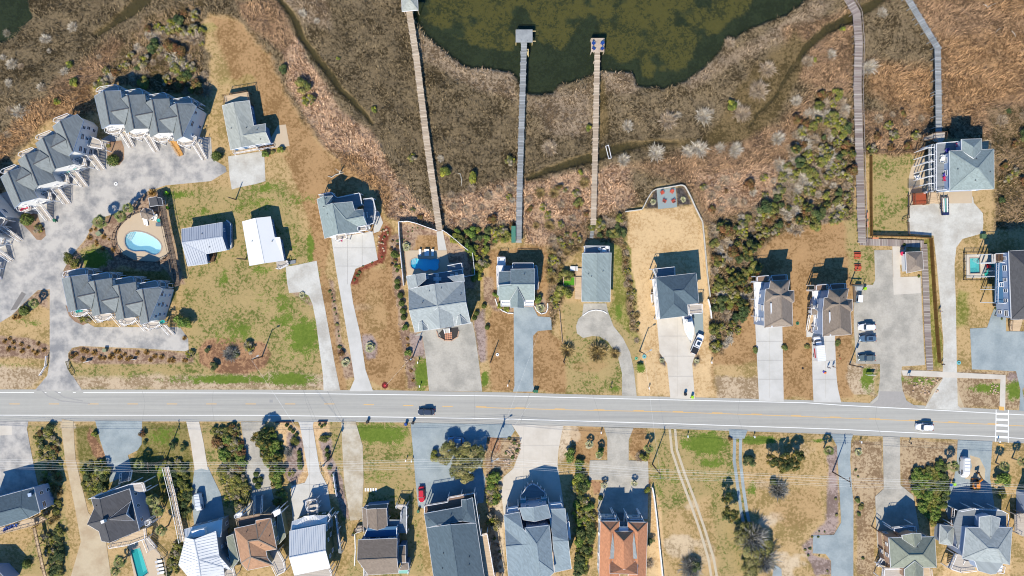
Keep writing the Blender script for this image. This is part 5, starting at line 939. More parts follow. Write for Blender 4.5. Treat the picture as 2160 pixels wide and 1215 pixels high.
def plant(kind, px, py, r, label, group=None, hz=None, sx=1.0, rot=None, tall=None, cat=None, nm=None):
    """r: crown radius in photograph pixels"""
    R = r*S; sz = R*FLAT[kind]*(hz or 1); ht = tall or 0.0
    p = W(px, py, ht+sz*.6); rz = random.uniform(0, 6.28) if rot is None else rot; vs = variants(kind); me = vs[random.randrange(len(vs))]
    nm = nm or NAME[kind]; ct = cat or CAT.get(kind, 'shrub')
    if ct in ('tree', 'palm tree') or ht:
        o = bpy.data.objects.new(nm, None); COL.objects.link(o); o.location = (p.x, p.y, 0); o.rotation_euler = (0, 0, rz); o.empty_display_size = .3
        c = bpy.data.objects.new('crown' if ct != 'palm tree' else 'fronds', me); COL.objects.link(c); c.parent = o; c.location = (0, 0, ht); c.scale = (R*sx, R, sz)
        key = (round(ht or sz*.6, 1), kind == 'palm')
        if key not in TR:
            if kind == 'palm' or ht: mb = MB().tube([(0, 0, -.1), (.08, 0, key[0]*.5), (0, 0, key[0])], [.22, .18, .16], 7)
            else: mb = trunk_mb(R, sz)
            TR[key] = mb.mesh('trunk'); TR[key].materials.append(bark_w if kind == 'bare' else bark)
        t = bpy.data.objects.new('trunk', TR[key]); COL.objects.link(t); t.parent = o
    else:
        o = bpy.data.objects.new(nm, me); COL.objects.link(o); o.location = (p.x, p.y, sample(GZ, np.array([px]), np.array([py]))[0]-.02); o.rotation_euler = (0, 0, rz); o.scale = (R*sx, R, sz)
    return tag(o, label, ct, group)
def ordered(L, label):
    if 'from the top' in label or 'from the north' in label: return sorted(L, key=lambda p: p[1])
    if 'from the right' in label: return sorted(L, key=lambda p: -p[0])
    if 'from the left' in label: return sorted(L, key=lambda p: p[0])
    return L
def row(kind, view, s, label, group, **k):
    """label holds {o}: the place in the row, in the order given"""
    L = ordered(rd(view, s), label)
    for i, p in enumerate(L): plant(kind, p[0], p[1], p[2] if len(p) > 2 else 5, label.format(o=ORD[min(i, 29)]), group, **k)
def poisson(poly, dmin, n, seed, soft=0):
    rr = np.random.default_rng(seed); xs = [p[0] for p in poly]; ys = [p[1] for p in poly]; c = np.stack([rr.uniform(min(xs), max(xs), n*14), rr.uniform(min(ys), max(ys), n*14)], 1).astype(np.float32); c = c[sdist(c[:, 0], c[:, 1], poly) > soft]; out = []
    for q in c:
        if all((q[0]-o[0])**2+(q[1]-o[1])**2 > dmin*dmin for o in out): out.append(q)
        if len(out) >= n: break
    return out
def thicket(view, s, dmin, n, kinds, rr_, label, group, seed, soft=2):
    for q in poisson(rd(view, s), dmin, n, seed, soft):
        PQ = rd(view, s); xs = [z[0] for z in PQ]; ys = [z[1] for z in PQ]; fx = (q[0]-min(xs))/(max(xs)-min(xs)+1); fy = (q[1]-min(ys))/(max(ys)-min(ys)+1)
        wh = (', top ', ', upper ', ', middle ', ', lower ', ', bottom ')[int(fy*4.999)]+('left', 'centre', 'right')[int(fx*2.999)]+' part'
        k = random.choice(kinds); r = random.uniform(*rr_)*(.9 if k in ('dry', 'white') else 1)*random.choice((.8, 1, 1.15))
        plant(k, q[0], q[1], r, (label[k] if k in label else label['*'])+wh, group+(' '+k if k in label else ''))
WL = lambda where: {'*': 'evergreen shrub '+where, 'dry': 'leafless tan shrub '+where, 'white': 'bleached dead shrub '+where, 'dark': 'dark green shrub '+where, 'cedar': 'dark bushy cedar '+where, 'rust': 'rusty brown shrub '+where, 'yellow': 'yellow green shrub '+where, 'pampas': 'straw grass clump '+where, 'mixed': 'patchy olive shrub '+where, 'oak': 'spreading oak '+where, 'bare': 'bare grey tree '+where, 'bright': 'bright green tree '+where}
def place_plants():
    thicket('I', "262,105 300,62 400,20 430,55 425,120 440,190 380,195 330,183 260,165 215,180 195,200 200,160", 12, 62, ['myrtle','mixed','dark','dry','dry','mixed','white','rust','mixed'], (8, 17), WL('in the thicket behind the top townhouse row'), 'shrubs in the thicket behind the top townhouses', 3)
    thicket('I', "0,60 240,120 180,190 60,260 0,300", 38, 16, ['white','yellow','white','dry'], (7, 11), WL('out on the marsh at the upper left'), 'shrubs scattered on the upper left marsh', 4)
    thicket('I', "1700,255 1725,195 1765,190 1798,240 1800,430 1780,462 1705,482 1640,492 1600,530 1592,640 1560,700 1520,740 1503,735 1497,500 1492,470 1560,458 1630,425 1660,330", 13, 190, ['myrtle','mixed','mixed','mixed','dark','dry','dry','white','myrtle','rust','cedar'], (8, 17), WL('in the large thicket west of the long boardwalk'), 'shrubs in the thicket west of the long boardwalk', 5)
    thicket('I', "1480,380 1640,340 1700,200 1720,260 1660,400 1500,460", 16, 26, ['dry','dry','white','rust','mixed'], (8, 14), WL('on the reedy ground left of the thicket'), 'dry shrubs left of the large thicket', 6)
    thicket('I', "960,485 1060,478 1072,505 1045,515 1030,540 1005,600 1000,575 985,520 950,500", 11, 30, ['myrtle','mixed','bright','yellow','dark'], (7, 14), WL('in the clump between the two middle piers'), 'shrubs in the clump between the middle piers', 7)
    thicket('I', "1160,505 1215,480 1232,500 1215,518 1190,550 1190,600 1184,648 1160,650", 11, 26, ['pampas','mixed','myrtle','dry','mixed'], (6, 12), WL('in the strip left of the long low house'), 'shrubs left of the long low house', 8)
    thicket('I', "1245,465 1318,455 1318,498 1250,500", 12, 12, ['mixed','myrtle','dry','dark'], (8, 13), WL('at the foot of the right middle pier'), 'shrubs at the foot of the right middle pier', 9)
    thicket('I', "1312,500 1322,500 1352,690 1346,735 1335,700 1318,600", 9, 20, ['mixed','pampas','dry','rust'], (4, 8), WL('in the hedge line by the golden lawn'), 'shrubs along the west side of the golden lawn', 10)
    thicket('I', "2080,235 2250,200 2250,470 2110,470 2115,320", 19, 22, ['myrtle','dry','rust','dark','mixed','dry'], (9, 17), WL('on the scrub at the right edge of the photo'), 'shrubs on the scrub at the right edge', 11)
    thicket('I', "820,500 845,500 848,560 835,590 822,560", 8, 10, ['pampas','rust','yellow','plant'], (4, 6), WL('in the bed left of the white pool fence'), 'plants in the bed left of the white fence', 12)
    thicket('I', "940,400 1085,385 1085,480 960,480", 24, 14, ['dry','rust','dry'], (8, 13), WL('on the reed slope between the first two piers'), 'dry shrubs on the reed slope', 13)
    thicket('I', "1110,400 1240,380 1240,470 1160,490 1110,480", 20, 16, ['dry','rust','mixed','pampas'], (7, 12), WL('on the reed slope between the middle piers'), 'shrubs on the reed slope between the middle piers', 14)
    thicket('I', "822,345 830,400 925,480 880,460 840,440", 14, 10, ['rust','dry','mixed'], (6, 10), WL('beside the lower end of the first pier'), 'shrubs beside the lower end of the first pier', 15)
    thicket('I', "1830,240 1960,230 1960,310 1840,320", 20, 14, ['dry','rust','mixed'], (7, 12), WL('behind the thin fence right of the long boardwalk'), 'shrubs behind the thin fence', 16)
    # single shrubs on the marsh
    for k, x, y, r, lb in [('yellow',790,230,8,'small yellow green bush alone on the marsh left of the first pier'),('dark',598,145,11,'round dark green bush where lawn meets the pink reeds'),('myrtle',636,180,19,'broad yellow green bush, upper of two at the lawn edge'),('mixed',652,212,16,'patchy yellow green bush, lower of two at the lawn edge'),
      ('yellow',713,122,5,'tiny yellow bush beside the tidal creek, upper left'),('mixed',870,333,11,'pale green bush just left of the first pier'),('yellow',938,362,13,'yellow green bush just right of the first pier'),('yellow',998,372,16,'largest yellow green bush between the first two piers'),('mixed',1076,340,13,'pale bush touching the left side of the second pier'),
      ('dry',1160,312,17,'tall tan and green bush between second and third piers'),('yellow',1243,270,8,'small yellow bush touching the left side of the third pier'),('yellow',1225,365,8,'little yellow bush left of the third pier below the creek'),('yellow',1545,222,13,'yellow bush among the dead shrubs in mid marsh'),('mixed',1075,415,8,'small pale bush left of the second pier'),('myrtle',1220,428,12,'olive bush touching the third pier near its foot'),
      ('yellow',1778,62,7,'small green bush beside the top bend of the long boardwalk'),('yellow',1720,125,7,'small yellow bush right of the tidal creek'),('dry',1705,128,13,'tan shrub left of a small yellow bush near the creek'),('mixed',1485,395,9,'small green bush above the white curb of the golden lawn'),('rust',1180,395,9,'rusty bush between the piers below the creek')]: plant(k, x, y, r, lb)
    for i, (x, y, r) in enumerate([(1327,265,13),(1410,255,20),(1487,245,17),(1567,238,19),(1600,188,21),(1620,145,18),(1540,90,12)]): plant('dry' if i not in (0, 2) else 'white', x, y, r, ORD[i]+' from the left of the rounded pale shrubs arcing across the middle marsh', 'rounded pale shrubs in an arc on the middle marsh')
    for i, (x, y, r) in enumerate([(1318,338,14),(1384,322,17),(1452,318,13),(1475,313,18),(1520,312,11),(1552,316,16),(1645,292,16),(1648,348,14),(1680,340,14)]): plant('white', x, y, r, ORD[i]+' from the left of the bleached dead shrubs in the row below the creek', 'bleached dead shrubs below the creek')
    for i, (x, y, r) in enumerate([(1420,248,7),(1432,242,7),(1500,235,7),(1555,222,9)]): plant('white', x, y, r, ORD[i]+' from the left of the small white dead tops among the rounded marsh shrubs', 'small white dead tops')
    WS = [(638,28,9),(668,43,7),(928,335,8),(1080,422,7),(1835,140,18),(1865,25,12),(1755,115,11),(1745,245,14),(1775,250,10),(1750,330,20),(1690,285,12),(1680,210,12),(1640,410,10),(1665,480,10),(1580,530,10),(1770,440,14)]; WT = [(150,55,11),(95,82,11),(22,133,12),(85,182,9),(135,150,9),(370,125,18),(385,140,14),(330,85,12),(40,235,14)]
    for L, wh in ((WS, 'right and middle marsh'), (WT, 'upper left marsh')):
        for i, (x, y, r) in enumerate(sorted(L)): plant('white', x, y, r, ORD[i]+' from the left of the bleached skeleton shrubs on the '+wh, 'bleached skeleton shrubs on the '+wh)
    # clipped and garden shrubs north of the road
    for k, x, y, r, lb in [('clip',457,329,12,'round clipped bush between the top townhouses and the gravel pad'),('clip',240,338,14,'round clipped bush in the island between two townhouse rows'),('clip',58,464,15,'big round bush in the left island by the diagonal townhouses'),('mixed',79,483,12,'smaller olive bush at the tip of the left island'),('clip',52,655,12,'round dark green bush on the island left of the entrance drive'),('plant',228,308,7,'small green plant in the island by the diagonal townhouses'),
      ('bright',386,678,21,'bright green leafy tree at the right end of the lower townhouses'),('agave',857,520,12,'pale spiky palm in the corner of the white fenced yard'),('agave',780,733,14,'large pale agave on the brown lawn between two drives'),('agave',728,765,12,'agave in the mulch beside the narrow drive'),('rust',720,745,9,'dark red shrub above the agave by the narrow drive'),('agave',636,622,9,'small pale palm in the mulch pocket of the curving gravel drive'),
      ('clip',1021,646,6,'small round bush right of the big house, upper one on the lawn edge'),('clip',1028,690,6,'small round bush right of the big house, lower one on the lawn edge'),('clip',1005,661,6,'dark round bush in the mulch right of the big house, upper'),('clip',1001,671,6,'dark round bush in the mulch right of the big house, lower'),('bright',1045,622,8,'green shrub hugging the left wall of the white porched house'),('yellow',1053,645,8,'lime green low shrub left of the two below the white porch'),('yellow',1068,651,8,'lime green low shrub right of the two below the white porch'),
      ('bright',1135,630,11,'green shrub right of the white porch house'),('agave',1140,650,12,'spiky mixed clump in the curbed bed right of the white porch'),('myrtle',1195,580,15,'dark olive bush just above the green turf planter'),('myrtle',1187,622,22,'large olive bush just below the green turf planter'),('pampas',1200,738,15,'large straw coloured pampas clump by a thin post'),('pampas',1262,742,20,'widest pampas clump on the lawn inside the curved drive'),('pampas',1300,745,11,'smaller pampas clump beside the curved drive'),
      ('bright',1350,770,7,'bright weed clump by the teal meter lid'),('agave',1397,760,7,'small palm in the dark left bed of the boat drive'),('agave',1470,762,7,'small palm in the dark right bed of the boat drive'),('agave',1378,425,8,'small yellow palm in the black bed left of the slate patio'),('agave',1442,420,8,'small green palm in the black bed right of the slate patio'),('plant',1595,738,9,'dark little garden clump left of the middle white drive'),('plant',1656,732,9,'dark little garden clump right of the middle white drive'),('plant',1704,731,9,'dark spiky clump left of the box truck drive'),('plant',1769,724,9,'dark spiky clump right of the box truck drive'),
      ('plant',495,748,11,'scraggly shrub at the right of the oval mulch bed'),('dark',450,773,11,'dark low shrub at the lower left of the oval mulch bed'),('dark',437,738,7,'small dark shrub at the top left of the oval mulch bed'),('bare',485,748,18,'leafless brushy tangle in the centre of the oval mulch bed'),('mixed',525,735,16,'tall olive bush right in the oval mulch bed'),('plant',575,320,8,'low green clump in the bed by the pale L-shaped house'),('bright',560,326,11,'bright green low shrub by the pale L-shaped house'),('yellow',592,316,10,'orange green shrub at the corner of the pale L-shaped house'),('mixed',170,670,11,'low olive shrubs in the bed below the lower townhouses, left'),('mixed',185,674,10,'low olive shrubs in the bed below the lower townhouses, right'),
      ('mixed',402,748,11,'dark green bush at the right end of the long roadside bed'),('rust',150,750,8,'reddish shrub at the left end of the long roadside bed'),('mixed',500,420,1,'tuft')][:-1]: plant(k, x, y, r, lb)
    plant('hedge', 150, 548, 22, 'large dark green oval hedge left of the kidney pool lawn', sx=.75, rot=-.7+math.pi/2)
    row('palm', 'I', "203,466,17 250,455,15 265,438,14", '{o} palm from the left beside the pool drive', 'palms beside the pool drive', tall=4.2); plant('palm', 67, 640, 13, 'short palm on the island left of the entrance drive', tall=2.5)
    row('clip', 'C3', "155,178,7 155,222,7 180,297,7.5 190,362,7.6 205,428,7.6 208,485,7.2", '{o} from the north of the clipped green balls left of the big cross-gabled house', 'clipped balls left of the cross-gabled house')
    row('clip', 'B3', "128,1035,9 140,1100,4 138,1140,4 152,1180,4", '{o} from the north of the green balls along the white fence bed', 'balls along the white fence bed')
    row('bright', 'C3', "215,572,8 242,790,9", '{o} from the north of the leafy shrubs near the gravel court pole', 'leafy shrubs near the gravel court pole')
    row('mound', 'C1', "35,690,5 80,665,4.5 110,700,5 180,715,5 240,740,4 320,710,4.5 65,755,5.5 115,755,4 185,770,5.5 275,770,3.5 310,790,6 370,765,5", '{o} amber mound from the left in the mulch left of the entrance drive', 'amber mounds left of the entrance drive')
    row('mound', 'C1', "620,815,5 645,800,5 700,770,5.5 738,775,5.5 700,845,5.5 800,790,6.5 850,830,5.5 885,830,5 945,820,8 985,778,5 1012,778,5 1020,830,6 1060,800,4.5 1085,840,5 1110,835,5.5 1170,795,5 1245,785,6 1280,848,5 1320,815,5.5 1375,820,6 1445,850,5.5 1475,850,6 1565,850,4 1590,855,4", '{o} amber mound from the left in the long roadside bed', 'amber mounds in the long roadside bed')
    row('mound', 'Z4', "60,530,4 110,510,4 45,615,6 205,605,5.5 125,660,4 130,695,4 195,750,5.5 315,755,5.5 770,90,9 270,630,3", '{o} amber mound from the left around the kidney pool', 'amber mounds around the kidney pool'); row('mound', 'C1', "120,485,6 160,480,5 1570,660,5", '{o} amber mound from the left on the drive edge islands', 'amber mounds on drive edge islands')
    row('plant', 'C2', "1195,258,5 1215,290,3 1218,320,3 1232,352,4 1235,415,5 1250,455,3 1255,545,6 1270,608,3 1273,645,3 1280,740,6 1450,95,5 1435,130,5 1410,165,4", '{o} from the top of the small plants lining the mulch strip between two narrow drives', 'small plants between two narrow drives')
    row('mound', 'C3', "238,668,4 245,722,4 262,850,4 270,940,4 288,1020,4", '{o} from the north of the low clumps down the strip right of the brown lawn', 'low clumps down the strip'); row('plant', 'B2', "1650,830,3 1690,850,4 1660,890,4 1640,940,3 1640,1060,3 1560,1110,3 1480,1140,3", '{o} from the top of the small plants in the red mulch bed', 'plants in the red mulch bed')
    row('plant', 'Z8', "95,135,2.5 140,95,2.5 190,98,2.5 245,98,2.5 140,130,2.5 95,180,2.5 55,215,3", '{o} from the left of the tiny plants in the yard north of the turquoise pool', 'tiny plants north of the turquoise pool'); row('clip', 'I', "1907,516,4 1938,583,3", '{o} from the left of the small clipped shrubs by the bath house', 'small shrubs by the bath house')
    row('plant', 'I', "2100,650,4 2113,672,4 2136,660,4", '{o} from the left of the small shrubs below the right house decks', 'small shrubs below the right house decks')
    # south of the road
    thicket('I', "72,900 105,893 122,935 128,985 95,985 75,960", 7.2, 22, ['mixed','dark','rust','myrtle'], (7, 11), WL('in the hedge patch left of the sand track'), 'hedge patch left of the sand track', 21)
    thicket('I', "85,985 128,985 132,1060 112,1110 90,1090 100,1040 85,1020", 8.8, 23, ['mixed','dry','myrtle','pampas'], (6, 11), WL('in the strip left of the sand track'), 'strip below the wires left of the sand track', 22)
    thicket('I', "90,1110 130,1105 135,1140 130,1215 105,1215", 8, 22, ['mixed','dark','myrtle'], (8, 13), WL('in the dense hedge above the bottom left corner'), 'dense hedge by the bottom left corner', 23)
    thicket('I', "170,975 220,970 232,1010 215,1040 188,1050 172,1020", 8, 22, ['mixed','dark','myrtle','yellow'], (7, 12), WL('between the sand track and the charcoal roofed house'), 'shrubs by the charcoal roofed house', 24)
    thicket('I', "345,985 368,960 400,990 402,1080 380,1110 365,1040", 8, 30, ['mixed','yellow','myrtle','dark'], (7, 11), WL('along the west boardwalk'), 'shrubs along the west boardwalk', 25)
    thicket('I', "395,1110 380,1215 350,1215 362,1140", 8.8, 17, ['mixed','myrtle','dark'], (7, 11), WL('at the foot of the white metal roofed house'), 'shrubs left of the white metal roofed house', 26)
    thicket('I', "450,905 500,898 512,930 516,985 505,1000 470,975 452,940", 8, 34, ['myrtle','bright','mixed','rust'], (8, 14), WL('in the square thicket right of the long concrete drive'), 'square thicket right of the long concrete drive', 27)
    thicket('I', "462,985 510,990 528,1030 520,1068 490,1072 470,1030", 8, 27, ['oak','mixed','myrtle'], (10, 16), WL('in the lower thicket above the white metal roofed house'), 'lower thicket above the white metal roof', 28)
    thicket('I', "545,905 580,895 590,950 595,1000 603,1075 585,1085 572,1010 560,970 545,940", 7.2, 44, ['bright','bright','cedar','myrtle'], (8, 13), WL('in the tall hedge between the grey and white drives'), 'tall hedge between the grey and white drives', 29)
    plant('cedar', 552, 925, 22, 'large cedar reaching toward the road left of the pebble beds', tall=1.6)
    plant('oak', 955, 958, 34, 'spreading olive oak, left of the clump over the blue gravel court', tall=2.0); plant('oak', 995, 965, 34, 'spreading olive oak, right of the clump over the blue gravel court', tall=2.2); plant('oak', 975, 990, 32, 'spreading olive oak, lowest of the clump over the blue gravel court', tall=1.5); plant('myrtle', 920, 962, 15, 'dark green bush at the left end of the oak clump')
    thicket('I', "1028,1000 1050,995 1052,1060 1030,1065", 7.2, 15, ['myrtle','bright','mixed'], (8, 12), WL('in the strip right of the long slate roofed building'), 'strip right of the slate roofed building', 30); plant('mixed', 1040, 1100, 22, 'grey green bush beside the long slate roofed building'); thicket('I', "1040,1130 1058,1130 1062,1215 1050,1215", 8, 10, ['plant','dry'], (4, 7), WL('in the verge beside the brown side deck'), 'verge beside the brown side deck', 31)
    for k, x, y, r, lb in [('bright',1203,961,17,'large round bush left of the palms by the concrete court'),('bright',1222,981,13,'second round bush beside the large round one by the concrete court'),('bright',1268,952,9,'green shrub under the palms by the concrete court'),('agave',1263,962,9,'small spiky palm under the palms by the concrete court'),('myrtle',1360,962,12,'grey green bush at the upper right of the concrete court'),('dry',1350,964,10,'pale grey shrub left of the bush at the concrete court'),
      ('clip',1267,1050,6,'small clipped bush at the left gate of the terracotta house'),('yellow',1364,1035,10,'dark bush with yellow top in the shaded court of the terracotta house'),('dark',1372,1140,10,'narrow dark shrub along the right wall of the terracotta house'),('dry',1370,1190,10,'pale shrub at the lower right wall of the terracotta house'),('dark',1581,975,15,'dark cedar bush just right of the twin blue tracks'),('cedar',1533,1050,14,'upper of the two cedars left of the bare grey tree'),('cedar',1540,1085,20,'larger lower cedar left of the bare grey tree'),
      ('rust',1540,925,6,'small dark shrub at the edge of the bright lawn plot'),('bare',1645,1035,22,'sprawling leafless shrub on the sandy empty lot'),('dark',1632,1018,9,'low dark shrub under the wires on the empty lot'),('plant',1763,1052,5,'upper small shrub in the purple mulch by the forked drive'),('plant',1765,1086,5,'lower small shrub in the purple mulch by the forked drive'),('palm',1752,952,13,'low palm left of the mouth of the forked blue drive'),
      ('agave',1812,955,10,'pale spiky plant right of the forked blue drive'),('plant',1810,1055,8,'upper shrub of three right of the forked blue drive'),('plant',1817,1070,9,'middle shrub of three right of the forked blue drive'),('plant',1812,1084,6,'lower shrub of three right of the forked blue drive'),('bare',1460,1200,26,'dark brushy tangle at the bottom left of the empty plot'),('dark',1465,1195,14,'dark bush inside the tangle at the bottom of the empty plot'),
      ('bright',2115,1012,19,'leafy green tree right of the orange excavator'),('myrtle',2115,1045,12,'round bush below the leafy tree right of the excavator'),('bright',1983,975,9,'small green ball at the top of the large hedge'),('rust',300,915,10,'rusty round shrub right of the wide blue gravel drive'),('dark',306,934,6,'small dark shrub right of the wide blue gravel drive'),('yellow',199,916,9,'yellow columnar shrub left of the wide blue gravel drive'),('mixed',195,1008,12,'olive shrub under the wires near the charcoal roof'),
      ('dark',365,940,10,'dark bush by the pole on the lawn near the long concrete drive'),('dark',385,945,9,'second dark bush by the pole near the long concrete drive'),('myrtle',345,1050,10,'bush beside the wires and the west boardwalk'),('clip',57,1190,10,'round olive bush in the bottom left yard')]: plant(k, x, y, r, lb, tall=(1.6 if k == 'cedar' else None) if k != 'palm' else 3.0)
    row('oak', 'I', "1572,1130,30 1600,1165,36 1588,1200,30", 'bare grey spreading tree, {o} from the top, at the bottom of the empty lots', 'bare grey spreading trees', tall=1.0); row('bare', 'I', "1590,1140,34 1615,1185,30", 'grey leafless crown, {o} from the top, in the clump below the empty lots', 'grey leafless crowns', tall=1.4)
    row('cedar', 'I', "1628,972,17 1650,982,18 1672,980,17 1683,962,17 1655,965,16", '{o} from the left of the dark cedars in the clump on the sandy lot', 'cedar clump on the sandy lot', tall=1.4)
    thicket('I', "1212,995 1242,985 1245,1030 1225,1045 1252,1060 1255,1120 1240,1215 1215,1215 1212,1120", 8, 57, ['myrtle','mixed','dark','yellow','bright'], (8, 13), WL('in the tall hedge left of the terracotta house'), 'hedge left of the terracotta house', 33)
    thicket('I', "1928,990 1975,990 1978,1080 1972,1110 1955,1095 1925,1020", 7.2, 54, ['bright','myrtle','hedge'], (9, 13), WL('in the big block hedge between two southern drives'), 'big block hedge between two drives', 34); thicket('I', "1975,975 1998,975 1998,1040 1992,1075 1975,1080", 6.4, 20, ['bright','dark','clip'], (7, 10), WL('on the east side of the block hedge'), 'shrubs on the east side of the block hedge', 35)
    row('palm', 'I', "2016,986,15", 'low palm at the corner of the block hedge by the white van', None, tall=3.2); row('palm', 'I', "2125,985,13 2160,975,12", '{o} from the left of the palms right of the crosswalk end', 'palms right of the crosswalk end', tall=3.5)
    row('palm', 'I', "290,982,14 204,995,11", '{o} from the right of the low palms north of the charcoal roofed house', 'low palms north of the charcoal roofed house', tall=2.6); row('palm', 'I', "318,1060,17 328,1080,15 335,1122,15 246,1188,16 238,1208,13", '{o} from the top of the palms around the charcoal roofed house', 'palms around the charcoal roofed house', tall=4.0)
    row('agave', 'I', "1243,938,11 1275,1024,9 1338,1020,9", '{o} from the left of the pale spiky palms by the terracotta house drive', 'pale spiky palms by the terracotta house drive', tall=1.2); row('palm', 'I', "1265,960,9 1370,948,12", '{o} from the left of the dark palms near the road by the concrete court', 'dark palms near the road', tall=2.6)
    row('clip', 'Z27', "318,193,4.4 367,245,4.6 413,285,4.6 467,335,4.8 240,460,4.5 245,540,4 300,600,5 503,598,5.2 515,660,5.5 512,725,6 520,790,6.5 525,825,6", '{o} from the top of the round bushes left of the white southern drive', 'round bushes left of the white drive')
    row('clip', 'Z27', "812,182,3 892,185,3.6 845,215,3.4 925,560,5 935,640,6 945,700,4.5 965,830,5.5 1018,945,4.5 1040,1060,4.2 1050,1130,4 1058,1190,4.5", '{o} from the top of the round bushes right of the white drive', 'round bushes right of the white drive')
    for x, y, r, sx, rt, lb in ((622, 931, 14, .7, 1.1, 'dark oval clipped hedge in the pebble bed left of the white drive'), (686, 926, 17, .5, 1.57, 'tall oval bright hedge right of the white drive'),): plant('hedge', x, y, r, lb, sx=sx, rot=rt, hz=.7)
    row('clip', 'I', "541,999,7 538,1013,6.5 549,1011,6.5 545,1025,8", '{o} from the top of the four clipped balls in the grey gravel court', 'four clipped balls in the gravel court')
    plant('bare', 609, 955, 11, 'small bare tree in the purple mulch of the pebble garden', tall=1.5); plant('mixed', 615, 1000, 9, 'olive shrub with curved edging in the pebble garden'); plant('hedge', 1884, 1170, 24, 'curved narrow hedge left of the olive roofed house', sx=.28, rot=.1)
    row('plant', 'I', "1713,1133,4 1726,1133,4 1699,1160,4.5 1709,1158,4.5 1706,1172,4 1728,1172,3 1746,1205,4 1740,1121,3 1728,1121,3", '{o} from the left of the low plants around the fork of the blue drive', 'low plants around the drive fork'); row('plant', 'D6', "135,765,7 165,795,6 145,850,6 170,1110,5 140,630,4 125,590,4", '{o} from the top of the small plants in the mulch right of the forked drive', 'small plants right of the forked drive'); row('plant', 'I', "1075,925,6 1085,935,7 1090,950,6 1080,965,6 1095,940,5 1068,955,5", '{o} from the left of the shrubs in the rocky bed by the concrete court', 'shrubs in the rocky bed')
# ---------------- boardwalks, fences, poles, wires ----------------
def walkway(view, s, wd, z, m, label, rails=(), posts=True, rm=None, z1=None, pl=.42, cross=None, slats=True, leaveposts=True):
    P = [W(*q[:2], z) for q in rd(view, s)]; n = len(P); z1 = z if z1 is None else z1; cum = [0]
    for i in range(1, n): cum.append(cum[-1]+(P[i]-P[i-1]).length)
    for i in range(n): P[i].z = z+(z1-z)*cum[i]/cum[-1]
    t = thing('boardwalk', label, 'boardwalk', (P[0].x, P[0].y, 0)); mb = MB(); BLOCK.append([p for p in bl(view, s, wd)])
    for i in range(n-1):
        a, b = P[i], P[i+1]; L = (b-a).length; d = (b-a)/L; rz = math.atan2(d.y, d.x); k = int(L/pl)
        for j in range(k):
            q = a+d*((j+.5)*L/k); mb.box((q.x+random.uniform(-.015, .015)*d.y, q.y, q.z+random.uniform(-.012, .012)), L/k-.06, wd+random.uniform(-.06, .06), .06, rz)
    for i in range(1, n-1): mb.box((P[i].x, P[i].y, P[i].z-.035), wd*1.02, wd*1.02, .05, math.atan2((P[i]-P[i-1]).y, (P[i]-P[i-1]).x))
    o = mb.build('planks', mat_vc('planks', .85, .15), t); o['kind'] = 'stuff'; nb = len(mb.v)//8; A_, B_2 = PLK[m.name]; u = RNG.random((nb, 1)); cc = (np.array(A_)*u+np.array(B_2)*(1-u))*RNG.uniform(.82, 1.15, (nb, 1)); at_ = o.data.color_attributes.new('Col', 'FLOAT_COLOR', 'POINT'); c4 = np.ones((nb*8, 4), np.float32); c4[:, :3] = np.repeat(cc, 8, 0); at_.data.foreach_set('color', c4.ravel()); fr = MB(); rl = {-1: MB(), 1: MB()}
    for i in range(n-1):
        a, b = P[i], P[i+1]; L = (b-a).length; d = (b-a)/L; nn = Vector((-d.y, d.x, 0))
        for sg in (-1, 1):
            o = nn*sg*(wd/2-.12); fr.bar(a+o-Vector((0,0,.14)), b+o-Vector((0,0,.14)), .1, .2)
            if sg in rails: rail_on(rl[sg], a+nn*sg*wd/2, b+nn*sg*wd/2, 1.05, 2.4, .8)
            elif posts:
                for j in range(int(L/3)+1): q = a+d*min(j*3, L)+nn*sg*(wd/2+.06); fr.box((q.x, q.y, q.z/2-.25), .16, .16, q.z+1.1)
    fr.build('frame', rm or m, t)
    for sg in rails: rl[sg].build('railing', rm or m, t)
    return t
def bl(view, s, wd):
    P = rd(view, s); L, R = [], []; w_ = wd/S/2+.5
    for i, p in enumerate(P):
        a = P[max(i-1, 0)]; b = P[min(i+1, len(P)-1)]; dx, dy = b[0]-a[0], b[1]-a[1]; l = math.hypot(dx, dy); L.append((p[0]-dy/l*w_, p[1]+dx/l*w_)); R.append((p[0]+dy/l*w_, p[1]-dx/l*w_))
    return L+R[::-1]
wk_t = mat('plank_tan', C(222,204,184), .85, .16, .5, kind='patch', col2=C(196,176,156)); wk_g = mat('plank_grey', C(176,180,182), .85, .16, .5, kind='patch', col2=C(146,150,154)); wk_b = mat('plank_brown_grey', C(186,174,168), .85, .16, .5, kind='patch', col2=C(154,140,136)); wk_d = mat('plank_dark', C(122,108,96), .9, .2, .5)
PLK = {'plank_tan': (C(224,206,184), C(196,176,154)), 'plank_grey': (C(182,184,184), C(150,154,158)), 'plank_brown_grey': (C(196,186,178), C(146,130,126)), 'plank_dark': (C(140,124,110), C(96,82,72)), 'deck_tan': (C(226,200,168), C(196,168,136))}
tan_p = mat('new_post', C(228,204,150), .8, .1)
walkway('I', "863,22 878,120 899,290 914,395 927,486", 1.72, 1.5, wk_t, 'long tan boardwalk from the gazebo down to the white fenced yard')
walkway('I', "1105.5,86 1102,200 1099,300 1096,400 1094,512", 1.55, 1.4, wk_g, 'long grey boardwalk in the middle with an empty square platform')
walkway('I', "1260,106 1256,300 1251.5,475", 1.5, 1.4, wk_t, 'boardwalk ending in a small platform with four blue chairs'); walkway('I', "1251,476 1248,502", 1.0, 1.2, wk_g, 'short narrow ramp behind the long low house', z1=.4, posts=False)
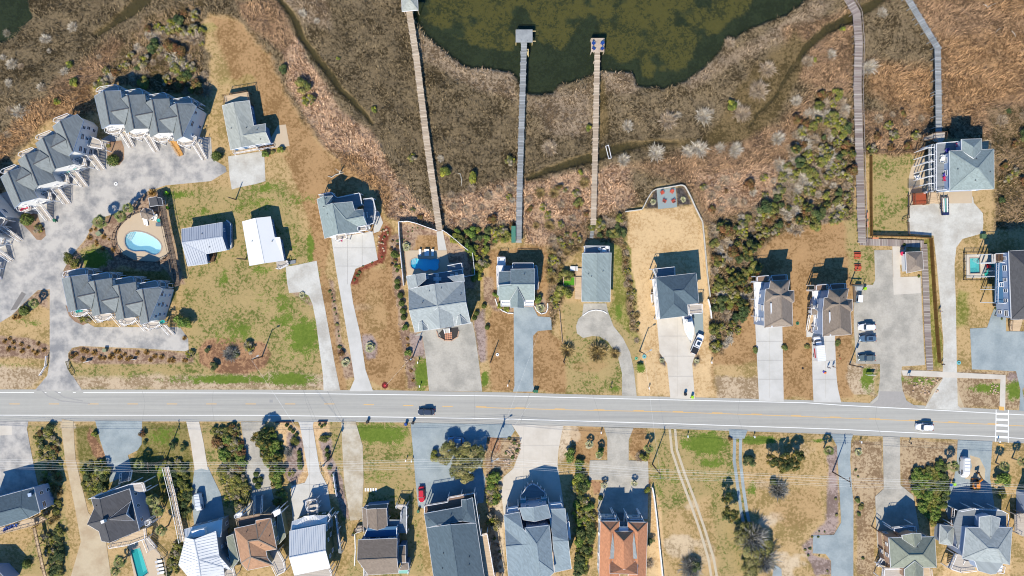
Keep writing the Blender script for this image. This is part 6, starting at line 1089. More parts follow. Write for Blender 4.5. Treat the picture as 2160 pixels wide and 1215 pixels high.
walkway('I', "1786,-8 1807,28 1812,90 1810,180 1814,300 1819,440 1822,512", 2.1, 1.3, wk_b, 'longest boardwalk with a white rail running down the right side of the marsh', rails=(1,), z1=.4)
walkway('I', "1814,510 1880,512 1949,515", 1.9, .35, wk_b, 'boardwalk leg running east past the bath house', posts=False); walkway('I', "1949,515 1953,600 1957,700 1962,781", 1.75, .3, wk_b, 'boardwalk leg running south beside the car park', posts=False)
walkway('I', "1914,-6 1943,45 1976,101 1976.5,200 1976,284", 1.65, 1.5, wk_g, 'angled grey boardwalk ending under the large deck at the upper right', z1=2.4)
walkway('Z4', "895,190 925,400 965,600 1010,790 1075,1180", 1.5, 2.2, wk_d, 'raised dark timber walkway between the kidney pool and the green lawn', rails=(-1, 1), rm=wk_d)
walkway('I', "351,985 366,1045 386,1142", 1.3, 1.4, wk_t, 'railed boardwalk stepping down beside the charcoal roofed house', rails=(-1, 1), rm=white); walkway('Z17', "405,640 450,850 510,1120 540,1240", .9, 2.2, deckt, 'narrow timber walkway beside the bottom left pool yard', rails=(1,), rm=woodd)
def platform(view, s, z, m, label, rm, rl):
    P = rd(view, s); c = W(sum(p[0] for p in P)/len(P), sum(p[1] for p in P)/len(P)); t = thing('dock_platform', label, 'dock', (c.x, c.y, 0)); deck(t, view, s, z, m, rl, rm, nm='deck', under=-1.2); BLOCK.append(P); return t
t = platform('A3', "963,252 1107,252 1107,360 963,360", 1.5, wk_g, 'square grey platform at the end of the middle boardwalk', tan_p, ''); 
for x, y in ((1107,266),(1107,352)): p = W(*rd('A3', "%g,%g" % (x, y))[0][:2], 1.4); MB().bar(p, p+Vector((.9, 0, 0)), .16, .16).build('beam', tan_p, t)
t = platform('A3', "1055,418 1074,418 1074,470 1055,470", 1.0, tan_p, 'small landing on the right side of the middle boardwalk', tan_p, ''); t2p = platform('A3', "1607,325 1722,325 1720,442 1607,442", 1.5, wk_t, 'small platform carrying four blue chairs', wk_t, '')
# chairs
def chair_parts(m):
    o = bpy.data.objects.new('chair', None); COL.objects.link(o); o['_o'] = (0, 0, 0); o.empty_display_size = .2
    mb = MB()
    for k in range(5): mb.box((-.24+.12*k, .05, .38), .10, .55, .04)
    mb.build('seat', m, o); mb = MB()
    for k in range(5): mb.bar((-.24+.12*k, -.22, .36), (-.28+.14*k, -.50, 1.0-.04*abs(k-2)), .10, .03)
    mb.build('backrest', m, o)
    for sg in (-1, 1): MB().box((sg*.36, .0, .56), .14, .68, .04).box((sg*.33, .28, .28), .07, .07, .56).box((sg*.33, -.3, .28), .07, .07, .56).build('arm', m, o)
    return o
def chairs(view, s, m, label, group, sc=1.0, z=0.0, rz=None):
    base = chair_parts(m); label = label if 'from the' in label else '{o} from the left of the '+group
    for i, p in enumerate(ordered(rd(view, s), label)):
        q = W(p[0], p[1], z+.4); r = p[2] if len(p) > 2 else random.uniform(0, 6)
        o = at(base, (q.x, q.y, z), math.radians(r), sc) if i == 0 else dup(base, (q.x, q.y, z), math.radians(r), sc); tag(o, label.format(o=ORD[i]), 'chair', group)
blue = mat('blue_plastic', C(40,84,170), .45, .05); orr = mat('orange_red_plastic', C(214,92,66), .5, .05); wht = mat('white_plastic', C(240,240,240,.75), .45, .03); teal = mat('teal_plastic', C(50,190,180), .45, .05); pinkm = mat('pink_plastic', C(232,60,100), .5, .05); blk = mat('black_plastic', C(44,46,52), .5, .1); grn = mat('green_plastic', C(50,120,90), .5, .05); lime = mat('lime_plastic', C(170,230,40), .5, .05); redm_ = mat('red_plastic', C(220,40,60), .5, .05); purp = mat('purple_fabric', C(96,80,190), .7, .05)
chairs('A3', "1630,372,225 1702,372,135 1630,415,315 1702,415,45", blue, '{o} blue chair clockwise-row wise on the small dock platform', 'blue chairs on the dock platform', 1.05, 1.5)
chairs('B4', "596,514,210 676,504,150 614,582,330 689,583,30", orr, '{o} orange red garden chair on the slate patio, counted row by row', 'orange red chairs on the slate patio', 1.15, .05)
chairs('Z8', "285,585,100 385,565,180 385,630,0 360,600,90 412,600,270 530,565,0 575,555,180", wht, '{o} white chair from the left on the shaded upper deck by the pool', 'white chairs on the shaded upper deck', 1.0, 4.2)
chairs('Z9', "1748,172,20 1860,165,200 1775,228,90 1850,228,300", wht, '{o} white chair at the round table behind the long low house', 'white chairs behind the long low house', 1.0, 2.4)
chairs('Z13', "480,390,90 500,430,60 475,435,10", wht, '{o} white chair on the large grey deck', 'white chairs on the large grey deck', 1.1, 6.0); chairs('Z13', "175,620,20 205,625,200 190,645,110", wht, '{o} white chair on the ground patio of the pergola house', 'white patio chairs', 1.1, .05); chairs('Z13', "665,255,0 512,650,90", pinkm, '{o} pink chair on the large grey deck', 'pink chairs on the large grey deck', 1.4, 6.0); chairs('Z13', "540,322,200 512,605,40", purp, '{o} purple chair on the large grey deck', 'purple chairs on the large grey deck', 1.3, 6.0)
chairs('Z15', "385,465,90 345,527,200 325,555,20", teal, '{o} teal chair from the top beside the small rectangular pool', 'teal chairs beside the small pool', 1.2, .05); chairs('Z15', "340,450,0 345,475,80", redm_, '{o} red brown chair beside the small rectangular pool', 'red brown chairs beside the small pool', 1.0, .05)
chairs('Z5', "310,730,30 345,725,200 375,715,120 1575,895,20 1620,890,200", teal, '{o} teal chair from the left on the front porches of the lower townhouses', 'teal chairs on the lower townhouse porches', .95, 3.05); chairs('Z2', "700,640,30 765,605,200", teal, '{o} teal chair on a porch of the diagonal townhouses', 'teal porch chairs', 1.0, 3.05); chairs('Z2', "225,1030,30 262,1010,200 285,1000,120", pinkm, '{o} pink chair on the porch at the lower left of the diagonal townhouses', 'pink porch chairs', 1.0, 3.05)
chairs('Z1', "290,740,30 320,740,200 360,730,120 1180,850,30 1215,850,200 860,790,90", wht, '{o} white chair on the front porches of the top townhouses', 'white porch chairs of the top townhouses', 1.0, 3.05)
chairs('Z17', "60,655,0 90,640,0 120,630,30 150,615,0 195,610,60", blue, '{o} blue chair from the left on the deck of the dusty blue house', 'blue chairs on the deck of the dusty blue house', 1.0, 4.0)
def lounger(view, s, m, label, group, z=.05, L=1.9):
    base = bpy.data.objects.new('sun_lounger', None); COL.objects.link(base); base['_o'] = (0, 0, 0); base.empty_display_size = .2
    MB().box((0, -.25, .32), .62, 1.3, .08).build('bed', m, base); MB().bar((0, .38, .34), (0, .95, .62), .62, .07).build('backrest', m, base)
    for x in (-.26, .26):
        for y in (-.8, .3): MB().box((x, y, .14), .06, .06, .28).build('leg', m, base)
    label = label if 'from the' in label else '{o} from the left of the '+group
    for i, p in enumerate(ordered(rd(view, s), label)):
        q = W(p[0], p[1], z+.3); o = at(base, (q.x, q.y, z), math.radians(p[2])) if i == 0 else dup(base, (q.x, q.y, z), math.radians(p[2])); tag(o, label.format(o=ORD[i]), 'sun lounger', group)
lounger('Z8', "215,340,0 270,340,0 293,340,0 338,342,0", wht, '{o} from the left of the white loungers north of the turquoise pool', 'white loungers north of the turquoise pool'); lounger('Z18', "855,1055,100 862,1100,100 875,1138,100 880,1178,100", wht, '{o} from the top of the white loungers right of the long teal pool', 'white loungers right of the long pool'); lounger('Z4', "690,425,10 715,440,10 800,380,-20 825,380,-20", wht, '{o} white lounger by the brown pool pavilion', 'white loungers by the pool pavilion')
# round tables
for v, x, y, z, m, lb in (('Z9',1815,195,2.4,wht,'round white table behind the long low house'),('Z8',385,600,4.2,wht,'round white table on the shaded upper deck'),('Z13',490,410,6.0,wht,'white table on the large grey deck'),('Z13',190,630,.05,wht,'white table on the ground patio of the pergola house'),('Z4',855,415,.1,teal,'teal table in the pool equipment corner'),('Z14',832,372,.05,pinkm,'pink round planter at the bath house corner')):
    q = W(*rd(v, "%g,%g" % (x, y))[0][:2], z+.7); t = thing('round_table', lb, 'table', (q.x, q.y, z)); MB().tube([(q.x, q.y, z+.68), (q.x, q.y, z+.74)], .55, 12).build('tabletop', m, t); MB().tube([(q.x, q.y, z), (q.x, q.y, z+.68)], .06, 6).build('leg', m, t)
def picnic(view, s, label, group, m=orr):
    b = bpy.data.objects.new('picnic_table', None); COL.objects.link(b); b['_o'] = (0, 0, 0); mb = MB()
    for k in range(4): mb.box((0, -.3+.2*k, .75), 1.8, .17, .05)
    mb.build('tabletop', m, b)
    for sg in (-1, 1): MB().box((0, sg*.72, .45), 1.8, .26, .05).build('bench', m, b)
    for sg in (-1, 1): MB().bar((sg*.65, -.6, 0), (sg*.65, .1, .72), .07, .09).bar((sg*.65, .6, 0), (sg*.65, -.1, .72), .07, .09).bar((sg*.65, -.75, .4), (sg*.65, .75, .4), .06, .09).build('leg', m, b)
    for i, p in enumerate(rd(view, s)):
        q = W(p[0], p[1], .7); o = at(b, (q.x, q.y, 0), 0) if i == 0 else dup(b, (q.x, q.y, 0), 0); tag(o, label.format(o=('upper', 'lower')[i]), 'picnic table', group)
picnic('Z14', "198,398 203,570", '{o} orange red picnic table on the grass left of the car park', 'orange red picnic tables')
ben = mat('orange_bench', C(226,150,110), .7, .08)
for i, (v, x, y, r) in enumerate((('B5',683,790,1.57),('B5',685,865,1.57),('B5',752,982,0))):
    q = W(*rd(v, "%g,%g" % (x, y))[0][:2], .5); t = thing('bench', ('upper','middle','lower')[i]+' orange bench along the boardwalk corner by the lawn', 'bench', (q.x, q.y, .0), 'orange boardwalk benches', r, org=(0,0,0)); MB().box((0, 0, .85), 1.6, .45, .07).build('seat', ben, t)
    for s_ in (-.6, .6): MB().box((s_, 0, .42), .1, .4, .82).build('leg', ben, t)
# fences
def fence(view, s, z, m, label, kind='slat', cat='fence', nm='fence', gap=2.2, th=.05, cap=True):
    P = [W(*q[:2], 0) for q in rd(view, s)]; t = thing(nm, label, cat, (P[0].x, P[0].y, 0)); bd = MB(); cp = MB()
    for i in range(len(P)-1):
        a, b = P[i], P[i+1]; L = (b-a).length; d = (b-a)/L; k = max(1, int(L/gap))
        for j in range(k+1):
            q = a+d*L*j/k; MB().box((q.x, q.y, z/2+.04), .14, .14, z+.08, math.atan2(d.y, d.x)).build('post', m, t)
        if kind == 'solid': bd.bar(a+Vector((0,0,z/2)), b+Vector((0,0,z/2)), th, z)
        elif kind == 'board':
            kk = int(L/.16)
            for j in range(kk): q = a+d*L*(j+.5)/kk; bd.box((q.x, q.y, z/2), .14, .03, z, math.atan2(d.y, d.x))
            bd.bar(a+Vector((0,0,z*.8)), b+Vector((0,0,z*.8)), .12, .1); bd.bar(a+Vector((0,0,z*.25)), b+Vector((0,0,z*.25)), .12, .1)
        elif kind == 'rail':
            for h_ in (.35, .75): bd.bar(a+Vector((0,0,z*h_)), b+Vector((0,0,z*h_)), .04, .1)
        elif kind == 'picket':
            kk = int(L/.3)
            for j in range(kk): q = a+d*L*(j+.5)/kk; bd.box((q.x, q.y, z/2), .035, .035, z)
            bd.bar(a+Vector((0,0,z*.15)), b+Vector((0,0,z*.15)), .04, .05)
        if cap: cp.bar(a+Vector((0,0,z)), b+Vector((0,0,z)), .12 if kind != 'wall' else .24, .06)
        if kind == 'wall': bd.bar(a+Vector((0,0,z/2)), b+Vector((0,0,z/2)), .22, z)
    bd.build({'board': 'boards', 'picket': 'pickets', 'wall': 'wall_body', 'solid': 'panel', 'rail': 'rails', 'slat': 'boards'}[kind], m, t); cp.build('cap', m, t); return t
fence('Z8', "60,662 45,500 28,330 18,190 10,42 60,38 100,36 180,55 290,95 385,128", 1.7, white, 'white vinyl fence on the left side of the pool yard', 'solid'); fence('Z8', "437,122 470,140 560,210 640,280 690,320", 1.7, white, 'white vinyl fence slanting along the right side of the pool yard', 'solid'); fence('Z8', "735,348 745,430 758,560 655,578", 1.7, white, 'white vinyl fence in the shade right of the cross-gabled house', 'solid')
fence('B4', "278,676 420,657 440,620 470,560 505,505 540,485 600,475 700,458 755,448 785,458 805,490 840,560 875,640 915,720 935,760 945,850 958,1000 965,1080 975,1200 1000,1400",   .7, mat('cream_wall', C(224,218,206), .8), 'white curb wall around the golden lawn and slate patio', 'wall', 'wall', 'curb_wall'); fence('C4', "982,330 1000,400 1010,490", .9, white, 'short white curb wall end right of the boat house', 'wall', 'wall', 'curb_wall')
amb = mat('amber_boards', C(128,94,48), .8, .15, 1.2); fence('I', "1836,498 1880,499 1924,500 1960,503", 1.6, amb, 'tall amber board fence north of the boardwalk corner', 'board'); fence('I', "1960,503 1966,600 1972,690 1978,764", 1.6, amb, 'tall amber board fence between boardwalk and shell lane', 'board'); fence('I', "1834,330 1834,420 1835,497", 1.5, amb, 'amber board fence along the long boardwalk', 'board')
fence('B5', "690,265 850,252 1000,250 1150,248", 1.2, woodd, 'thin dark fence across the top of the square lawn', 'rail'); fence('B5', "1028,620 1026,810 980,830", 1.2, woodd, 'dark fence along the left edge of the shell court', 'rail'); fence('B5', "1022,850 1030,970", 1.2, woodd, 'short dark fence below the shell court gate', 'rail')
fence('Z24', "800,240 820,350 850,600 880,900 905,1130 920,1280", 1.2, white, 'long white fence right of the terracotta house', 'wall', 'fence'); blkm = mat('black_metal', C(50,50,54), .5, .05)
fence('Z4', "640,318 560,350 480,410 400,490 355,560 340,640 350,720 400,800 470,860 570,880 700,890 850,900 930,860 985,800", 1.3, blkm, 'curved black picket fence around the kidney pool', 'picket'); fence('Z15', "385,338 100,338 100,610 360,612", 1.3, blkm, 'black picket fence around the small rectangular pool', 'picket'); fence('D1', "290,910 300,1010 350,1215", 1.5, white, 'white fence behind the teal pool loungers', 'rail') if 0 else None
fence('Z18', "720,800 830,900 930,1000 970,1215", 1.3, deckw, 'weathered fence right of the long teal pool', 'rail'); fence('Z28', "1520,603 1880,603", .9, woodd, 'thin dark rail above the rocky bed', 'rail'); fence('Z27', "160,143 425,140", .5, mat('dark_wall', C(90,70,72), .9), 'low dark wall by the road left of the white drive', 'wall', 'wall', 'low_wall'); fence('Z27', "795,138 930,138", .5, mat('dark_wall', C(90,70,72)), 'low dark wall by the road right of the white drive', 'wall', 'wall', 'low_wall'); fence('Z27', "1040,905 1070,1120 1090,1240", 1.6, white, 'white fence right of the pebble garden', 'solid')
fence('I', "703,1130 712,1080 708,1030 718,1050", .1, white, 'x') if 0 else None
fence('C1', "410,815 402,900 355,975", 1.0, white, 'short white rail fence left of the entrance drive', 'rail'); fence('C1', "580,860 600,920 630,970", 1.0, mat('olive_rail', C(120,110,60)), 'short olive rail fence right of the entrance drive', 'rail')
fence('C5', "1500,130 1500,110 1730,98 1755,110", .6, mat('stone', C(190,184,176), .9, .2, 3), 'low stone edging above the small pool', 'wall', 'wall', 'low_wall') if 0 else None
fence('C3', "1537,430 1545,520 1562,700", .6, mat('weathered_rope', C(214,180,150)), 'thin pale garden rail right of the T shaped gravel drive', 'rail'); fence('Z9', "175,930 210,1040 280,1110 360,1145 445,1150", .25, wht, 'pale curb of the bed below the left white porch', 'wall', 'kerb', 'kerb'); fence('Z9', "770,1040 800,1110 870,1160 940,1140 968,1080 965,1000", .25, wht, 'pale curved kerb of the bed right of the white porch', 'wall', 'kerb', 'kerb'); fence('C3', "490,600 505,650 560,680 620,682 670,650 680,600", .25, mat('brick_edge', C(214,176,150)), 'curved kerb around the black bed below the big house', 'wall', 'kerb', 'kerb'); fence('C3', "1738,468 1790,432 1850,420 1910,430 1945,450", .2, wht, 'pale curved kerb across the gravel drive of the low house', 'wall', 'kerb', 'kerb'); fence('Z21', "45,1090 55,900 48,710 130,675", .2, wht, 'white path edging left of the two level house', 'wall', 'kerb', 'kerb')
# stepping pavers
pv = mat('paver_red', C(224,160,128), .85, .1); t = thing('paver_path', 'terracotta paver steps in the black bed below the big cross-gabled house', 'path', tuple(W(*rd('Z8', "492,1165")[0][:2])))
for i in range(4):
    for j in range(4): q = W(*rd('Z8', "%g,%g" % (466+j*18+i, 1136+i*18-j*2))[0][:2]); MB().box((q.x, q.y, .07), .42, .40, .06, -.12).build('paver', pv, t)
struct('black_bed', MB().prism([W(*q[:2]) for q in rd('Z8', "400,1135 445,1090 590,1075 600,1130 575,1180 500,1205 440,1195")], -.1, .085), mat('black_mulch', C(70,66,66), .95, .2, 3)); t = thing('paver_path', 'row of white stepping slabs on the lawn by the two level house', 'path', tuple(W(*rd('Z21', "240,185")[0][:2])))
for i in range(5): q = W(*rd('Z21', "%g,%g" % (176+i*31, 186))[0][:2]); MB().box((q.x, q.y, .04), .42, .9, .06).build('slab', wht, t)
# utility poles and wires
pole_m = mat('pole_wood', C(120,100,84), .9, .15, 1); gal = mat('galvanised', C(190,196,200), .5, .05); PT = []
def pole(x, y, h_, label, arm=True, lamp=False, box=False):
    q = W(x, y); t = thing('utility_pole', label, 'utility pole', (q.x, q.y, 0)); MB().tube([(q.x, q.y, -.2), (q.x, q.y, h_)], [.19, .12], 8).build('pole', pole_m, t)
    if arm:
        MB().box((q.x, q.y, h_-.5), .14, 2.6, .14, .12).build('crossarm', pole_m, t)
        for dy in (-1.2, -.75, .75, 1.2, 0): MB().tube([(q.x, q.y+dy, h_-.42), (q.x, q.y+dy, h_-.1)], .06, 6).build('insulator', gal, t)
    if lamp: MB().bar((q.x, q.y, h_-.4), (q.x+1.6, q.y+.9, h_-.1), .08, .08).build('lamp_arm', gal, t); MB().box((q.x+1.7, q.y+.95, h_-.12), .7, .35, .18, .5).build('lamp_head', gal, t)
    if box: MB().tube([(q.x+.35, q.y, h_-2.4), (q.x+.35, q.y, h_-1.4)], .24, 8).build('transformer', gal, t)
    return q
SP = [(352, 966), (698, 965), (1038, 956), (1376, 979), (1756, 995.5)]
for i, (x, y) in enumerate(SP): PT.append((pole(x, y, 10.2, ORD[i]+' from the left of the tall wooden power poles south of the road', box=(i in (1, 2)), lamp=(i == 2)), 10.2))
for x, y, h_, lb in [(553, 752, 8, 'wooden pole standing in the oval mulch bed'), (870.5, 753.5, 7.5, 'wooden pole at the left of the wide gravel court'), (1036, 760, 6, 'thin pole on the brown lawn right of the wide gravel court'), (1349, 741, 7, 'wooden pole on the grass left of the boat drive'), (1792, 769, 7.5, 'wooden pole at the lower left corner of the car park'), (1793, 600, 6.8, 'wooden pole at the upper left of the car park'), (1788, 430, 2.4, 'short post beside the long boardwalk'), (497.5, 421, 5.2, 'leaning wooden pole on the lawn below the gravel pad'), (518.5, 547, 6.2, 'wooden pole left of the white metal roofed house'), (1189, 763, 4.4, 'thin pole beside the pampas clump')]: pole(x, y, h_, lb, arm=False, lamp=(h_ in (8, 7)), box=(h_ == 7.5))
A = (W(-40, 957), 10.2); B_ = (W(2200, 1015), 10.2); chain = [A]+PT+[B_]
for dy, dz, nm in ((-1.2, 0, 'first'), (-.75, 0, 'second'), (0, .1, 'third'), (.75, 0, 'fourth'), (1.2, 0, 'fifth'), (.2, -1.6, 'lowest')):
    pts = []
    for (a, ha), (b, hb) in zip(chain, chain[1:]):
        for k in range(8):
            u = k/8; p = a.lerp(b, u); pts.append((p.x, p.y+dy, ha-.1+dz-4*.55*u*(1-u)))
    pts.append((chain[-1][0].x, chain[-1][0].y+dy, 10.1+dz)); o = MB().tube(pts, .016, 4).build('power_line', mat('wire', C(240,240,236,.8), .4)); tag(o, '%s power wire from the south, strung over the southern front gardens' % nm, 'power line', 'power wires over the southern gardens')
for a, b, za, zb, lb in ((SP[1], (600, 822), 9.8, 7.8, 'service wire crossing the road on the left'), (SP[1], (553, 752), 9.8, 7.8, 'service wire running to the pole in the oval bed'), (SP[2], (1134, 700), 9.8, 6, 'service wire crossing the road to the T shaped drive'), (SP[3], (1349, 741), 9.8, 6.8, 'service wire crossing the road near the curved drive'), ((870.5, 753.5), (812, 815), 7.2, .1, 'guy wire of the pole by the gravel court'), ((1038, 956), (1117, 840), 9.8, 6.5, 'wire slanting over the road left of the trash bins')):
    p, q = W(*a, 0), W(*b, 0); tag(MB().tube([(p.x+(q.x-p.x)*k/8, p.y+(q.y-p.y)*k/8, za+(zb-za)*k/8-.8*(k/8)*(1-k/8)) for k in range(9)], .013, 4).build('service_wire', mat('wire', C(190,190,186))), lb, 'wire')
# ---------------- vehicles ----------------
def superel(L, Wd, n=28, e=3.4, x0=0.0, taper=.0):
    out = []
    for i in range(n):
        t = 2*math.pi*i/n; c, s_ = math.cos(t), math.sin(t); x = L/2*math.copysign(abs(c)**(2/e), c); y = Wd/2*math.copysign(abs(s_)**(2/e), s_); y *= 1-taper*max(0, x/(L/2))**2; out.append((x+x0, y))
    return out
def loft(levels, n=28, cap=True):
    mb = MB()
    for pts, z in levels: mb.v += [(x, y, z) for x, y in pts]
    for k in range(len(levels)-1):
        for i in range(n): j = (i+1) % n; mb.f.append((k*n+i, k*n+j, (k+1)*n+j, (k+1)*n+i))
    if cap: mb.f.append(tuple(range((len(levels)-1)*n, len(levels)*n))); mb.f.append(tuple(range(n-1, -1, -1)))
    return mb
def paint(nm, c, metal=.0): return mat('paint_'+nm, c, .25, .02, 1, spec=.6, metal=metal)
tyre = mat('tyre', (.015, .015, .015), .9); rimm = mat('rim', C(170,172,176), .35, metal=.6); lamp_m = mat('headlamp', C(235,238,245), .15); tail_m = mat('tail_lamp', C(160,20,24), .3)
def wheels(t, L, Wd, r=.34, xs=None):
    for x in (xs or (L*.30, -L*.30)):
        for sg in (-1, 1): o = MB().tube([(x, sg*(Wd/2-.22), r), (x, sg*(Wd/2+.01), r)], r, 14).build('wheel', tyre, t, (0,0,0)); MB().tube([(x, sg*(Wd/2), r), (x, sg*(Wd/2+.02), r)], r*.58, 10).build('rim', rimm, o, (0,0,0))
def lights(t, L, Wd, z=.68):
    for sg in (-1, 1): MB().box((L/2-.12, sg*(Wd/2-.3), z), .22, .36, .14).build('headlight', lamp_m, t, (0,0,0)); MB().box((-L/2+.1, sg*(Wd/2-.25), z+.08), .16, .3, .18).build('tail_light', tail_m, t, (0,0,0))
def car(label, view, xy, ang, col, L=4.7, Wd=1.85, Ht=1.5, kind='car', group=None, cabx=-.15, cabl=.56, roofl=.40, nm='car', cat='car', extra=None, hood=.92, sunroof=False):
    t = thing(nm, label, cat, (0,0,0), group); pm = col
    loft([(superel(L-.1, Wd-.12), .22), (superel(L, Wd, taper=.08), .45), (superel(L, Wd, taper=.08), .68), (superel(L-.12, Wd-.1, taper=.1), hood-.06), (superel(L-.34, Wd-.26, taper=.1), hood)]).build('body', pm, t, (0,0,0), smooth=False)
    cl, rl_ = L*cabl, L*roofl; x0 = L*cabx*.5
    loft([(superel(cl, Wd-.16, e=5, x0=x0), hood-.02), (superel((cl+rl_)/2+.1, Wd-.34, e=5, x0=x0-.02), (hood+Ht)/2), (superel(rl_, Wd-.52, e=5, x0=x0-.05), Ht-.03)]).build('windows', glass, t, (0,0,0))
    rf = loft([(superel(rl_+.04, Wd-.5, e=5, x0=x0-.05), Ht-.05), (superel(rl_-.02, Wd-.56, e=5, x0=x0-.05), Ht+.02)]).build('roof', pm, t, (0,0,0))
    for sx in (1, -1):
        for sg in (-1, 1): MB().bar((x0+sx*(cl/2-.16), sg*(Wd/2-.2), hood), (x0-.05+sx*(rl_/2-.08), sg*(Wd/2-.32), Ht), .07, .06).build('pillar', pm, t, (0,0,0))
    for sg in (-1, 1): MB().bar((x0, sg*(Wd/2-.11), hood), (x0-.03, sg*(Wd/2-.29), Ht), .06, .07).build('pillar', pm, t, (0,0,0)); MB().box((x0+cl*.36, sg*(Wd/2+.08), hood+.08), .16, .2, .14).build('mirror', pm, t, (0,0,0))
    if sunroof: MB().box((x0-.05, 0, Ht+.03), rl_*.6, Wd*.45, .02).build('sunroof', glass, t, (0,0,0))
    wheels(t, L, Wd); lights(t, L, Wd, hood-.28)
    p = rd(view, xy)[0]; q = W(p[0], p[1], .9); t.location = (q.x, q.y, .045); t.rotation_euler = (0, 0, math.radians(ang)); return t
car('black car driving along the road above the trash bins', 'I', "899,869", 180, paint('black', C(60,72,92)), 4.6, 1.82); car('white car driving on the road at the right', 'I', "1951,901", 177, paint('white', C(236,238,244,.75)), 4.9, 1.95, 1.65, roofl=.48, cabl=.62)
car('white car with dark glass, topmost of three parked in the gravel car park', 'I', "1829,690", 180, paint('white', C(236,238,244,.75)), 4.8, 1.9, 1.6, roofl=.42); car('steel blue car with sunroof, middle of three in the gravel car park', 'I', "1831,714", 180, paint('steel', C(110,140,168), .3), 4.7, 1.85, sunroof=True, roofl=.42); car('grey green sedan, bottom of three in the gravel car park', 'I', "1829,755", 180, paint('greygreen', C(120,136,140), .3), 4.75, 1.83, 1.42, cabl=.5, roofl=.32)
car('red car parked beside the long slate roofed building', 'I', "889,1043", -88, paint('red', C(214,20,48)), 4.3, 1.75, 1.45); car('pale blue car half under the big oak', 'I', "962,929", 178, paint('ice', C(150,190,226)), 4.6, 1.8)
def pickup(label, view, xy, ang, pm, cover=None):
    t = thing('pickup_truck', label, 'pickup truck', (0,0,0)); L, Wd = 5.7, 1.98
    loft([(superel(L-.1, Wd-.1, e=5), .35), (superel(L, Wd, e=5), .6), (superel(L, Wd, e=5), .95), (superel(L-.1, Wd-.12, e=5), 1.08)]).build('body', pm, t, (0,0,0))
    loft([(superel(2.3, Wd-.14, e=6, x0=.35), 1.06), (superel(1.7, Wd-.42, e=6, x0=.3), 1.78)]).build('windows', glass, t, (0,0,0)); loft([(superel(1.72, Wd-.42, e=6, x0=.3), 1.76), (superel(1.66, Wd-.48, e=6, x0=.3), 1.83)]).build('roof', pm, t, (0,0,0)); MB().box((.3, 0, 1.85), .95, .9, .02).build('sunroof', glass, t, (0,0,0))
    MB().box((-1.85, 0, 1.09), 1.75, Wd-.24, .06).build('bed_cover', cover or blk, t, (0,0,0))
    for sg in (-1, 1): MB().box((1.25, sg*(Wd/2+.1), 1.2), .18, .24, .2).build('mirror', blk, t, (0,0,0))
    wheels(t, L, Wd, .4, (1.75, -1.75)); lights(t, L, Wd, .85); p = rd(view, xy)[0]; q = W(p[0], p[1], 1); t.location = (q.x, q.y, .07); t.rotation_euler = (0, 0, math.radians(ang)); return t
pickup('white pickup truck with black bed cover parked askew by the boat', 'I', "1471,726", 67, paint('white', C(236,238,244,.75)))
def van(label, view, xy, ang, pm, L=5.6, Wd=2.0, Ht=2.1, nm='van'):
    t = thing(nm, label, 'van', (0,0,0)); loft([(superel(L-.1, Wd-.1, e=6), .3), (superel(L, Wd, e=6), .6), (superel(L, Wd-.02, e=6), 1.15), (superel(L-.55, Wd-.12, e=6, x0=-.25), 1.75), (superel(L-1.1, Wd-.3, e=6, x0=-.45), Ht)]).build('body', pm, t, (0,0,0))
    MB().bar((L/2-.28, 0, 1.22), (L/2-.75, 0, 1.85), Wd-.35, .04).build('windscreen', glass, t, (0,0,0))
    for sg in (-1, 1): MB().box((L*.22, sg*(Wd/2-.04), 1.45), 1.1, .06, .5).build('side_window', glass, t, (0,0,0)); MB().box((L*.36, sg*(Wd/2+.1), 1.35), .15, .22, .22).build('mirror', blk, t, (0,0,0)); MB().box((-.5, sg*.75, Ht+.05), 3.2, .05, .06).build('roof_rack', gal, t, (0,0,0))
    for k in range(4): MB().box((-1.8+k*.9, 0, Ht+.09), .05, 1.5, .04).build('rack_bar', gal, t, (0,0,0))
    wheels(t, L, Wd, .37); lights(t, L, Wd, .8); p = rd(view, xy)[0]; q = W(p[0], p[1], 1.5); t.location = (q.x, q.y, .06); t.rotation_euler = (0, 0, math.radians(ang))
van('white van parked nose south left of the orange excavator', 'I', "2037,986", -92, paint('white', C(236,238,244,.75))); van('white roofed van parked in the blue gravel drive of the metal roofed house', 'I', "418,1060", -82, paint('whiteb', C(220,226,236,.7)), 4.9, 1.95, 1.95)
# box truck
t = thing('box_truck', 'white box truck with red side stripe parked on the driveway', 'truck', (0,0,0)); pw_ = paint('white', C(236,238,244,.75))
MB().box((-1.2, 0, 1.75), 4.2, 2.25, 2.1).build('cargo_box', pw_, t, (0,0,0)); MB().box((-1.2, 1.13, 1.5), 2.6, .02, .7).build('red_stripe', redm_, t, (0,0,0)); MB().box((-1.2, -1.13, 1.5), 2.6, .02, .7).build('red_stripe', redm_, t, (0,0,0))
for k in range(9): MB().box((-3.1+k*.48, 0, 2.81), .03, 2.2, .03).build('roof_rib', gal, t, (0,0,0))
loft([(superel(2.1, 1.95, e=5, x0=2.1), .4), (superel(2.1, 1.95, e=5, x0=2.1), 1.15), (superel(1.7, 1.85, e=5, x0=1.95), 1.3)]).build('cab', pw_, t, (0,0,0)); loft([(superel(1.35, 1.8, e=5, x0=1.65), 1.28), (superel(.95, 1.6, e=5, x0=1.45), 1.95)]).build('windows', glass, t, (0,0,0)); loft([(superel(1.0, 1.62, e=5, x0=1.42), 1.93), (superel(.9, 1.5, e=5, x0=1.4), 2.0)]).build('cab_roof', pw_, t, (0,0,0))
for sg in (-1, 1): MB().box((2.1, sg*1.15, 1.4), .15, .25, .3).build('mirror', blk, t, (0,0,0))
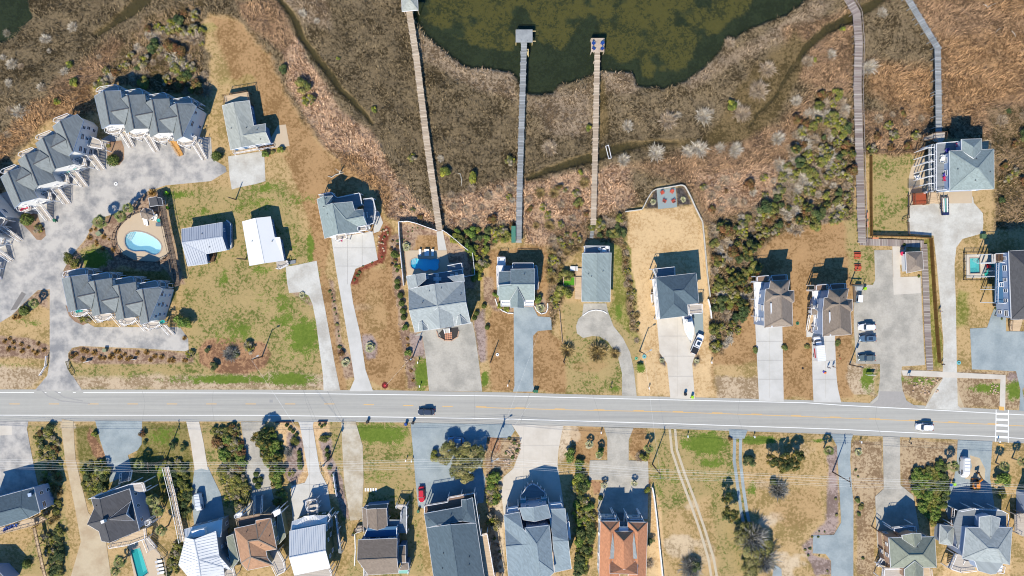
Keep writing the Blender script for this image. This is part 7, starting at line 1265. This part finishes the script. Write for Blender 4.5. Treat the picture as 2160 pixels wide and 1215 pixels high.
wheels(t, 5.6, 2.1, .42, (2.1, -2.0)); lights(t, 6.1, 1.95, .9); q = W(1727.5, 735, 1.8); t.location = (q.x, q.y, .06); t.rotation_euler = (0, 0, math.radians(96))
# boat on its trailer, golf cart, utility trailer, excavator
t = thing('motor_boat', 'white centre console motor boat under the slate roof edge', 'boat', (0,0,0)); gw = paint('gel', C(244,246,248,.8))
def hull(L, Wd, z, inr=0.0):
    n = 28; out = []
    for i in range(n):
        u = i/n; s_ = 1 if u < .5 else -1; v = u*2 if u < .5 else (1-u)*2; x = -L/2+L*(1-v) if False else L/2-L*v; y = (Wd/2-inr)*min(1, (v*2.6+.0)**.62 if v < .4 else 1)*s_; out.append((x-(inr if v < .1 else 0), y*(1 if i not in (0,) else 0)))
    return out
loft([(hull(6.6, 1.2, 0), .5), (hull(7.2, 2.3, 0), 1.0), (hull(7.6, 2.6, 0), 1.45)]).build('hull', gw, t, (0,0,0)); dk = MB(); dk.poly([(x*.93, y*.82, 1.47) for x, y in hull(7.2, 2.5, 0)]); dk.build('deck', mat('boat_deck', C(226,230,232,.7), .5), t, (0,0,0)); MB().box((-.3, 0, 1.8), 1.2, .9, .7).build('console', gw, t, (0,0,0)); MB().bar((.25, 0, 2.05), (0, 0, 2.4), .8, .04).build('windscreen', glass, t, (0,0,0)); MB().box((-.5, 0, 3.0), 2.0, 1.6, .06).build('canopy', gw, t, (0,0,0))
for x in (.4, -1.4):
    for y in (-.7, .7): MB().tube([(x, y, 1.45), (x, y*.9, 3.0)], .04, 5).build('canopy_post', gal, t, (0,0,0))
MB().box((-3.9, 0, 1.5), .6, .5, 1.0).build('outboard_motor', blk, t, (0,0,0)); MB().box((-2.6, 0, 1.6), .6, 1.6, .35).build('seat', mat('navy_vinyl', C(50,70,110)), t, (0,0,0)); q = W(1453, 690, 1.5); t.location = (q.x, q.y, .1); t.rotation_euler = (0, 0, math.radians(-80))
t = thing('boat_trailer', 'galvanised trailer carrying the white motor boat', 'trailer', (0,0,0))
for sg in (-1, 1): MB().bar((-3.2, sg*.8, .45), (2.2, sg*.7, .45), .1, .12).bar((2.2, sg*.7, .45), (4.4, 0, .5), .1, .12).build('frame_rail', gal, t, (0,0,0))
wheels(t, 2.0, 2.3, .33, (-1.2, -2.0)); MB().tube([(4.4, 0, 0), (4.4, 0, .6)], .06, 6).build('jack', gal, t, (0,0,0)); t.location = (q.x, q.y, .06); t.rotation_euler = (0, 0, math.radians(-80))
t = thing('golf_cart', 'white roofed golf cart by the timber wall of the car park', 'golf cart', (0,0,0))
MB().box((0, 0, 1.9), 1.9, 1.25, .08).build('canopy', wht, t, (0,0,0)); loft([(superel(2.4, 1.2, e=4), .3), (superel(2.4, 1.2, e=4), .6), (superel(2.2, 1.1, e=4), .72)]).build('body', mat('cart_body', C(120,140,160), .4), t, (0,0,0)); MB().box((-.3, 0, .85), .5, 1.0, .14).box((-.6, 0, 1.1), .12, 1.0, .45).build('seat', blk, t, (0,0,0)); MB().tube([(.45, .25, .75), (.25, .25, 1.1)], .03, 5).tube([(.25, .25, 1.1), (.22, .25, 1.12)], .18, 10).build('steering_wheel', blk, t, (0,0,0))
for x in (-.85, .8):
    for y in (-.55, .55): MB().tube([(x, y, .7), (x, y, 1.9)], .03, 5).build('canopy_post', gal, t, (0,0,0))
wheels(t, 2.0, 1.2, .24, (.8, -.8)); q = W(1815, 630, 1.9); t.location = (q.x, q.y, .08); t.rotation_euler = (0, 0, math.radians(85))
for i, (x, y, lb) in enumerate(((1812, 608, 'white ice machine box beside the golf cart shed'),)): q = W(x, y, 1.2); t = thing('storage_cabinet', lb, 'cabinet', (q.x, q.y, 0)); MB().box((q.x, q.y, .7), 1.5, 1.2, 1.3).build('cabinet', wht, t); MB().box((q.x, q.y, 1.38), 1.55, 1.25, .06).build('lid', gal, t)
t = thing('timber_wall', 'stepped timber wall and dark mat at the left edge of the car park', 'wall', tuple(W(1800, 620))); MB().prism([W(*p[:2]) for p in rd('Z14', "122,825 160,825 170,1065 132,1065")], 0, .5).build('timber_base', wk_d, t); MB().bar(W(*rd('Z14', "82,812")[0][:2], 2.0), W(*rd('Z14', "275,828")[0][:2], 2.0), .12, .15).build('beam', woodd, t)
for x in (85, 175, 270): q = W(*rd('Z14', "%g,822" % x)[0][:2]); MB().box((q.x, q.y, 1), .14, .14, 2).build('post', woodd, t)
MB().prism([W(*p[:2], 2.2) for p in rd('Z14', "125,818 270,822 268,840 122,835")], 2.1, 2.2).build('roof', mat('dark_tin', C(90,100,104)), t)
t = thing('utility_trailer', 'long blue utility trailer loaded with racks on the shell court', 'trailer', (0,0,0)); bm_ = mat('navy_steel', C(44,56,100), .5)
MB().box((0, 0, .6), 5.0, 1.9, .1).build('bed', wk_t, t, (0,0,0))
for sg in (-1, 1): MB().bar((-2.5, sg*.95, .8), (2.5, sg*.95, .8), .08, .3).build('side_rail', bm_, t, (0,0,0))
for k in range(6): MB().box((-2.1+k*.8, 0, 1.0), .08, 1.7, .06).build('rack_bar', gal, t, (0,0,0))
for y, c in ((-.5, wht), (0, mat('teal_pad', C(120,190,180))), (.45, wht)): MB().box((-.1, y, 1.1), 3.8, .28, .14).build('kayak_rack', c, t, (0,0,0))
MB().box((2.2, 0, .95), .7, 1.6, .6).build('tool_box', bm_, t, (0,0,0)); MB().bar((-2.5, 0, .5), (-3.5, 0, .5), .1, .12).build('tow_bar', gal, t, (0,0,0)); wheels(t, 1.6, 2.0, .34, (.4, -.5)); q = W(1994, 434, 1); t.location = (q.x, q.y, .06); t.rotation_euler = (0, 0, math.radians(-88))
t = thing('excavator', 'orange mini excavator with raised arm in the blue gravel drive', 'excavator', (0,0,0)); yo = paint('excavator_orange', C(240,150,50))
for sg in (-1, 1):
    MB().box((0, sg*.85, .35), 2.6, .42, .6).build('track', blk, t, (0,0,0))
loft([(superel(2.2, 1.8, e=4, x0=-.3), .75), (superel(2.2, 1.8, e=4, x0=-.3), 1.35), (superel(2.0, 1.6, e=4, x0=-.3), 1.5)]).build('house_body', yo, t, (0,0,0)); MB().box((.1, .45, 1.95), 1.1, .85, 1.0).build('cab', glass, t, (0,0,0)); MB().box((.1, .45, 2.48), 1.2, .95, .08).build('cab_roof', yo, t, (0,0,0)); MB().bar((.7, -.2, 1.3), (2.1, -.2, 3.0), .32, .35).build('boom', yo, t, (0,0,0)); MB().bar((2.1, -.2, 3.0), (3.3, -.2, 1.5), .26, .3).build('arm', yo, t, (0,0,0)); MB().box((3.35, -.2, 1.0), .5, .8, .6).build('bucket', blk, t, (0,0,0)); MB().box((1.5, 0, .3), .1, 1.9, .5).build('blade', yo, t, (0,0,0)); q = W(2062, 1024, 1.5); t.location = (q.x, q.y, .06); t.rotation_euler = (0, 0, math.radians(88))
# ---------------- bins, boxes, meters, signs ----------------
def bin_(view, s, m, label, group=None, lid=None):
    b = bpy.data.objects.new('trash_bin', None); COL.objects.link(b); b['_o'] = (0, 0, 0); mb = loft([([(x*.8, y*.8) for x, y in superel(.75, .65, 12, 5)], .05), (superel(.78, .7, 12, 5), 1.02)], 12); mb.build('bin_body', m, b); loft([(superel(.84, .74, 12, 5), 1.02), (superel(.7, .6, 12, 5), 1.12)], 12).build('lid', lid or m, b)
    for sg in (-1, 1): MB().tube([(-.36, sg*.25, .13), (-.36, sg*.33, .13)], .13, 8).build('wheel', tyre, b)
    for i, p in enumerate(ordered(rd(view, s), label)):
        q = W(p[0], p[1], .6); r = math.radians(p[2] if len(p) > 2 else random.uniform(60, 120)); o = at(b, (q.x, q.y, .03), r) if i == 0 else dup(b, (q.x, q.y, .03), r); tag(o, label.format(o=ORD[i]), 'trash bin', group)
bin_('D3', "250,132 570,138", blk, '{o} from the left of the black wheeled bins on the south shoulder', 'black bins on the south shoulder'); bin_('D3', "520,148", blue, 'blue wheeled bin beside a black one on the south shoulder'); bin_('C3', "1325,1112 1345,1114", grn, '{o} from the left of two green bins at the T shaped drive', 'green bins at the T shaped drive'); bin_('C4', "792,1138", blk, 'dark wheeled bin at the mouth of the boat drive'); bin_('C4', "851,1163", lime, 'lime green bin at the mouth of the boat drive', lid=lime)
bin_('B1', "1425,515 1428,640", lime, '{o} from the top of the lime bins behind the grey pool shed', 'lime bins behind the pool shed'); bin_('D3', "607,758", grn, 'grey green bin below the red car'); bin_('D6', "683,676", blue, 'blue bin by the block hedge'); bin_('D6', "705,672", lime, 'lime green bin by the block hedge'); bin_('C5', "665,440", lime, 'lime green bin beside the golf cart'); bin_('Z3', "880,340", grn, 'dark green bin below the stairs of the diagonal townhouses'); bin_('D3', "150,922", lime, 'black and lime bin left of the two level house', lid=blk); bin_('Z14', "832,295", blk, 'dark bin by the bath house')
def box(view, x, y, sx, sy, sz, m, label, cat, nm, rz=0.0):
    q = W(*rd(view, "%g,%g" % (x, y))[0][:2], sz); t = thing(nm, label, cat, (q.x, q.y, 0)); MB().box((q.x, q.y, sz/2), sx, sy, sz, rz).build('case', m, t); MB().box((q.x, q.y, sz+.03), sx*1.06, sy*1.06, .06, rz).build('lid', m, t); return t
box('C1', 890, 765, .9, .8, .9, mat('utility_green', C(150,160,130)), 'pale green utility box in the long roadside bed', 'utility box', 'utility_box'); box('Z4', 148, 565, 1.2, 1.0, .9, mat('utility_green', C(150,160,130)), 'grey green utility box in the mulch left of the pool', 'utility box', 'utility_box', .6); box('B5', 1685, 965, 1.3, 1.2, .9, mat('dull_green', C(90,120,84)), 'green utility box right of the shell lane', 'utility box', 'utility_box'); box('Z4', 850, 460, 1.3, 1.0, 1.0, mat('grey_box', C(110,126,140)), 'grey pump box in the pool equipment corner', 'utility box', 'utility_box')
t = thing('shelter', 'narrow green metal roof over racks at the foot of the middle boardwalk', 'shelter', tuple(W(1083, 495))); 
for k in range(3): MB().box((*W(*rd('B3', "1147,%g" % (820+k*48))[0][:2], 2.1).xy, 2.1), 1.15, 1.5, .08).build('roof_panel', mat('green_metal', C(84,142,122), .5), t)
for y in (800, 930):
    for x in (1132, 1162): q = W(*rd('B3', "%g,%g" % (x, y))[0][:2], 2.1); MB().box((q.x, q.y, 1), .1, .1, 2).build('post', woodd, t)
t = thing('planter', 'raised square planter box filled with bright green turf', 'planter', tuple(W(*rd('Z9', "1290,668")[0][:2]))); pp = [W(*p[:2], .9) for p in rd('Z9', "1200,598 1382,598 1380,742 1200,742")]; pp = [Vector((p.x, p.y, 0)) for p in pp]; c = sum(pp, Vector())/4; inn = [c+(p-c)*.88 for p in pp]; MB().prism(pp, 0, .95, [inn]).build('frame', deckt, t); MB().sheet([c+(p-c)*.9 for p in pp], .75).build('turf', mat('turf', C(90,160,40), .95, .15, 6), t)
for s_, lb in (("1362,478", 'whitewashed slatted bench by the turf planter'),): q = W(*rd('Z9', s_)[0][:2], .5); t = thing('bench', lb, 'bench', (q.x, q.y, 0)); [MB().box((q.x, q.y-.5+k*.26, .5), 2.1, .22, .05).build('slat', wht, t) for k in range(5)]; [MB().box((q.x+sx, q.y, .24), .1, 1.2, .48).build('leg', wht, t) for sx in (-.8, .8)]
t = thing('goal_frame', 'small white framed ladder standing in the tidal creek', 'frame', tuple(W(1284, 321))); P4 = [W(*p[:2], .5) for p in rd('B4', "112,115 135,105 160,215 138,222")]
for a, b in zip(P4, P4[1:]+P4[:1]): MB().bar(a, b, .14, .1).build('bar', white, t)
for p in P4: MB().box((p.x, p.y, -.2), .1, .1, 1.4).build('post', white, t)
for x, y, m, r_, lb in ((1049, 748, wht, .8, 'white round meter lid on the brown lawn'), (2022, 765, mat('teal_lid', C(120,196,200)), 1.0, 'teal round well cover right of the shell lane'), (1342, 756, mat('mint', C(110,200,160)), .7, 'mint round lid under the pole left of the boat drive'), (1359, 752, mat('teal_lid', C(120,196,200)), 1.0, 'teal statue base on dark mulch left of the boat drive'), (1682, 682, grn, .8, 'green round lid right of the left brown roofed house'), (2036, 897-3, grn, .3, 'small green marker') if 0 else (1693, 777, blk, .45, 'small black lid on the brown lawn'), (812, 813, mat('mulch_red', C(120,50,44), .95, .2), 1.6, 'round dark red mulch ring at the guy wire'), (245, 388, wht, .9, 'white manhole ring on the townhouse court')):
    q = W(x, y); t = thing('round_cover', lb, 'cover', (q.x, q.y, 0)); MB().tube([(q.x, q.y, 0), (q.x, q.y, .16 if r_ < 1.5 else .1)], r_*.55, 14).build('lid', m, t); MB().tube([(q.x, q.y, .1), (q.x, q.y, .2)], r_*.2, 10).build('knob', blk if r_ < 1.5 else redm_, t)
def mailbox(x, y, label, m=wht): q = W(x, y); t = thing('mailbox', label, 'mailbox', (q.x, q.y, 0), 'mailboxes along the road'); MB().box((q.x, q.y, .5), .12, .12, 1.0).build('post', m, t); MB().box((q.x, q.y, 1.12), .26, .55, .26).build('box', m, t)
for x, y, lb in ((882, 764, 'white post box at the top of the grass strip left of the wide gravel court'), (886, 814, 'white post box by the road left of the wide gravel court'), (1071, 812, 'thin post box by the road left of the T shaped drive'), (1288, 815, 'dark post box by the road left of the curved drive'), (1368, 818, 'white post box by the road left of the boat drive'), (1499, 764, 'white post box right of the boat drive'), (1449, 919, 'white post box at the top of the bright lawn'), (1589, 920, 'white post box right of the twin blue tracks'), (1267, 911, 'white post box by the road near the agave palms'), (1917, 933, 'dark post box right of the long grey southern drive'), (1813, 931, 'white post box right of the forked drive'), (2103, 930, 'yellow signal post at the crosswalk end'), (857, 970, 'mint hydrant on the lawn left of the blue court'), (869, 971, 'white marker post at the corner of the blue court'), (1000, 1190, 'x')): 
    if lb != 'x': mailbox(x, y, lb, blk if 'dark' in lb else wht)
def sign(x, y, sx, m, label, hh=1.6, rz=0): q = W(x, y); t = thing('sign', label, 'sign', (q.x, q.y, 0)); [MB().box((q.x+s_*sx*.4*math.cos(rz), q.y+s_*sx*.4*math.sin(rz), hh/2), .1, .1, hh).build('post', wht, t) for s_ in (-1, 1)]; MB().box((q.x, q.y, hh-.4), sx, .08, .9, rz).build('board', m, t)
sign(1833, 790, 2.2, wht, 'white board sign on two posts beside the car park mouth'); sign(1915, 792, .8, blk, 'small sign at the left end of the sidewalk', 1.6); sign(187, 762, 1.8, wht, 'white board sign standing in the long roadside bed', 1.0, .25); sign(284, 758, 1.1, wht, 'small white sign standing in the long roadside bed', .9, .1)
# rocks in the rocky and landscaped beds
rk = mat('rock_tan', C(206,176,150), .9, .2, 2); rks = []
for i in range(3):
    bm = bmesh.new(); bmesh.ops.create_icosphere(bm, subdivisions=1, radius=1)
    for v_ in bm.verts: v_.co *= random.uniform(.75, 1.15); v_.co.z *= .6
    me = bpy.data.meshes.new('rock'); bm.to_mesh(me); bm.free(); me.materials.append(rk); rks.append(me)
def rocks(poly, n, rr_, label, group, seed):
    for q in poisson(rd('I', poly), rr_[0]*1.6/S, n, seed):
        o = bpy.data.objects.new('rock', random.choice(rks)); COL.objects.link(o); r_ = random.uniform(*rr_); o.location = (*W(q[0], q[1]).xy, .05); o.rotation_euler = (0, 0, random.uniform(0, 6)); o.scale = (r_, r_*random.uniform(.7, 1), r_); tag(o, label, 'rock', group)
rocks("1080,930 1100,935 1094,960 1068,985 1062,975 1072,940", 34, (.25, .5), 'pale tan boulder in the rocky bed left of the big concrete court', 'boulders left of the big concrete court', 1); rocks("1915,800 1985,800 1980,830 1935,838 1915,820", 30, (.2, .45), 'pale boulder on the verge left of the shell lane mouth', 'boulders left of the shell lane mouth', 2); rocks("2085,812 2110,812 2108,835 2090,830", 14, (.2, .4), 'pale boulder on the verge left of the sidewalk leg', 'boulders left of the sidewalk leg', 3); rocks("800,480 820,485 812,530 795,520", 12, (.25, .5), 'tan boulder in the red mulch bed', 'boulders in the red mulch bed', 4); rocks("826,560 845,560 862,800 850,800", 26, (.15, .3), 'small stone along the strip left of the big cross-gabled house', 'stones along the strip by the big house', 5)
# fallen driftwood
for i, (s_, v) in enumerate((("1180,372 1215,380 1245,360 1280,350 1310,345", 'B2'), ("650,340 690,350 705,400 700,455", 'B3'), ("1800,20 1715,60 1690,35", 'A5') , ("1780,280 1800,255 1830,235", 'A5'), ("1920,262 1945,290 1955,318", 'A5'), ("1675,35 1700,45 1720,75", 'A5'))):
    pts = [W(*p[:2], .25) for p in rd(v, s_)]; o = MB().tube(pts, [.06]+[.13]*(len(pts)-2)+[.04], 6).build('driftwood', bark_w); tag(o, ['bleached fallen trunk on the brown lawn above the blue grey house', 'curved bleached trunk on the marsh right of the first pier', 'first bleached limb at the top right marsh', 'second bleached limb at the upper right marsh', 'short curved bleached limb far right on the marsh', 'forked bleached limb at the very top right'][i], 'driftwood')
t = thing('dead_tree', 'leaning dead tree casting a forked shadow above the blue grey house', 'tree', tuple(W(716, 366))); q = W(716, 366); MB().tube([q, q+Vector((.6, .4, 1.6)), q+Vector((.9, .5, 2.8))], [.2, .14, .05], 6).tube([q+Vector((.4, .3, 1.2)), q+Vector((-.6, .9, 2.6))], [.1, .03], 5).tube([q+Vector((.5, .3, 1.4)), q+Vector((1.8, -.1, 2.4))], [.09, .03], 5).build('trunk', bark_w, t)
# ---------------- people ----------------
def skinned(name, joints, edges, m, parent, sub=1):
    me = bpy.data.meshes.new(name); me.from_pydata([j[:3] for j in joints], edges, []); o = bpy.data.objects.new(name, me); COL.objects.link(o); o.parent = parent
    sk = o.modifiers.new('skin', 'SKIN'); sk.use_smooth_shade = True
    for i, j in enumerate(joints): me.skin_vertices[0].data[i].radius = (j[3], j[4] if len(j) > 4 else j[3]) if me.skin_vertices else (.1, .1)
    ss = o.modifiers.new('sub', 'SUBSURF'); ss.levels = sub; ss.render_levels = sub; me.materials.append(m); return o
def skin_layer(me):
    bm = bmesh.new(); bm.from_mesh(me); bm.verts.layers.skin.verify(); bm.to_mesh(me); bm.free()
def person(x, y, ang, shirt, trouser, label, hair=(60,44,34)):
    p = W(x, y); t = thing('person', label, 'person', (p.x, p.y, .06), None, math.radians(ang), org=(0,0,0)); skin = mat('skin', C(206,160,130), .6, .03); J = [(0,0,.95,.14,.11),(0,0,1.18,.13,.10),(0,0,1.42,.16,.10),(0,0,1.52,.055),(0,0.01,1.62,.085,.1),(0,.01,1.72,.07,.09)]
    E = [(0,1),(1,2),(2,3),(3,4),(4,5)]
    for sg in (-1, 1):
        b = len(J); J += [(sg*.09,0,.86,.085),(sg*.11,.03*sg,.48,.06),(sg*.12,-.02+.06*sg,.08,.045),(sg*.13,.12+.06*sg,.03,.04)]; E += [(0,b),(b,b+1),(b+1,b+2),(b+2,b+3)]; b = len(J); J += [(sg*.2,0,1.40,.055),(sg*.27,.02,1.12,.04),(sg*.28,.14,.88,.032),(sg*.28,.2,.8,.03)]; E += [(2,b),(b,b+1),(b+1,b+2),(b+2,b+3)]
    def mk(nm, js, es, m, sc=1.0):
        me = bpy.data.meshes.new(nm); me.from_pydata([j[:3] for j in js], es, []); skin_layer(me)
        for i, j in enumerate(js): r = j[3]*sc; r2 = (j[4] if len(j) > 4 else j[3])*sc; me.skin_vertices[0].data[i].radius = (r, r2); me.skin_vertices[0].data[i].use_root = (i == 0)
        o = bpy.data.objects.new(nm, me); COL.objects.link(o); o.parent = t; a = o.modifiers.new('skin', 'SKIN'); a.use_smooth_shade = True; b_ = o.modifiers.new('sub', 'SUBSURF'); b_.levels = 1; b_.render_levels = 1; me.materials.append(m); return o
    mk('body', J, E, skin); mk('shirt', [J[0], J[1], J[2], J[10], J[11], J[18], J[19]], [(0,1),(1,2),(2,3),(3,4),(2,5),(5,6)], shirt, 1.14); mk('trousers', [J[0], J[6], J[7], J[8], J[14], J[15], J[16]], [(0,1),(1,2),(2,3),(0,4),(4,5),(5,6)], trouser, 1.16)
    MB().tube([(0, -.01, 1.66), (0, -.01, 1.74), (0, 0, 1.80)], [.105, .10, .05], 10).build('hair', mat('hair%d' % hair[0], C(*hair), .8), t, (0,0,0))
    return t
lb_ = mat('cloth_light_blue', C(110,180,230), .9); dk_ = mat('cloth_dark', C(50,54,66), .9); bl_ = mat('cloth_blue', C(30,110,230), .9); dg_ = mat('cloth_dark_green', C(40,80,70), .9)
person(1745, 775, 20, lb_, mat('cloth_grey', C(150,156,170), .9), 'person in light blue standing on the drive behind the box truck, left of two'); person(1755.5, 773, -30, dk_, dk_, 'person in dark clothes standing on the drive behind the box truck, right of two'); person(1979, 656, 170, bl_, dg_, 'person in a bright blue shirt walking beside the amber fence'); person(1984.5, 768, 60, wht, dk_, 'person in white by the lower end of the amber fence')
q = W(1740, 786); t = thing('beach_bag', 'small orange and purple heap of beach things on the drive behind the truck', 'bag', (q.x, q.y, .06)); loft([([(a+q.x, b+q.y) for a, b in superel(.8, .6, 12, 2.5)], .06), ([(a+q.x, b+q.y) for a, b in superel(.6, .4, 12, 2.5)], .4)], 12).build('bag', mat('bag_orange', C(240,130,60)), t); MB().box((q.x-.4, q.y+.2, .2), .4, .5, .25, .6).build('towel', purp, t)
q = W(1769, 754); t = thing('flag', 'small red garden flag on the brown lawn right of the truck', 'flag', (q.x, q.y, 0)); MB().box((q.x, q.y, .5), .04, .04, 1.0).build('pole', blk, t); MB().box((q.x, q.y-.2, .8), .03, .4, .45).build('cloth', redm_, t)
q = W(*rd('Z7', "530,1110")[0][:2], 3.3); t = thing('flag', 'red and blue flag hanging from the south balcony', 'flag', (q.x, q.y, 0)); MB().tube([(q.x, q.y+.9, 3.6), (q.x, q.y, 4.3)], .03, 5).build('pole', wht, t); MB().bar((q.x, q.y+.5, 3.9), (q.x-.1, q.y-.2, 3.1), .5, .02).build('cloth', mat('flag_red', C(160,40,90)), t)
place_plants()
for s_ in ("1840,80 1975,80 1975,290 1840,290",): pass
BLOCK += [rd('I', "1120,640 1121,640 1121,641")]; grass()
